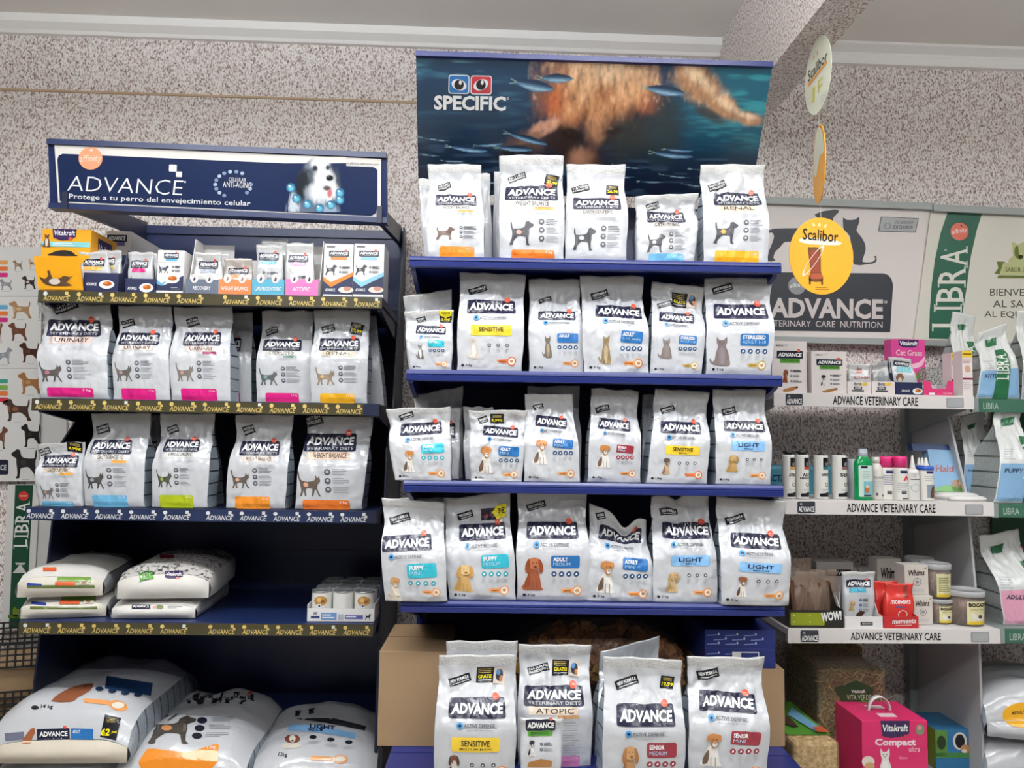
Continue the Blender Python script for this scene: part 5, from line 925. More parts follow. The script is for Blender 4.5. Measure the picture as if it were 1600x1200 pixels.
for k in range(3): p.ell(489+k*28, 1152+k*4, 6, 3, ink('#23242e'), 1, 12); p.lines(481+k*28, 1158+k*4, 500+k*28, 3, 2, LGREY, 1, .9, k)
p.build('benefit_icons', r)
p = P(ft); p.text('12kg', 435, 1176, 449, 1184, BLACK, 1, .01, .1, .1); p.build('weight_text', r)
p = P(ft); p.rect(485, 1182, 518, 1189, KEY, 1, 2, .04); p.ell(532, 1187, 12, 7, KEY, 1, 18); p.ell(532, 1187, 8, 4.6, ink('#e6dfd0'), 2, 14); p.build('ingredient_mark', r)
p = P(ft); p.poly([(455, 1112), (500, 1105), (505, 1112), (460, 1120)], ink('#2b2a30'), 1); p.poly([(460, 1123), (520, 1122), (572, 1135), (570, 1142), (510, 1130)], ink('#33343c'), 1); p.build('logo_panel', r)
# ------------------------------------------------------------ left wall: posters and crate
def wallboard(name, label, cat, B, T, d, m, th=.004):
    q = quadface(UW, B, T, d, d, Z0); o = (q.G[0][0]+q.G[1][1])/2; o.y = d; root = thing(name, label, cat, UW.w(*o), 0); q.G = [[v-o for v in r] for r in q.G]; b = MB(); slab(b, q, th); b.build('sheet', m, root); q.root = root; q.eps = .0006; return q
wallboard('wall_panel', 'plain white panel on the wall beside the dog breed poster', 'panel', (40, 104, 1012), (40, 104, 640), -.012, mat('#d5d3d1', .5), .010)
f = wallboard('breed_poster', 'white wall poster with rows of small dog pictures at left edge', 'poster', (-150, 60, 752), (-150, 66, 386), -.030, mat('#e3e1df', .4))
p = P(f)
for y in (464, 577): p.rect(-148, y, 64, y+.8, GREY, 1)
for k, y in enumerate((407, 417, 427, 478, 488, 498, 594, 604, 613, 623)): p.rect(-6, y, 12, y+7, ink(('#e0a060', '#e07840', '#c8307a', '#6aa8cc', '#e07840', '#c8307a', '#4aa08a', '#7aa84a', '#e07840', '#c83a4a')[k]), 1, 1.5)
p.rect(-30, 719, 13, 742, NAVY, 1, 3); p.text('ADVANCE', -27, 727, 10, 735, WHITE, 2, .02); p.build('poster_chart', f.root)
for i, (x0, y0, x1, y1, c1, c2, fl_) in enumerate(((20, 407, 36, 423, '#8a7560', '#b09a80', 1), (44, 405, 58, 420, '#c8b090', '#6a4a34', 1), (-2, 437, 20, 454, '#8d8d92', '#a5a5aa', 1), (34, 432, 57, 453, '#3a2c28', '#d8d0c8', 1), (14, 472, 51, 499, '#a88462', '#d2b890', 1), (13, 506, 44, 534, '#6a4232', '#7a5240', 1), (-6, 545, 19, 570, '#8f939c', '#aaa', 0), (30, 537, 64, 568, '#4a2a24', '#5a3830', 1), (-8, 505, 4, 535, '#7a5040', '#8a6050', 0), (28, 584, 66, 617, '#9a6a42', '#b58858', 1), (4, 625, 51, 659, '#4a3830', '#8a5a3c', 1), (-15, 668, 12, 702, '#6e4a3a', '#8a6a58', 0), (33, 664, 66, 699, '#241f20', '#33302f', 1), (18, 703, 62, 747, '#2a2829', '#3a3838', 1), (58, 470, 72, 500, '#aaa', '#bbb', 1))):
    p = P(f); pet(p, 'schn', x0, y0, x1, y1, c1, c2, c2, 1, bool(fl_)); p.rect((x0+x1)/2-6, y1+2, (x0+x1)/2+6, y1+2.8, LGREY, 1); p.build('dog_picture', f.root)
f = wallboard('wall_banner', 'narrow green and white vertical banner hanging left of the navy unit', 'banner', (2, 50, 985), (12, 62, 757), -.022, mat('#dedcd8', .5))
GN = ink('#1f4a34'); p = P(f); p.poly([(14, 981), (40, 981), (52, 758), (24, 758)], GN, 1); p.build('banner_ground', f.root)
SERIF = {'L': ((0, 1), (0, 0)), 'I': ((.5, 1), (.5, 0)), 'B': ((0, 1), (0, 0)), 'R': ((0, 1), (0, 0), (.95, 0)), 'A': ((.04, 0), (.96, 0)), 'E': (), 'N': ((0, 0), (0, 1), (1, 1)), 'V': ((0, 1), (1, 1)), 'S': (), 'O': (), 'D': ((0, 1), (0, 0)), 'U': ((0, 1), (1, 1)), 'Q': (), ' ': ()}
def seriftext(p, word, x0, y0, x1, y1, m, off=2, shift=0, widths=None):   # reads upwards, letters with small serifs
    W = {'I': .45, 'L': .85, 'A': 1.1, 'R': 1.05}; tot = sum(W.get(c, 1) for c in word)+.22*(len(word)-1); s = (y1-y0)/tot; y = y1; H = x1-x0
    for i, c in enumerate(word):
        w = W.get(c, 1)*s; dx = shift*i; a, b2 = x0+dx, x1+dx
        if c == 'I': p.rect(a, y-w*.5-s*.09, b2, y-w*.5+s*.09, m, off)
        else: p.text(c, a, y-w, b2, y, m, off, .01, 0, 0, True)
        for (u, v) in SERIF[c]: yy = y-w*u; xx = a if v else b2; p.rect(xx-H*.025, yy-s*.26, xx+H*.025, yy+s*.26, m, off+.3)
        y -= w+.22*s
p = P(f); seriftext(p, 'LIBRA', 22, 786, 43, 855, ink('#e4e6e2'), 2, .8); p.build('lettering', f.root)
p = P(f); p.ell(37, 775, 8, 7.5, ink('#c23a34'), 2, 16); p.rect(31, 774, 43, 776, ink('#e8a8a0'), 3); p.build('badge', f.root)
p = P(f); p.poly([(20, 896), (42, 896), (32, 882)], ink('#d8dad4'), 2); p.poly([(24, 880), (40, 880), (38, 883), (26, 883)], ink('#d8dad4'), 2); p.poly([(20, 962), (22, 948), (27, 952), (32, 952), (36, 947), (35, 962)], ink('#6d8426'), 2, 2); p.rect(13, 961, 42, 966, ink('#55701f'), 2); p.build('emblem', f.root)
BLKP = mat('#1b1a1a', .45)
cr_ = thing('plastic_crate', 'black latticed plastic crate beside the foot of the navy unit', 'crate', UL.w(-.30, .36, .40), UL.rot+.30)
def lattice(b, x0, x1, z0, z1, y, nx, nz, ax='x'):
    t = .005
    def bx(a0, a1, c0, c1):
        if ax == 'x': b.box(a0, a1, y-.003, y+.003, c0, c1)
        else: b.box(y-.003, y+.003, a0, a1, c0, c1)
    for i in range(nx+1): x = x0+(x1-x0)*i/nx; bx(x-t/2, x+t/2, z0, z1)
    for k in range(nz+1): zz = z0+(z1-z0)*k/nz; bx(x0, x1, zz-t/2, zz+t/2)
for zb, nm in ((.0, 'lower_tier'), (.15, 'upper_tier')):
    b = MB(); lattice(b, -.20, .20, zb+.01, zb+.085, -.15, 18, 4); lattice(b, -.20, .20, zb+.01, zb+.085, .15, 18, 4); lattice(b, -.15, .15, zb+.01, zb+.085, -.2, 14, 4, 'y'); lattice(b, -.15, .15, zb+.01, zb+.085, .2, 14, 4, 'y')
    for sx in (-.2, .2):
        for sy in (-.15, .15): b.box(sx-.012, sx+.012, sy-.012, sy+.012, zb, zb+.14)
    b.build(nm, BLKP, cr_)
b = MB(); b.box(-.18, .18, -.13, .13, .0, .15); b.build('cardboard_liner', CARD, cr_)
b = MB(); b.box(-.22, .22, -.17, .17, -.40, 0); b.build('crate_base', BLKP, cr_)
# ------------------------------------------------------------ middle unit foot: boxes and loose treats
z = ZC[5]
f = carton(UC, z, 592, 700, 1018, .06, .30, 'cardboard_box', 'plain brown cardboard box at the left end of the middle unit foot', 'cardboard box', CARD)
b = MB(); b.box(-f.W/2, f.W/2, .148, .152, f.H-.0005, f.H+.0008); b.build('top_seam', mat('#7d6544', .8), f.root)
fc = carton(UC, z, 1100, 1226, 1046, .08, .28, 'cardboard_box', 'plain brown cardboard box under the two blue boxes at the right', 'cardboard box', CARD)
BBX = mat('#26347c', .38); zt = z+fc.H+.0005
def bluebox(z0, yt, yb, lb):
    f = carton(UC, z0, 1101, 1212, yt, .09, .28, 'storage_box', lb, 'box', BBX, 'blue printed boxes stacked on the cardboard box')
    R = random.Random(int(yt)); p = P(f); s = P(f.side(-1))
    for r in range(3):
        for k in range(4):
            x = 1104+k*29+(r % 2)*11; y = f.yt[0]+7+r*(f.yb[0]-f.yt[0]-8)/3
            if x < 1188: p.rect(x, y+1, x+17, y+2.6, ink('#8f9cd0'), 1, .6, -.06); p.ell(x+19, y, 1.5, 2.2, ink('#c9cfe8'), 1, 8)
    for r in range(4):
        for k in range(5): s.rect(6+k*20, 10+r*24, 12+k*20, 16+r*24, ink('#7483c0'), 1, 0, .5)
    p.build('front_print', f.root); s.build('side_print', f.root); return f
f1 = bluebox(zt, 1013, 1046, 'lower dark blue printed box with a white bordered label, in the stack of two')
p = P(f1); p.rect(1144, 1018, 1186, 1030, WHITE, 3); p.rect(1158, 1019.5, 1184.5, 1028.5, BBX, 4); p.build('box_label', f1.root)
f2 = bluebox(zt+f1.H+.0006, 984, 1012, 'upper dark blue printed box on top of its twin')
# clear sack of wooden-looking biscuits
SACKT = mat('#b09a86', .12, 0, .3, 30, .16)
xc, zc_ = UC.at(925, 1075, .33); rt = thing('biscuit_sack', 'large clear sack of brown square dog biscuits behind the tall bags', 'sack', UC.w(xc, .225, z), UC.rot)
HS = UC.at(925, 964, .20)[1]-z; WS = UC.at(1058, 1000, .3)[0]-UC.at(792, 1000, .3)[0]
R = random.Random(3); BISC = [mat('#8e5e40', .7), mat('#a8754a', .7), mat('#d8ac62', .7), mat('#74462f', .7)]
b = MB()
for k in range(420):
    a = R.uniform(0, 1); x = (R.uniform(-.46, .46))*WS; zz = R.uniform(.45, .93)*HS*(1-.35*(abs(x)/(WS/2))**3); y = -.075+R.uniform(0, .03)+.05*(zz/HS)**4+.05*(abs(x)/WS*2)**4
    s = R.uniform(.010, .016); m = 2 if (zz < .62*HS and R.random() < .5) else R.choice((0, 0, 1, 1, 3))
    rx, ry, rz = R.uniform(-.7, .7), R.uniform(-.7, .7), R.uniform(-3, 3); Mx = Matrix.Rotation(rz, 3, 'Y') @ Matrix.Rotation(rx, 3, 'X') @ Matrix.Rotation(ry, 3, 'Z')
    P8 = [Vector((x, y, zz))+Mx @ Vector((sx*s, sy*s*.45, sz*s)) for sy in (-1, 1) for sx, sz in ((-1, -1), (1, -1), (1, 1), (-1, 1))]
    b.hexa(P8, m)
o = b.build('biscuit_pile', BISC, rt); o['kind'] = 'stuff'
V = []; Fc = []; nu, nv = 20, 20
for j in range(nv+1):
    v = j/nv
    for i in range(nu+1):
        u = -1+2*i/nu; zz = v*HS*(1-.32*abs(u)**3*v); y = -.10+.06*v**4+.05*abs(u)**4; y += .012*(1-abs(noise.noise((u*2.5, v*3, 4.4)))*2); V.append((u*WS/2, y, zz))
n0 = len(V); V += [(x, .10, zz) for x, y, zz in V]
for j in range(nv):
    for i in range(nu): a = j*(nu+1)+i; Fc += [(a, a+1, a+nu+2, a+nu+1), (n0+a+1, n0+a, n0+a+nu+1, n0+a+nu+2)]
mk('clear_film', V, Fc, SACKT, rt)
# ------------------------------------------------------------ right wall: signs
RAIL = mat('#a3a8a6', .4); SGN = mat('#e4dcd8', .4); SGN2 = mat('#e0dbcf', .4)
def c6(x, y): return (1190+x/3.902, 290+y/3.902)
f = wallboard('wall_sign', 'pale wall sign with black dog and cat silhouettes over a dark lettered block', 'sign', (1196, 1432, 525, 530), (1196, 1458, 319, 326), -.035, SGN)
INKD = mat('#2a2e36', .4)
def railbar(root, x0, y0, x1, y1, h, d):
    A = UW.at(x0, y0, d); B2 = UW.at(x1, y1, d); o = Vector(root.location); a = Vector((A[0], d, A[1]))-o+Vector((0, 2.85, 0)); b2 = Vector((B2[0], d, B2[1]))-o+Vector((0, 2.85, 0)); b = MB(); u = Vector((0, 0, h)); y = Vector((0, .02, 0)); b.hexa([a-u, b2-u, b2, a, a-u+y, b2-u+y, b2+y, a+y]); b.build('rail', RAIL, root)
railbar(f.root, 1170, 306, 1460, 317, .026, -.05); railbar(f.root, 1170, 524, 1480, 532, .022, -.05)
p = P(f); p.poly([c6(*q) for q in ((20, 530), (740, 538), (770, 548), (790, 572), (800, 610), (790, 760), (782, 895), (20, 884))], INKD, 1); p.build('sign_ground', f.root)
p = P(f); p.poly([c6(*q) for q in ((36, 282), (75, 264), (200, 261), (300, 255), (345, 215), (345, 205), (322, 180), (335, 170), (375, 156), (420, 150), (432, 146), (466, 150), (462, 168), (440, 190), (432, 216), (420, 330), (415, 470), (380, 470), (370, 350), (280, 350), (165, 345), (135, 350), (110, 380), (80, 410), (72, 445), (84, 458), (38, 462), (45, 400), (65, 350), (75, 310), (62, 288), (38, 292))], INKD, 1, 2); p.build('dog_silhouette', f.root)
p = P(f); p.poly([c6(*q) for q in ((495, 194), (516, 210), (568, 208), (593, 191), (590, 232), (576, 275), (600, 308), (625, 350), (632, 392), (618, 440), (614, 468), (660, 470), (686, 460), (690, 442), (682, 434), (694, 432), (699, 452), (688, 474), (640, 482), (560, 484), (545, 400), (535, 310), (500, 272), (494, 240))], INKD, 1, 2); p.build('cat_silhouette', f.root)
p = P(f); LT_ = ink('#d9d0ce'); a = c6(60, 690); b_ = c6(738, 812); p.text('ADVANCE', a[0]-2, a[1], b_[0], b_[1], LT_, 2, .035, .015); p.ring(*c6(755, 712), 2.4, 1, LT_, 2, 10)
a = c6(18, 826); b_ = c6(735, 864); p.text('VETERINARY  CARE  NUTRITION', a[0], a[1], b_[0], b_[1], LT_, 2, .005, .015); p.build('lettering', f.root)
p = P(f); p.ell(*c6(215, 612), 14, 14, ink('#9a9a9c'), 2, 20); p.text('affinity', *c6(170, 596), *c6(262, 630), WHITE, 3, .01, -.1, .2); p.build('badge', f.root)
p = P(f); q = [c6(*t) for t in ((725, 190), (957, 200), (938, 288), (708, 281))]; p.poly(q, INKD, 1); p.poly([c6(*t) for t in ((729, 194), (952, 204), (934, 284), (713, 277))], ink('#a3a3a5'), 2); p.text('VETERINARY', *c6(808, 216), *c6(925, 236), DGREY, 3, 0, .02); p.text('EXCLUSIVE', *c6(802, 246), *c6(920, 266), INKD, 3, .01, .02); p.ring(*c6(765, 248), 5, .8, DGREY, 3); p.build('exclusive_badge', f.root)
f = wallboard('wall_sign', 'cream wall sign with curved green band and large serif lettering, far right', 'sign', (1428, 1720, 530, 541), (1455, 1740, 326, 338), -.042, SGN2)
railbar(f.root, 1459, 319, 1745, 332, .026, -.058); railbar(f.root, 1425, 530, 1745, 541, .022, -.058)
BG = mat('#1f5f48', .4)
p = P(f); p.poly([c6(*q) for q in ((1138, 148), (1346, 156), (1310, 270), (1272, 440), (1245, 640), (1222, 780), (1196, 937), (1018, 933), (1024, 760), (1036, 600), (1056, 450), (1090, 290))], BG, 1); p.build('green_band', f.root)
x0, y0 = c6(1045, 390); x1, y1 = c6(1205, 865); p = P(f); seriftext(p, 'LIBRA', x0-1, y0, x1-1, y1, ink('#e6e3d8'), 2, 3.0); p.ring(*c6(1120, 395), 1.6, .6, WHITE, 2, 8); p.build('lettering', f.root)
p = P(f); p.ell(*c6(1204, 282), 14, 14, ink('#e06a54'), 2, 22); p.text('affinity', *c6(1158, 262), *c6(1250, 300), ink('#f0d9d0'), 3, .01, -.15, .2); p.ell(*c6(1215, 245), 1.8, 1.8, BG, 3, 8); p.build('badge', f.root)
p = P(f); TX = ink('#4c4b45'); p.text('BIENVENIDO', *c6(1390, 632), *c6(1772, 676), TX, 1, 0, .01); p.text('AL SABOR', *c6(1408, 702), *c6(1740, 746), TX, 1, 0, .01); p.text('AL EQUILIBRIO', *c6(1355, 768), *c6(1800, 812), TX, 1, 0, .01); p.build('welcome_text', f.root)
p = P(f); EM, EL = ink('#6f7a3c'), ink('#c3c690')
p.poly([c6(*q) for q in ((1520, 345), (1560, 360), (1600, 345), (1640, 362), (1680, 345), (1690, 410), (1700, 470), (1500, 470), (1530, 430))], EL, 1, 2); p.poly([c6(*q) for q in ((1540, 380), (1560, 372), (1566, 420), (1590, 440), (1570, 455), (1540, 430))], EM, 2, 2); p.ell(*c6(1575, 436), 4, 3, ink('#3a3f20'), 3, 10)
p.poly([c6(*q) for q in ((1430, 465), (1480, 466), (1470, 545), (1415, 540), (1440, 505))], EM, 1); p.poly([c6(*q) for q in ((1470, 472), (1740, 478), (1735, 545), (1445, 548))], EL, 2); p.poly([c6(*q) for q in ((1440, 550), (1740, 552), (1740, 568), (1432, 566))], EM, 2); p.text('SABOR CERCANO', *c6(1482, 502), *c6(1730, 530), ink('#45491f'), 3, 0, .01); p.build('emblem', f.root)
# ------------------------------------------------------------ hanging mobile of three oval cards
dM = -.75; rx_, rz_ = [], []
top = UW.at(1278, 40, dM); A = UW.at(1283, 460, dM); mob = thing('hanging_mobile', 'hanging mobile of three oval cards on a string, lowest one orange', 'mobile', UW.w(A[0], dM, A[1]))
def loc(px, py): a, zz = UW.at(px, py, dM); return Vector((a-A[0], 0, zz-A[1]))
CEILH = CEIL-A[1]
b = MB(); b.tubepath([loc(1283, 340)+Vector((0, .0, 0)), loc(1281, 318)], .0006, 5); b.tubepath([loc(1280, 195), loc(1279, 182)], .0006, 5); l = loc(1279, 54); b.tubepath([l, Vector((l.x, 0, CEILH))], .0006, 5); b.build('string', mat('#c9c7c0', .6), mob)
ce = loc(1283, 400); RX = (loc(1333, 400)-loc(1233, 400)).x/2; RZ = (loc(1283, 340)-loc(1283, 460)).z/2
def disc(cx, cz, ang, m, nm):
    c = Vector((cx, 0, cz)); ux = Vector((math.cos(ang), math.sin(ang), 0)); uz = Vector((0, 0, 1)); nn = Vector((math.sin(ang), -math.cos(ang), 0)); n = 48; V = []
    for s in (1, -1): V += [c+nn*(.0012*s)+ux*(RX*math.cos(2*math.pi*k/n))+uz*(RZ*math.sin(2*math.pi*k/n)) for k in range(n)]
    o = mk(nm, V, [tuple(range(n))[::-1], tuple(range(n, 2*n))]+[(k, (k+1) % n, n+(k+1) % n, n+k) for k in range(n)], m, mob, None, False)
    def fc(s): q = c+nn*(.0013*s); return Face([[q-ux*RX*s-uz*RZ, q+ux*RX*s-uz*RZ], [q-ux*RX*s+uz*RZ, q+ux*RX*s+uz*RZ]], (0, 100, 120), (0, 100, 0), None, .0004, nn*s)
    return o, fc
OC = mat('#eaa222', .4); CRM = mat('#dfe0cc', .5)
def cardprint(o, f, dark, base):
    p = P(f)
    p.text('Scalibor', 21, 19, 77, 37, dark, 2, .012, .06) if base else p.text('Scalibor', 15, 45, 88, 62, dark, 2, .01, .0)
    p.build('lettering', o)
o, fc = disc(ce.x, ce.z, .0, OC, 'orange_card'); f = fc(1)
p = P(f); p.poly([(16, 35), (30, 32), (76, 36), (80, 42), (60, 43), (30, 42), (17, 39)], ink('#efe6d2'), 1, 2); p.poly([(37, 8), (42, 13), (37, 14)], ink('#f0e2a8'), 1); p.poly([(48, 7), (50, 13), (44, 14)], ink('#f0e2a8'), 1); p.poly([(59, 9), (58, 16), (53, 15)], ink('#f0e2a8'), 1); p.build('card_print', o)
cardprint(o, f, BLACK, True)
p = P(f); TH_, TW_ = ink('#8f4636'), ink('#6b4a2c'); p.poly([(29, 50), (33, 47), (46, 47), (49, 52), (49, 84), (52, 92), (50, 100), (32, 100), (30, 92), (33, 84)], TW_, 1, 2); p.poly([(32, 52), (46, 51), (47, 86), (34, 87)], TH_, 2); p.poly([(33, 88), (50, 87), (51, 96), (33, 96)], ink('#a8543e'), 2); p.rect(30, 96, 33, 105, TW_, 1); p.rect(49, 96, 52, 105, TW_, 1)
p.build('throne_picture', o); p = P(f); n = 20; V = [(37+math.cos(2*math.pi*k/n)*r*.78-math.sin(2*math.pi*k/n)*r*.55*.9, 68+math.sin(2*math.pi*k/n)*r*1.05-math.cos(2*math.pi*k/n)*r*.75) for r in (19, 16) for k in range(n)]
p.raw(V, [t for k in range(n) for t in ((k, (k+1) % n, n+(k+1) % n), (k, n+(k+1) % n, n+k))], ink('#d9d6cf'), 3); p.build('collar_picture', o)
p = P(f); p.lines(40, 109, 66, 2, 3, ink('#a8702a'), 1, 1, 3); p.build('small_print', o)
m2 = loc(1280, 257); o, fc = disc(m2.x, m2.z, 1.33, OC, 'edge_on_card'); f = fc(1); p = P(f); p.poly([(8, 45), (6, 60), (12, 85), (0+30, 70), (60, 40), (90, 45), (85, 25), (70, 10), (50, 1), (30, 10), (15, 25)], CRM, 1, 2); p.build('card_print', o); f = fc(-1); p = P(f); p.poly([(8, 45), (6, 60), (30, 72), (60, 50), (92, 55), (85, 25), (70, 10), (50, 2), (30, 10), (15, 25)], CRM, 1, 2); p.build('card_print', o)
m3 = loc(1278, 118); o, fc = disc(m3.x, m3.z, -1.60, CRM, 'cream_card')
for s in (1, -1):
    f = fc(s); p = P(f); p.text('Scalibor', 14, 36, 88, 54, ink('#2e2a28'), 2, .01, .0); p.poly([(12, 56), (85, 54), (87, 58), (14, 62)], ink('#d98a2a'), 1); p.build('lettering', o); p = P(f)
    for x in (36, 50): p.poly([(x, 20), (x+5, 24), (x, 30)], ink('#d98a2a'), 1)
    p.rect(30, 72, 40, 96, ink('#c9c05a'), 1, 0, .1); p.rect(52, 70, 68, 74, ink('#c9c05a'), 1); p.rect(52, 80, 68, 84, ink('#c9c05a'), 1); p.rect(52, 72, 57, 90, ink('#c9c05a'), 1); p.lines(62, 100, 82, 3, 4, LGREY, 1, 1, 2); p.build('card_print', o)
# ------------------------------------------------------------ right unit, first shelf
z = ZR[1]; K = mat('#e3dad8', .45)
def dental(f, x0, y0, w, h, ac):
    p = P(f); p.text('MINI', x0+w*.12, y0+h*.07, x0+w*.32, y0+h*.11, DGREY, 1, .02); p.text('1-7', x0+w*.36, y0+h*.06, x0+w*.45, y0+h*.11, GREY, 1, 0); p.build('size_text', f.root)
    logo(f, x0+w*.14, y0+h*.19, x0+w*.88, y0+h*.34, dot=True); p = P(f); p.rect(x0+w*.23, y0+h*.345, x0+w*.80, y0+h*.43, GREEN, 1); p.text('DENTAL CARE STICK', x0+w*.28, y0+h*.36, x0+w*.76, y0+h*.395, ink('#1f3f1a'), 2, .01); p.build('variety_panel', f.root)
    p = P(f); pet(p, *ac[0], *ac[1]); p.build('pet_picture', f.root); icon_col(f, x0+w*.55, y0+h*.58, h*.10, 3, h*.022, x0+w*.85)
    p = P(f); p.poly([(x0+w*.32, y0+h*.95), (x0+w*.6, y0+h*.89), (x0+w*.72, y0+h*.88), (x0+w*.72, y0+h*.92), (x0+w*.5, y0+h*.985), (x0+w*.32, y0+h*.99)], ink('#a87848'), 1, 2); p.ell(x0+w*.70, y0+h*.90, w*.035, h*.02, ink('#5a3a22'), 2, 10); p.build('stick_picture', f.root)
f = carton(UR, z, 1206, 1261, 533, .12, .06, 'dental_stick_box', 'taller white dental stick box with brown dog, leftmost on the top white shelf', 'treat box', K); dental(f, 1206, 533, 55, 80, (('lab', 1222, 577, 1232, 598), ('#8a4a32', '#7a3e28', '#9a5a3e')))
f = carton(UR, z, 1268, 1323, 549, .105, .06, 'dental_stick_box', 'shorter white dental stick box with spotted terrier on the top white shelf', 'treat box', K); dental(f, 1268, 549, 55, 65, (('dog', 1281, 586, 1292, 604), ('#e6e2dc', '#3a3434', '#2e2a2a')))
for i, (x0, x1) in enumerate(((1324.5, 1360.5), (1361.5, 1398))):
    f = tray(UR, z, x0, x1, 616, 596, 585, .10, .10, ('left', 'right')[i]+' white tray of the two low pouch trays on the top white shelf', K, 'low white pouch trays'); m = x0+14
    p = P(f); p.text('Brit', m-4, 597.5, m+7, 602.5, DGREY, 2, .02); p.rect(m-5, 604, m+8, 609, INKD, 1, .8); p.text('care', m-3, 605, m+6, 608, WHITE, 2, .02); p.rect(m-8, 609.5, m+11, 612, INKD, 1); p.ell(m+12, 600, 5, 2.6, ink('#e8bf4a'), 1, 12); p.build('lettering', f.root)
f = pouch(UR, z+.003, (1327, 1359, 612), (1325, 1361, 568), .125, 91, 'pale grey pouch with red mark in the left low white tray', None, film=FB); p = P(f); p.text('Brit', 1339, 573, 1347, 578, ink('#a03a34'), 1, .01); p.rect(1338, 579, 1347, 581.5, RED, 1); p.text('FILLETS IN GRAVY', 1333, 586.5, 1358, 591, ink('#b04a40'), 1, .01); p.build('lettering', f.root)
f = pouch(UR, z+.003, (1365, 1390, 612), (1362, 1388, 570, 562), .125, 92, 'grey pouch turned sideways in the right low white tray', None, film=mat('#a8a6a4', .3, .2, .25, 50)); p = P(f); p.rect(1371, 566, 1382, 571, GREY, 1); p.ell(1376, 588, 7, 10, ink('#8f979c'), 1, 12); p.build('pouch_print', f.root)
f = pouch(UR, z+.003, (1399, 1437, 612), (1388, 1423, 558, 560), .115, 93, 'white pouch with teal label leaning in navy tray on the top white shelf', None)
logo(f, 1396, 564, 1421, 571, dot=False, tilt=.08); p = P(f); p.rect(1400, 572, 1424, 580, ink('#7cc0c8'), 1, 1, .08); p.ell(1405, 588, 6, 6, ink('#7d5a44'), 1, 12); p.ell(1405, 591, 3, 3, ink('#d8c8b8'), 2, 10); p.build('variety_panel', f.root)
f = tray(UR, z, 1400, 1441, 617, 597, 566, .095, .07, 'navy pouch tray in the middle of the top white shelf', NVBOX, rw=False); wordmark(f, 1408, 609, 1421, 612.5); foodplate(f, 1433, 611, 8, 5)
f = carton(UR, z, 1393.5, 1446, 530, .28, .05, 'grass_kit_box', 'bright pink box with purple brand shield behind navy tray on the top white shelf', 'box', mat('#d4418f', .4))
p = P(f); p.poly([(1404, 531), (1436, 531), (1435, 540), (1428, 543), (1412, 543), (1405, 540)], GRAPE, 1); p.text('Vitakraft', 1406, 533, 1434, 540, WHITE, 2, .02); p.text('Cat Grass', 1400, 547, 1441, 556, ink('#f0c8d4'), 2, .02); p.poly([(1420, 570), (1436, 566), (1444, 557), (1446, 557), (1440, 572), (1424, 576)], ink('#eebcd2'), 1, 2); p.poly([(1430, 592), (1434, 580), (1439, 588), (1444, 576), (1446, 592)], GREEN, 2); p.build('box_print', f.root)
PKT = mat('#d43a72', .4)
tr = tray(UR, z, 1443, 1490, 617, 607, 600, .10, .09, 'empty pink display tray with notched front on the top white shelf', PKT, side=mat('#c9c4c6', .5)); h0 = tr.G[1][0].z
b = MB(); W_ = tr.G[0][1].x-tr.G[0][0].x
b.prism([(-W_/2, h0), (-W_/2+W_*.28, h0), (-W_/2+W_*.22, h0*2.0), (-W_/2, h0*2.2)], -.002, 0, 'y'); b.prism([(W_/2, h0), (W_/2, h0*2.2), (W_/2-W_*.18, h0*2.2), (W_/2-W_*.26, h0)], -.002, 0, 'y'); b.build('front_ears', PKT, tr.root)
p = P(tr); p.rect(1451, 613, 1460, 616, WHITE, 1); p.text('Cat Grass', 1473, 611.5, 1487, 615, ink('#f0c8d4'), 1, .01); p.build('lettering', tr.root)
f = carton(UR, z, 1448, 1482, 574, .24, .05, 'seed_tray', 'silver speckled seed tray lying behind the notched pink tray', 'tray', noise_mat('foil', '#5c5c58', '#d8d8d4', 160, .42, .58, .35, .3))
for i, (x0, x1, yt, d, lb) in enumerate(((1487, 1498, 551, .15, 'slim yellow topped tube box standing behind its twin'), (1504, 1520, 548, .10, 'slim yellow topped tube box at the right end of the top white shelf'))):
    f = carton(UR, z, x0, x1, yt, d, .05, 'tube_box', lb, 'medicine box', mat('#e6dad8', .45), 'slim tube boxes'); w = x1-x0; p = P(f); H = f.yb[0]-yt
    p.rect(x0, yt, x1, yt+H*.15, SENS, 1); p.rect(x0+w*.1, yt+H*.06, x1-w*.1, yt+H*.09, ink('#8a6a10'), 2); p.rect(x0, yt+H*.6, x1, yt+H*.64, ink('#7a2030'), 1); p.ell((x0+x1)/2, yt+H*.40, w*.28, H*.08, ink('#c9a088'), 1, 10); p.lines(x0+1, yt+H*.7, x1-1, 4, 3, LGREY, 1, .8, i); p.lines(x0+1, yt+H*.2, x1-2, 3, 2.2, ink('#b08078'), 1, .8, i+5); p.build('box_print', f.root)
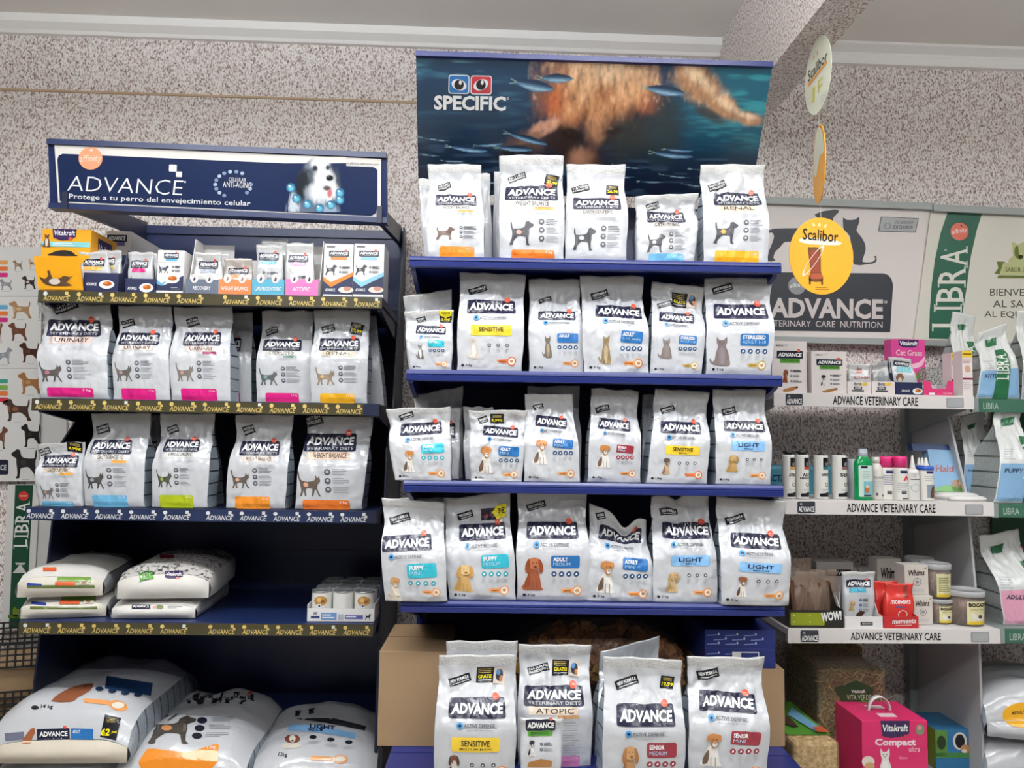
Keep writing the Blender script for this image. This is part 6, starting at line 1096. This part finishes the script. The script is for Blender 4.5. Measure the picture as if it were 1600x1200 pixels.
# ------------------------------------------------------------ right unit, second shelf: bottles
z = ZR[2]
f = carton(UR, z, 1190, 1300, 727, .28, .06, 'milk_box', 'teal box with dark lettering behind the row of dispenser bottles', 'box', mat('#3f7f93', .5)); p = P(f); p.text('LACTA', 1194, 742, 1228, 753, ink('#15364a'), 1, .04); p.rect(1190, 729, 1300, 733, ink('#6aa6b6'), 1); p.build('lettering', f.root)
def bottle(U, z, xl, xr, yt, d, prof, name, label, cat, m, group=None, sy=1.0, n=28, cap=None, capm=None, face=None, cname='cap'):
    yb = U.proj(0, d, z)[1]; a = U.at(xl, (yb+yt)/2, d)[0]; b2 = U.at(xr, (yb+yt)/2, d)[0]; R0 = (b2-a)/2; H = U.at(xl, yt, d+R0*sy)[1]-z
    root = thing(name, label, cat, U.w((a+b2)/2, d+R0*sy, z), U.rot, group); b = MB(); b.lathe([(r*R0, t*H) for r, t in prof], n, 0, 0, 0, 1, sy); b.build('bottle_body', m, root, True)
    if cap: b = MB(); b.lathe([(r*R0, t*H) for r, t in cap], n, 0, 0, 0, 1, sy if sy < 1 else 1); b.build(cname, capm, root, True)
    t0, t1 = face or (.05, .75); S = (-.97, -.85, -.65, -.4, -.15, .15, .4, .65, .85, .97)
    G = [[Vector((R0*1.006*s, -R0*sy*1.006*math.sqrt(1-s*s), t*H)) for s in S] for t in (t0, t1)]
    yb2 = U.proj((a+b2)/2, d+R0*.3, z)[1]; g = Face(G, (xl, xr, yb2-(yb2-yt)*t0), (xl, xr, yb2-(yb2-yt)*t1), 2.5, .0006); g.root = root; g.R0, g.H = R0, H; return g
CYL = [(.96, 0), (1, .02), (1, .90), (.97, .925), (.3, .93)]
PUMP = [(.62, .93), (.62, .955), (.95, .958), (.95, 1.0), (.1, 1.0)]
BOTW = mat('#e4e1da', .35)
for i, (x0, x1, d, a, w1, w2, lb) in enumerate(((1226.5, 1246, .05, '#c9a05a', 'AVENA', '', 'first white dispenser bottle from left with tan stripe on the middle white shelf'), (1248, 1267.5, .045, '#c0443c', 'ANTI', 'PARASITO', 'second white dispenser bottle from left with red stripe'), (1277, 1298, .05, '#2f6a6a', 'ALBARICOQUE', '', 'white dispenser bottle with teal stripe standing apart from its neighbours'), (1306, 1328, .05, '#9a6a74', 'SER', '', 'white dispenser bottle with dusty rose stripe left of the green bottle'))):
    f = bottle(UR, z, x0, x1, 705 if i < 2 else 706, d, CYL, 'dispenser_bottle', lb, 'bottle', BOTW, 'white dispenser bottles', 1, 28, PUMP if i < 2 else [(.42, .93), (.42, .96), (.18, .965), (.14, 1.0), (.05, 1.0)], mat('#23211f', .4), (.02, .92), 'pump'); w = x1-x0; o = w*.05
    p = P(f); p.rect(x0+w*.46, 715, x0+w*.95, 729, BLACK, 1); p.ring(x0+w*.7, 725, 2.4, .8, LGREY, 2, 10); p.rect(x0+w*.46, 729, x0+w*.95, 733.5, ink(a), 1); p.text(w1, x0+w*.36, 739, x1-w*.04, 744.5, BLACK, 1, .03)
    if w2: p.text(w2, x0+w*.2, 745.5, x1-w*.06, 749, BLACK, 1, .02)
    p.ring(x0+w*.68, 757, 2.8, .7, BLACK, 1, 12); p.lines(x0+w*.4, 764, x1-1, 2, 2, LGREY, 1, .7, i); p.poly([(x0+w*.25, 771), (x0+w*.6, 770), (x0+w*.75, 768), (x1-w*.03, 771), (x1-w*.03, 776), (x0+w*.25, 776)], BLACK, 1); p.build('bottle_label', f.root)
SHO = [(.95, 0), (1, .02), (1, .68), (.95, .74), (.62, .84), (.58, .86)]
f = bottle(UR, z, 1329, 1345, 713, .12, CYL, 'bottle', 'plain pale bottle half hidden behind the green mouthwash bottle', 'bottle', mat('#c9ccd2', .35))
GRN = mat('#12a05c', .12, 0, 0, 60, 1, .25)
f = bottle(UR, z, 1338.5, 1367, 701, .02, [(.98, 0), (1, .02), (1, .70), (.93, .76), (.55, .84), (.5, .86)], 'mouthwash_bottle', 'flat green mouthwash bottle with grey cup cap on the middle white shelf', 'bottle', GRN, None, .55, 28, [(.5, .845), (.56, .86), (.46, 1.0), (.05, 1.0)], mat('#9fa5ac', .3), (.04, .72))
p = P(f); p.rect(1344, 727, 1365, 776, ink('#cfe0d8'), 1, 1.5); p.rect(1347, 728, 1355, 731.5, NAVY, 2); p.lines(1349, 736, 1362, 5, 2.6, ink('#8fb0a4'), 2, .7, 4); p.rect(1350, 752, 1364, 775, ink('#7db8c4'), 2); p.ell(1354, 765, 3, 5.5, ink('#b06a40'), 3, 10); p.ell(1354, 760, 2, 2.4, ink('#e0c4a4'), 4, 8); p.rect(1350, 773, 1360, 775, BLACK, 3); p.build('bottle_label', f.root)
f = bottle(UR, z, 1364, 1384, 714, .05, SHO, 'bottle', 'white bottle with sloping shoulder between green bottle and pink caps', 'bottle', mat('#d9d4cf', .35), None, 1, 28, [(.6, .85), (.6, .985), (.55, 1.0), (.05, 1.0)], BOTW, (.02, .66))
p = P(f); p.text('ELAGE', 1368, 744, 1382, 747.5, GREY, 1, .02); p.lines(1368, 752, 1381, 4, 2.6, LGREY, 1, .7, 9); p.ell(1371, 772, 1.6, 2.4, DGREY, 1, 8); p.ell(1379, 774, 2, 2, DGREY, 1, 8); p.build('bottle_label', f.root)
PKC = mat('#e0347c', .35)
for i, (x0, x1, d, lb) in enumerate(((1380, 1400, .05, 'left pink capped white bottle of the row of three'), (1391, 1411, .085, 'middle pink capped white bottle, set back behind its two neighbours'), (1402, 1423, .03, 'right pink capped white bottle with red letter'))):
    f = bottle(UR, z, x0, x1, 713, d, [(.97, 0), (1, .02), (1, .70), (.95, .74), (.9, .75)], 'pink_cap_bottle', lb, 'bottle', BOTW, 'pink capped bottles', 1, 28, [(.95, .742), (.95, .97), (.88, 1.0), (.05, 1.0)], PKC, (.02, .70)); w = x1-x0
    p = P(f); p.rect(x0+w*.3, 735, x0+w*.8, 739.5, ink('#2a2a60'), 1)
    if i == 2: p.text('A', x0+w*.45, 743, x0+w*.88, 751, ink('#d8304a'), 1, .06)
    p.lines(x0+w*.15, 743 if i != 2 else 755, x0+w*.9, 5, 3.2, LGREY if i == 2 else ink('#8a84a8'), 1, .9, i); p.rect(x0+w*.35, 767, x0+w*.65, 772, DGREY, 1); p.rect(x0+w*.4, 778, x1-w*.05, 779.6, BLACK, 1) if i == 2 else None; p.build('bottle_label', f.root)
f = bottle(UR, z, 1422, 1441, 711, .03, [(.96, 0), (1, .02), (1, .58), (.9, .66), (.5, .70)], 'dropper_bottle', 'white dropper bottle with pointed nozzle right of the pink caps', 'bottle', mat('#dedbd8', .35), None, 1, 28, [(.5, .68), (.42, .74), (.34, .80), (.14, .98), (.05, 1.0)], BOTW, (.02, .58), 'nozzle'); p = P(f); p.rect(1425, 748, 1439, 749.6, DGREY, 1); p.lines(1426, 739, 1436, 3, 2.4, LGREY, 1, .8, 2); p.ring(1431, 762, 6, .7, ink('#9ab4c4'), 1, 16); p.build('bottle_label', f.root)
for i, (x0, x1, d, lb) in enumerate(((1433, 1449, .13, 'rear blue collared dropper bottle of three in a file'), (1438, 1455, .085, 'middle blue collared dropper bottle of three in a file'), (1443, 1464, .03, 'front blue collared dropper bottle with brown dog picture'))):
    f = bottle(UR, z, x0, x1, 715, d, [(.97, 0), (1, .02), (1, .70), (.97, .72)], 'blue_collar_bottle', lb, 'bottle', BOTW, 'blue collared dropper bottles', 1, 28, [(.5, .80), (.42, .84), (.30, .86), (.22, .95), (.12, 1.0), (.03, 1.0)], BOTW, (.02, .70), 'nozzle')
    b = MB(); b.lathe([(f.R0*1.02, f.H*.70), (f.R0*1.02, f.H*.79), (f.R0*.5, f.H*.81)], 24); b.build('collar', mat('#2f55b0', .4), f.root, True); w = x1-x0
    p = P(f); p.rect(x0+w*.3, 736, x0+w*.75, 740, ink('#2a2a60'), 1); p.lines(x0+w*.2, 744, x0+w*.85, 3, 3, LGREY, 1, 1, i); p.rect(x0+w*.32, 757, x0+w*.9, 778, ink('#8a96a0'), 1); p.poly([(x0+w*.5, 777), (x0+w*.55, 764), (x0+w*.7, 759), (x0+w*.82, 763), (x0+w*.8, 777)], ink('#6d4430'), 2, 2); p.build('bottle_label', f.root)
# head collar box leaning, and flat white packs
q = quadface(UR, (1460, 1512, 768, 768), (1449, 1496, 702, 704), .16, .22, Z0); o = q.G[0][0].copy(); root = thing('head_collar_box', 'pale blue box with dark red lettering and dog, leaning on middle white shelf', 'box', UR.w(*o), UR.rot); q.G = [[v-o for v in r] for r in q.G]; b = MB(); slab(b, q, .035); b.build('carton', mat('#7fa9cc', .4), root); q.eps = .0006
b = MB(); A_, B_ = q.G[1]; b.hexa([A_+Vector((-.05, .0, -.005)), B_+Vector((-.012, 0, -.005)), B_+Vector((-.02, .01, .02)), A_+Vector((-.05, .01, .02)), A_+Vector((-.05, .03, -.005)), B_+Vector((-.012, .03, -.005)), B_+Vector((-.02, .035, .02)), A_+Vector((-.05, .035, .02))]); b.build('dark_top', mat('#1d3a6a', .4), root)
p = P(q); p.text('Halti', 1462, 727, 1490, 738, ink('#8a3038'), 1, .03, .03); p.poly([(1486, 752), (1498, 750), (1506, 752), (1510, 767), (1490, 767)], ink('#8d6a4a'), 1, 2); p.ell(1502, 754, 4, 5, ink('#c9a884'), 2, 10); p.poly([(1462, 762), (1480, 758), (1512, 764), (1512, 768), (1460, 768)], GREEN, 1); p.build('box_print', root)
for i, (x0, x1, d, hh, lb) in enumerate(((1466, 1540, .10, .022, 'flat white oval pack lying below the leaning pale blue box'), (1490, 1556, .03, .016, 'flat white oval pack lying at the front right end of the middle white shelf'))):
    a = UR.at(x0, 780, d)[0]; b2 = UR.at(min(x1, 1550), 780, d)[0]; R0 = (b2-a)/2; root = thing('flat_pack', lb, 'pack', UR.w((a+b2)/2, d+R0*.45, z), UR.rot, 'flat white packs'); b = MB(); b.lathe([(R0*.93, 0), (R0, hh*.3), (R0*.97, hh*.6), (R0*.8, hh*.9), (R0*.4, hh), (.002, hh)], 36, 0, 0, 0, 1, .45); b.build('pack_body', mat('#dcdad6', .3, 0, .12, 40), root, True); b = MB(); b.lathe([(R0*1.0, hh*.26), (R0*1.03, hh*.33), (R0*1.0, hh*.4)], 36, 0, 0, 0, 1, .45, False); b.build('pack_rim', mat('#c9c6c2', .3), root, True)
# ------------------------------------------------------------ right unit, third shelf
z = ZR[3]; BLKB = mat('#25251f', .45); FLM = mat('#a58d7c', .15, 0, .3, 40, .45)
tr = tray(UR, z, 1232.5, 1318, 983, 953, 905, .01, .20, 'black display box with olive window and bold white word on the lowest white shelf', BLKB, side=BLKB)
p = P(tr); p.rect(1235, 957, 1288, 979, ink('#8f9a24'), 1, 2); p.text('WOW!', 1283, 955, 1315, 971, WHITE, 2, .05, -.12, .2)
for x in (1240, 1265): p.ell(x, 962, 1, 1, WHITE, 2, 6); p.ell(x, 973, 1, 1, WHITE, 2, 6)
p.build('box_print', tr.root)
R = random.Random(8)
for i, (x0, x1, yt, d, lb) in enumerate(((1238, 1282, 893, .05, 'left clear pack of brown chews in the black display box'), (1262, 1310, 890, .09, 'middle clear pack of brown chews in the black display box'), (1232, 1270, 872, .13, 'rear dark pack of chews in the black display box'))):
    f = bag(UR, z+.003, (x0, x1, 975), (x0+4, x1-2, yt), d, .03, 94+i, lb, 'clear chew packs', cr=1.3, gus=False, nu=12, nv=20, name='chew_pack', cat='treat pack', film=FLM, fill=.8)
    b = MB()
    for k in range(9): sx = R.uniform(-.3, .3)*.09; L = R.uniform(.08, .13); bx_ = R.uniform(-.035, .035); b.tubepath([(bx_, 0, .012), (bx_+sx*.5, R.uniform(-.004, .004), L*.5), (bx_+sx, 0, L)], .0055, 7)
    b.build('chew_sticks', mat('#6d452f', .6), f.root, True)
f = carton(UR, z, 1276, 1334, 878, .26, .08, 'treat_box', 'grey white box with rounded top standing at the back of the lowest white shelf', 'box', mat('#b8b4b2', .5)); p = P(f); p.rect(1290, 890, 1330, 900, BLACK, 1); p.text('WOW', 1294, 891.5, 1318, 898.5, WHITE, 2, .02); p.build('box_print', f.root)
tr = tray(UR, z, 1320, 1379, 984, 963, 930, .008, .12, 'white display box with cut-away front holding the teal labelled pouch', WBOX); p = P(tr); p.rect(1344, 973, 1363, 979, BLACK, 1); p.text('ADVANCE', 1346, 974.5, 1361, 977.5, WHITE, 2, .02); p.build('lettering', tr.root)
f = pouch(UR, z+.003, (1322, 1362, 978), (1315, 1368, 893), .035, 98, 'white treat pouch with teal label in the white display box, lowest shelf', None, th=.03); logo(f, 1322, 906, 1361, 918); p = P(f); p.rect(1326, 919, 1352, 926, ink('#4aa8c0'), 1); p.lines(1338, 928, 1356, 2, 2.4, LGREY, 1, .8, 2); p.build('variety_panel', f.root); p = P(f); pet(p, 'lab', 1325, 938, 1335, 956, '#c9a878', '#b08a5a', '#d8b88a'); p.build('pet_picture', f.root); icon_col(f, 1343, 938, 8, 3, 2.3, 1357, ink('#33609a')); p = P(f); p.poly([(1336, 962), (1342, 956), (1350, 957), (1347, 962), (1341, 968)], ink('#4a2e22'), 1, 2); p.build('treat_picture', f.root)
REDP = mat('#d23a34', .25, 0, .2, 40); REDB = mat('#c02f33', .4)
tr = tray(UR, z, 1381, 1435, 985, 963, 958, .006, .12, 'red display tray with white handwritten style word', REDB); p = P(tr); p.text('moments', 1393, 968, 1431, 976, WHITE, 2, .015, -.05, .25); p.rect(1398, 978.6, 1424, 980, ink('#efc0b8'), 2, .5, -.05); p.build('lettering', tr.root)
f = pouch(UR, z+.003, (1368, 1400, 978), (1366, 1402, 908), .075, 99, 'red treat pouch leaning behind the front red pouch', None, film=REDP, th=.03)
f = pouch(UR, z+.003, (1384, 1426, 979), (1383, 1427, 912), .03, 100, 'front red treat pouch with white word and clear window band', None, film=REDP, th=.03); p = P(f); p.text('moments', 1390, 937, 1421, 944, WHITE, 1, .015, 0, .25); p.lines(1397, 947, 1416, 2, 2.4, ink('#3a5a8a'), 1, 1, 3); p.ring(1409, 961, 7, 1, WHITE, 1, 14); p.rect(1412, 914, 1418, 934, ink('#8a3a34'), 1); p.build('lettering', f.root)
WH = mat('#cfc7bf', .5)
def whim(z0, x0, x1, yt, d, lb):
    f = carton(UR, z0, x0, x1, yt, d, .06, 'chew_box', lb, 'treat box', WH, 'pale chew boxes with script lettering'); w = x1-x0; y = yt; H = f.yb[0]-yt
    p = P(f); p.text('Whims', x0+w*.16, y+H*.16, x1-w*.16, y+H*.36, ink('#3a2a24'), 1, .03, -.05, .25); p.ring(x0+w*.52, y+H*.56, w*.17, .7, DGREY, 1, 16); p.ell(x0+w*.52, y+H*.56, w*.08, H*.06, GREY, 1, 10); p.lines(x0+w*.25, y+H*.8, x1-w*.2, 2, 2.6, LGREY, 1, .9, 2); p.poly([(x1-w*.2, y+H*.12), (x1-w*.06, y+H*.05), (x1-w*.08, y+H*.14)], ink('#b09070'), 1); p.build('box_print', f.root); return f
fw = whim(z, 1426, 1458, 931, .05, 'pale chew box with script lettering, lower of the stacked pair'); whim(z+fw.H+.0006, 1414, 1451, 883, .06, 'pale chew box with script lettering, on top of the stacked pair')
f = whim(z, 1371, 1409, 873, .20, 'shaded pale chew box with script lettering behind the red pouches')
PLS = mat('#d5d2cf', .10, 0, 0, 60, .16); TREAT = noise_mat('treat_sticks', '#2e1d14', '#7a5238', 55, .35, .65, .6, .5, (1, 1, .35)); LID = mat('#c6c6c8', .2, 0, 0, 60, .75)
def tub(z0, xl, xr, yt, d, lb, word=True, lab=True):
    yb = UR.proj(.5, d, z0)[1]; a = UR.at(xl, (yb+yt)/2, d)[0]; b2 = UR.at(xr, (yb+yt)/2, d)[0]; R0 = (b2-a)/2; H = UR.at(xl, yt+2, d+R0)[1]-z0; root = thing('treat_tub', lb, 'tub', UR.w((a+b2)/2, d+R0, z0), UR.rot, 'clear treat tubs'); n = 32
    b = MB(); b.lathe([(R0*.90, 0), (R0*.92, .004), (R0*.985, H*.86)], n); b.build('tub_wall', PLS, root, True); b = MB(); b.lathe([(R0*.86, .003), (R0*.93, H*.80), (R0*.6, H*.84), (.002, H*.84)], n); b.build('tub_contents', TREAT, root, True)
    b = MB(); b.lathe([(R0*1.0, H*.83), (R0*1.045, H*.85), (R0*1.045, H*.97), (R0*1.0, H), (R0*.95, H*.985), (R0*.95, H*.965), (.002, H*.965)], n); b.build('lid', LID, root, True)
    if lab:
        S = (-.88, -.75, -.55, -.3, 0, .3, .55, .75, .88); G = [[Vector((R0*r*s, -R0*r*math.sqrt(1-s*s), t*H)) for s in S] for t, r in ((.05, .935), (.74, .99))]; g = Face(G, (0, 100, 100), (0, 100, 0), 8, .0006); p = P(g)
        p.rect(30, 2, 90, 98, ink('#ddd6a8'), 1); p.rect(30, 86, 90, 98, ink('#d8b830'), 2)
        if word: p.text('BOCADO', 34, 8, 86, 24, ink('#3a2a1c'), 2, .05); p.text('deditos de pollo', 38, 32, 82, 40, ink('#a88a30'), 2, .01); p.poly([(40, 58), (46, 50), (52, 58), (62, 60), (76, 54), (80, 62), (70, 76), (56, 80), (44, 72)], ink('#e6e2d8'), 2, 2); p.poly([(56, 60), (66, 58), (70, 68), (60, 74)], ink('#5a4a3a'), 3, 2)
        else: p.lines(36, 16, 84, 8, 8, ink('#8a8458'), 2, 3, 4)
        p.build('tub_label', root)
    return H
h2 = tub(z, 1458, 1498, 931, .05, 'clear treat tub with cream label under another tub'); tub(z+h2+.0006, 1453, 1496, 877, .05, 'clear treat tub with plain cream side label on top of the tub stack', False)
tub(z, 1498, 1552, 918, .02, 'widest clear treat tub with cream label at the right end of the lowest white shelf'); h4 = tub(z, 1432, 1472, 930, .17, 'clear treat tub hidden behind the tub stack', False, False); tub(z+h4+.0006, 1428, 1468, 868, .17, 'clear treat tub whose lid shows behind the topmost front tub', False, False)
tub(z, 1492, 1530, 917, .18, 'clear treat tub half hidden behind the widest tub', False, False)
# ------------------------------------------------------------ right unit, foot
z = ZR[4]; HAY = noise_mat('hay', '#3f3420', '#a8905e', 95, .32, .68, .8, .9, (1, .7, 1.6), '#77633c'); SHAV = noise_mat('shavings', '#a07a48', '#e2c592', 70, .35, .65, .7, .6); BALE = mat('#9a927e', .2, 0, .3, 30, .25)
def bale(xl, xr, yt, d, dep, lb, m, front):
    f = carton(UR, z, xl, xr, yt, d, dep, 'hay_bale' if m is HAY else 'shavings_bale', lb, 'bale', m, part='pressed_block', yb=1160, bev=.012); return f
f = bale(1280, 1384, 1046, .12, .26, 'clear wrapped block of hay with green brand label on the lowest right shelf', HAY, 1)
f.eps = .006; p = P(f); p.poly([(1304, 1075), (1320, 1070), (1338, 1063), (1352, 1068), (1366, 1077), (1360, 1090), (1361, 1108), (1332, 1110), (1318, 1100), (1312, 1090)], ink('#254a2a'), 1, 2); p.poly([(1330, 1108), (1345, 1092), (1360, 1098), (1360, 1108)], ink('#5a8a34'), 2, 2); p.text('Vitakraft', 1327, 1075, 1349, 1080, WHITE, 3, .01); p.text('VITA VERDE', 1320, 1083, 1358, 1091, ink('#b8c8a0'), 3, 0); p.build('bale_label', f.root)
fb = MB(); fb.box(-f.W/2-.004, f.W/2+.004, -.004, f.dep+.004, 0, f.H+.004); fb.build('clear_wrap', BALE, f.root, False, .01)
b = MB(); b.hexa([Vector((-f.W/2, 0, f.H+.004)), Vector((f.W/2+.004, 0, f.H+.004)), Vector((f.W/2+.004, .02, f.H+.03)), Vector((-f.W/2, .03, f.H+.025)), Vector((-f.W/2, .05, f.H+.004)), Vector((f.W/2, .05, f.H+.004)), Vector((f.W/2, .05, f.H+.028)), Vector((-f.W/2, .06, f.H+.022))]); b.build('wrap_fold', BALE, f.root)
R = random.Random(5); b = MB()
for k in range(170):
    x = R.uniform(-.48, .48)*f.W; zz = R.uniform(.05, .98)*f.H; a = R.uniform(-3, 3); L = R.uniform(.012, .035); y = -.002-R.uniform(0, .0015); b.tubepath([(x-L*math.cos(a), y, max(.004, zz-L*math.sin(a))), (x, y-.001, zz), (x+L*math.cos(a+.3), y, max(.004, min(f.H, zz+L*math.sin(a+.3))))], .0007, 4)
o = b.build('hay_straws', mat('#c2aa74', .8), f.root); o['kind'] = 'stuff'
f = carton(UR, z, 1247, 1352, 1010, .385, .06, 'hay_bale', 'second wrapped block of hay rising behind the labelled one', 'bale', HAY, part='pressed_block', yb=1160, bev=.012)
f = carton(UR, z, 1240, 1311, 1160, -.06, .34, 'shavings_bale', 'wrapped block of wood shavings with green printed top beside the pink box', 'bale', SHAV, yb=1190, bev=.012, part='pressed_block')
b = MB(); b.box(-f.W/2-.003, f.W/2+.003, -.003, f.dep+.003, 0, f.H+.003); b.build('clear_wrap', mat('#d8c49a', .15, 0, .3, 40, .22), f.root, False, .01)
t = f.top(); t.eps = .004; p = P(t); p.rect(2, 0, 98, 86, ink('#5c9a3a'), 1); p.poly([(50, 40), (80, 20), (90, 70), (70, 82)], ink('#7fb4d4'), 2); p.poly([(20, 30), (44, 34), (44, 70), (18, 62)], ink('#4a3a2a'), 2, 2); p.poly([(72, 74), (94, 72), (96, 86), (70, 86)], ink('#d0603a'), 3); p.poly([(50, 6), (80, 2), (60, 24), (52, 20)], BLACK, 2, 2); p.build('top_print', f.root)
PINKX = mat('#d62f68', .4)
f = carton(UR, z, 1347, 1450, 1126, -.05, .17, 'litter_box', 'bright pink carton of cat litter with white carrying handle, lowest right shelf', 'carton', PINKX, yb=1170, bev=.002)
p = P(f); p.poly([(1376, 1126), (1422, 1126), (1421, 1146), (1412, 1151), (1392, 1153), (1379, 1150)], GRAPE, 1); p.text('Vitakraft', 1379, 1132, 1419, 1143, WHITE, 2, .03, 0, .1); p.poly([(1407, 1148), (1410, 1152), (1415, 1147), (1416, 1149), (1410, 1155)], RED, 3); p.build('brand_shield', f.root)
p = P(f); p.text('Compact', 1367, 1154, 1431, 1168, ink('#f0dfe4'), 1, .04); p.text('ultra', 1420, 1166, 1437, 1175, ink('#f0dfe4'), 1, 0); p.text('Classic', 1404, 1182, 1417, 1186, ink('#f0c4d0'), 1, 0); p.build('lettering', f.root)
p = P(f); p.ell(1438, 1140, 7, 9, ink('#7a8a6a'), 1, 16); p.ell(1437, 1137, 4, 4, ink('#d08a9a'), 2, 10); p.build('round_emblem', f.root)
p = P(f); pet(p, 'cats', 1366, 1169, 1398, 1222, '#e6e2dc', '#f0ede8', '#fff'); p.ell(1356, 1190, 10, 9, ink('#e0d4c4'), 1, 14); p.ell(1358, 1197, 8, 6, ink('#c9a070'), 2, 12); p.build('cat_picture', f.root)
b = MB(); W_, H_, D_ = f.W, f.H, f.dep; b.box(-W_*.13, W_*.13, D_*.18, D_*.34, H_, H_+.0012); b.box(-W_*.13, W_*.13, D_*.6, D_*.75, H_, H_+.0012); b.build('top_tabs', mat('#ead4da', .4), f.root)
b = MB(); V = []
for k in range(15):
    a = math.pi*k/14; x, zz = -W_*.02-W_*.17*math.cos(a), H_+.001+.042*math.sin(a)
    V += [(x, D_*.42, zz), (x, D_*.54, zz), (x, D_*.54, zz+.0025), (x, D_*.42, zz+.0025)]
b.add(V, [(k*4+i, k*4+(i+1) % 4, k*4+4+(i+1) % 4, k*4+4+i) for k in range(14) for i in range(4)]+[(0, 1, 2, 3), (59, 58, 57, 56)]); b.build('handle', mat('#e6e3e2', .4), f.root, True)
f = carton(UR, z, 1462, 1518, 1140, .16, .16, 'toy_box', 'small blue and green box with round openings and hamster against the grey end panel', 'box', mat('#2f6f9c', .45), yb=1175)
p = P(f); p.ell(1500, 1158, 11, 14, ink('#e6dcd0'), 1, 18); p.ell(1500, 1158, 7.5, 11, BLACK, 2, 16); p.ell(1508, 1170, 8, 7, ink('#b98a58'), 3, 12); p.ell(1506, 1173, 4, 3, ink('#e6dccc'), 4, 10); p.rect(1462, 1176, 1518, 1184, ink('#4a8a4a'), 1); p.rect(1462, 1141, 1480, 1182, ink('#5a8a3a'), 1); p.ell(1471, 1160, 7, 11, ink('#2a3a20'), 2, 14); p.build('box_print', f.root)
s_ = f.side(-1); p = P(s_); p.rect(0, 0, 100, 100, ink('#7a8a34'), 1); p.ell(50, 50, 26, 30, ink('#2c3420'), 2, 16); p.build('side_print', f.root)
# ------------------------------------------------------------ green unit: upright white and green bags
GG = gusset_mat('green_bag_gusset', '#a9ada9', '#4a504c', .05); TRN = mat('#d3d4d2', .24, 0, .22, 30); GNB = ink('#2c6a45'); PB = ink('#86add0')
def librabag(z, B, T, d, TH, seed, lb, base, word, group='white and green bags', band=(.45, .72), cr=1.1, **k):
    f = bag(UR, z, B, T, d, TH, seed, lb, group, cr=cr, film=TRN, gm=GG, **k)
    def q(a, b2): return f.px(a, b2)
    p = P(f); p.poly([q(.02, .02), q(.98, .02), q(.98, .40), q(.02, .40)], base, 1); x, y = q(.1, .33); w = f.br-f.bl; p.text(word, x, y-w*.04, x+w*.34, y+w*.05, ink('#2a3a4a'), 2, .02); p.build('colour_base', f.root)
    p = P(f); p.poly([q(band[0]-.08, .0), q(band[1]-.06, .0), q(band[1]-.02, .3), q(band[1]-.0, .68), q(band[0]-.0, .68), q(band[0]-.04, .3)], GNB, 2.2); p.build('green_band', f.root)
    p = P(f); a, b2 = q(band[0]+.02, .62); c, e = q(band[1]-.06, .26); seriftext(p, 'LIBRA', a, b2, c, e, ink('#dfe3da'), 3.4, -1); p.build('lettering', f.root)
    p = P(f); a, b2 = q(.25, .86); p.poly([(a, b2), (a+w*.28, b2-w*.06), (a+w*.26, b2+w*.12), (a+w*.04, b2+w*.16)], GNB, 2); p.lines(*q(.08, .55), q(.36, .5)[0], 5, w*.05, LGREY, 1, w*.02, seed); p.build('front_print', f.root); return f
z = ZR[1]-.006
librabag(z, (1484, 1532, 617), (1489, 1524, 490), .26, .09, 111, 'grey white bag with twisted top standing behind the slim tube boxes', ink('#b8bcb8'), 'ADULT', topfn=lambda u: -.03*u, band=(.60, .90))
f = librabag(z, (1527, 1594, 619), (1530, 1574, 520, 505), .12, .10, 112, 'white bag with pale blue base and green band on the top green edged shelf', PB, 'KITTEN', band=(.42, .75))
librabag(z, (1598, 1660, 620), (1590, 1640, 486), .14, .10, 113, 'white bag cut by the picture edge on the top green edged shelf', PB, 'KITTEN')
z = ZR[2]-.006
librabag(z, (1505, 1548, 786), (1503, 1540, 645), .20, .09, 114, 'folded white bag standing behind the puppy bag', PB, 'PUPPY', band=(.7, .98), topfn=lambda u: .04*u)
librabag(z, (1557, 1630, 786), (1556, 1596, 628), .06, .15, 115, 'white bag with pale blue base on the second green edged shelf', PB, 'PUPPY', band=(.62, .9))
z = ZR[3]-.006
librabag(z, (1572, 1650, 979), (1530, 1592, 838, 826), .07, .15, 116, 'white bag with pink base and folded top on the lowest green edged shelf', ink('#dfa0b8'), 'ADULT', band=(.7, .95))
z = ZR[4]
for i, (zz, hh, lb) in enumerate(((z, .14, 'lower grey sack of the stack under the green edged shelves'), (z+.14, .16, 'upper white sack with amber patch in the stack under the green edged shelves'))):
    ft, fe, r = lying(UR, zz, (1640, 1180, .02), (1560, 1085, .42), .34, hh, 117+i, lb, 'sacks under the green edged shelves', Bq=(1560, 1720, 1165), Tq=(1535, 1620, 1085))
    if i: p = P(ft); p.ell(1600, 1118, 34, 20, ink('#e0a52a'), 1, 20); p.text('ADULT', 1580, 1112, 1602, 1117, BLACK, 2, .02, -.1); p.build('amber_patch', r)
f = wallboard('green_poster', 'dark green wall board with an orange dot behind the far right bags', 'poster', (1550, 1800, 990, 985), (1550, 1800, 632, 640), -.02, mat('#2b5a3c', .5)); p = P(f); p.ell(1597, 690, 9, 9, ink('#d8572f'), 1, 18); p.ell(1591, 864, 11, 10, ink('#c9532f'), 1, 18); p.poly([(1590, 880), (1600, 876), (1610, 890), (1592, 892)], ink('#d8d6cc'), 1); p.build('poster_print', f.root)
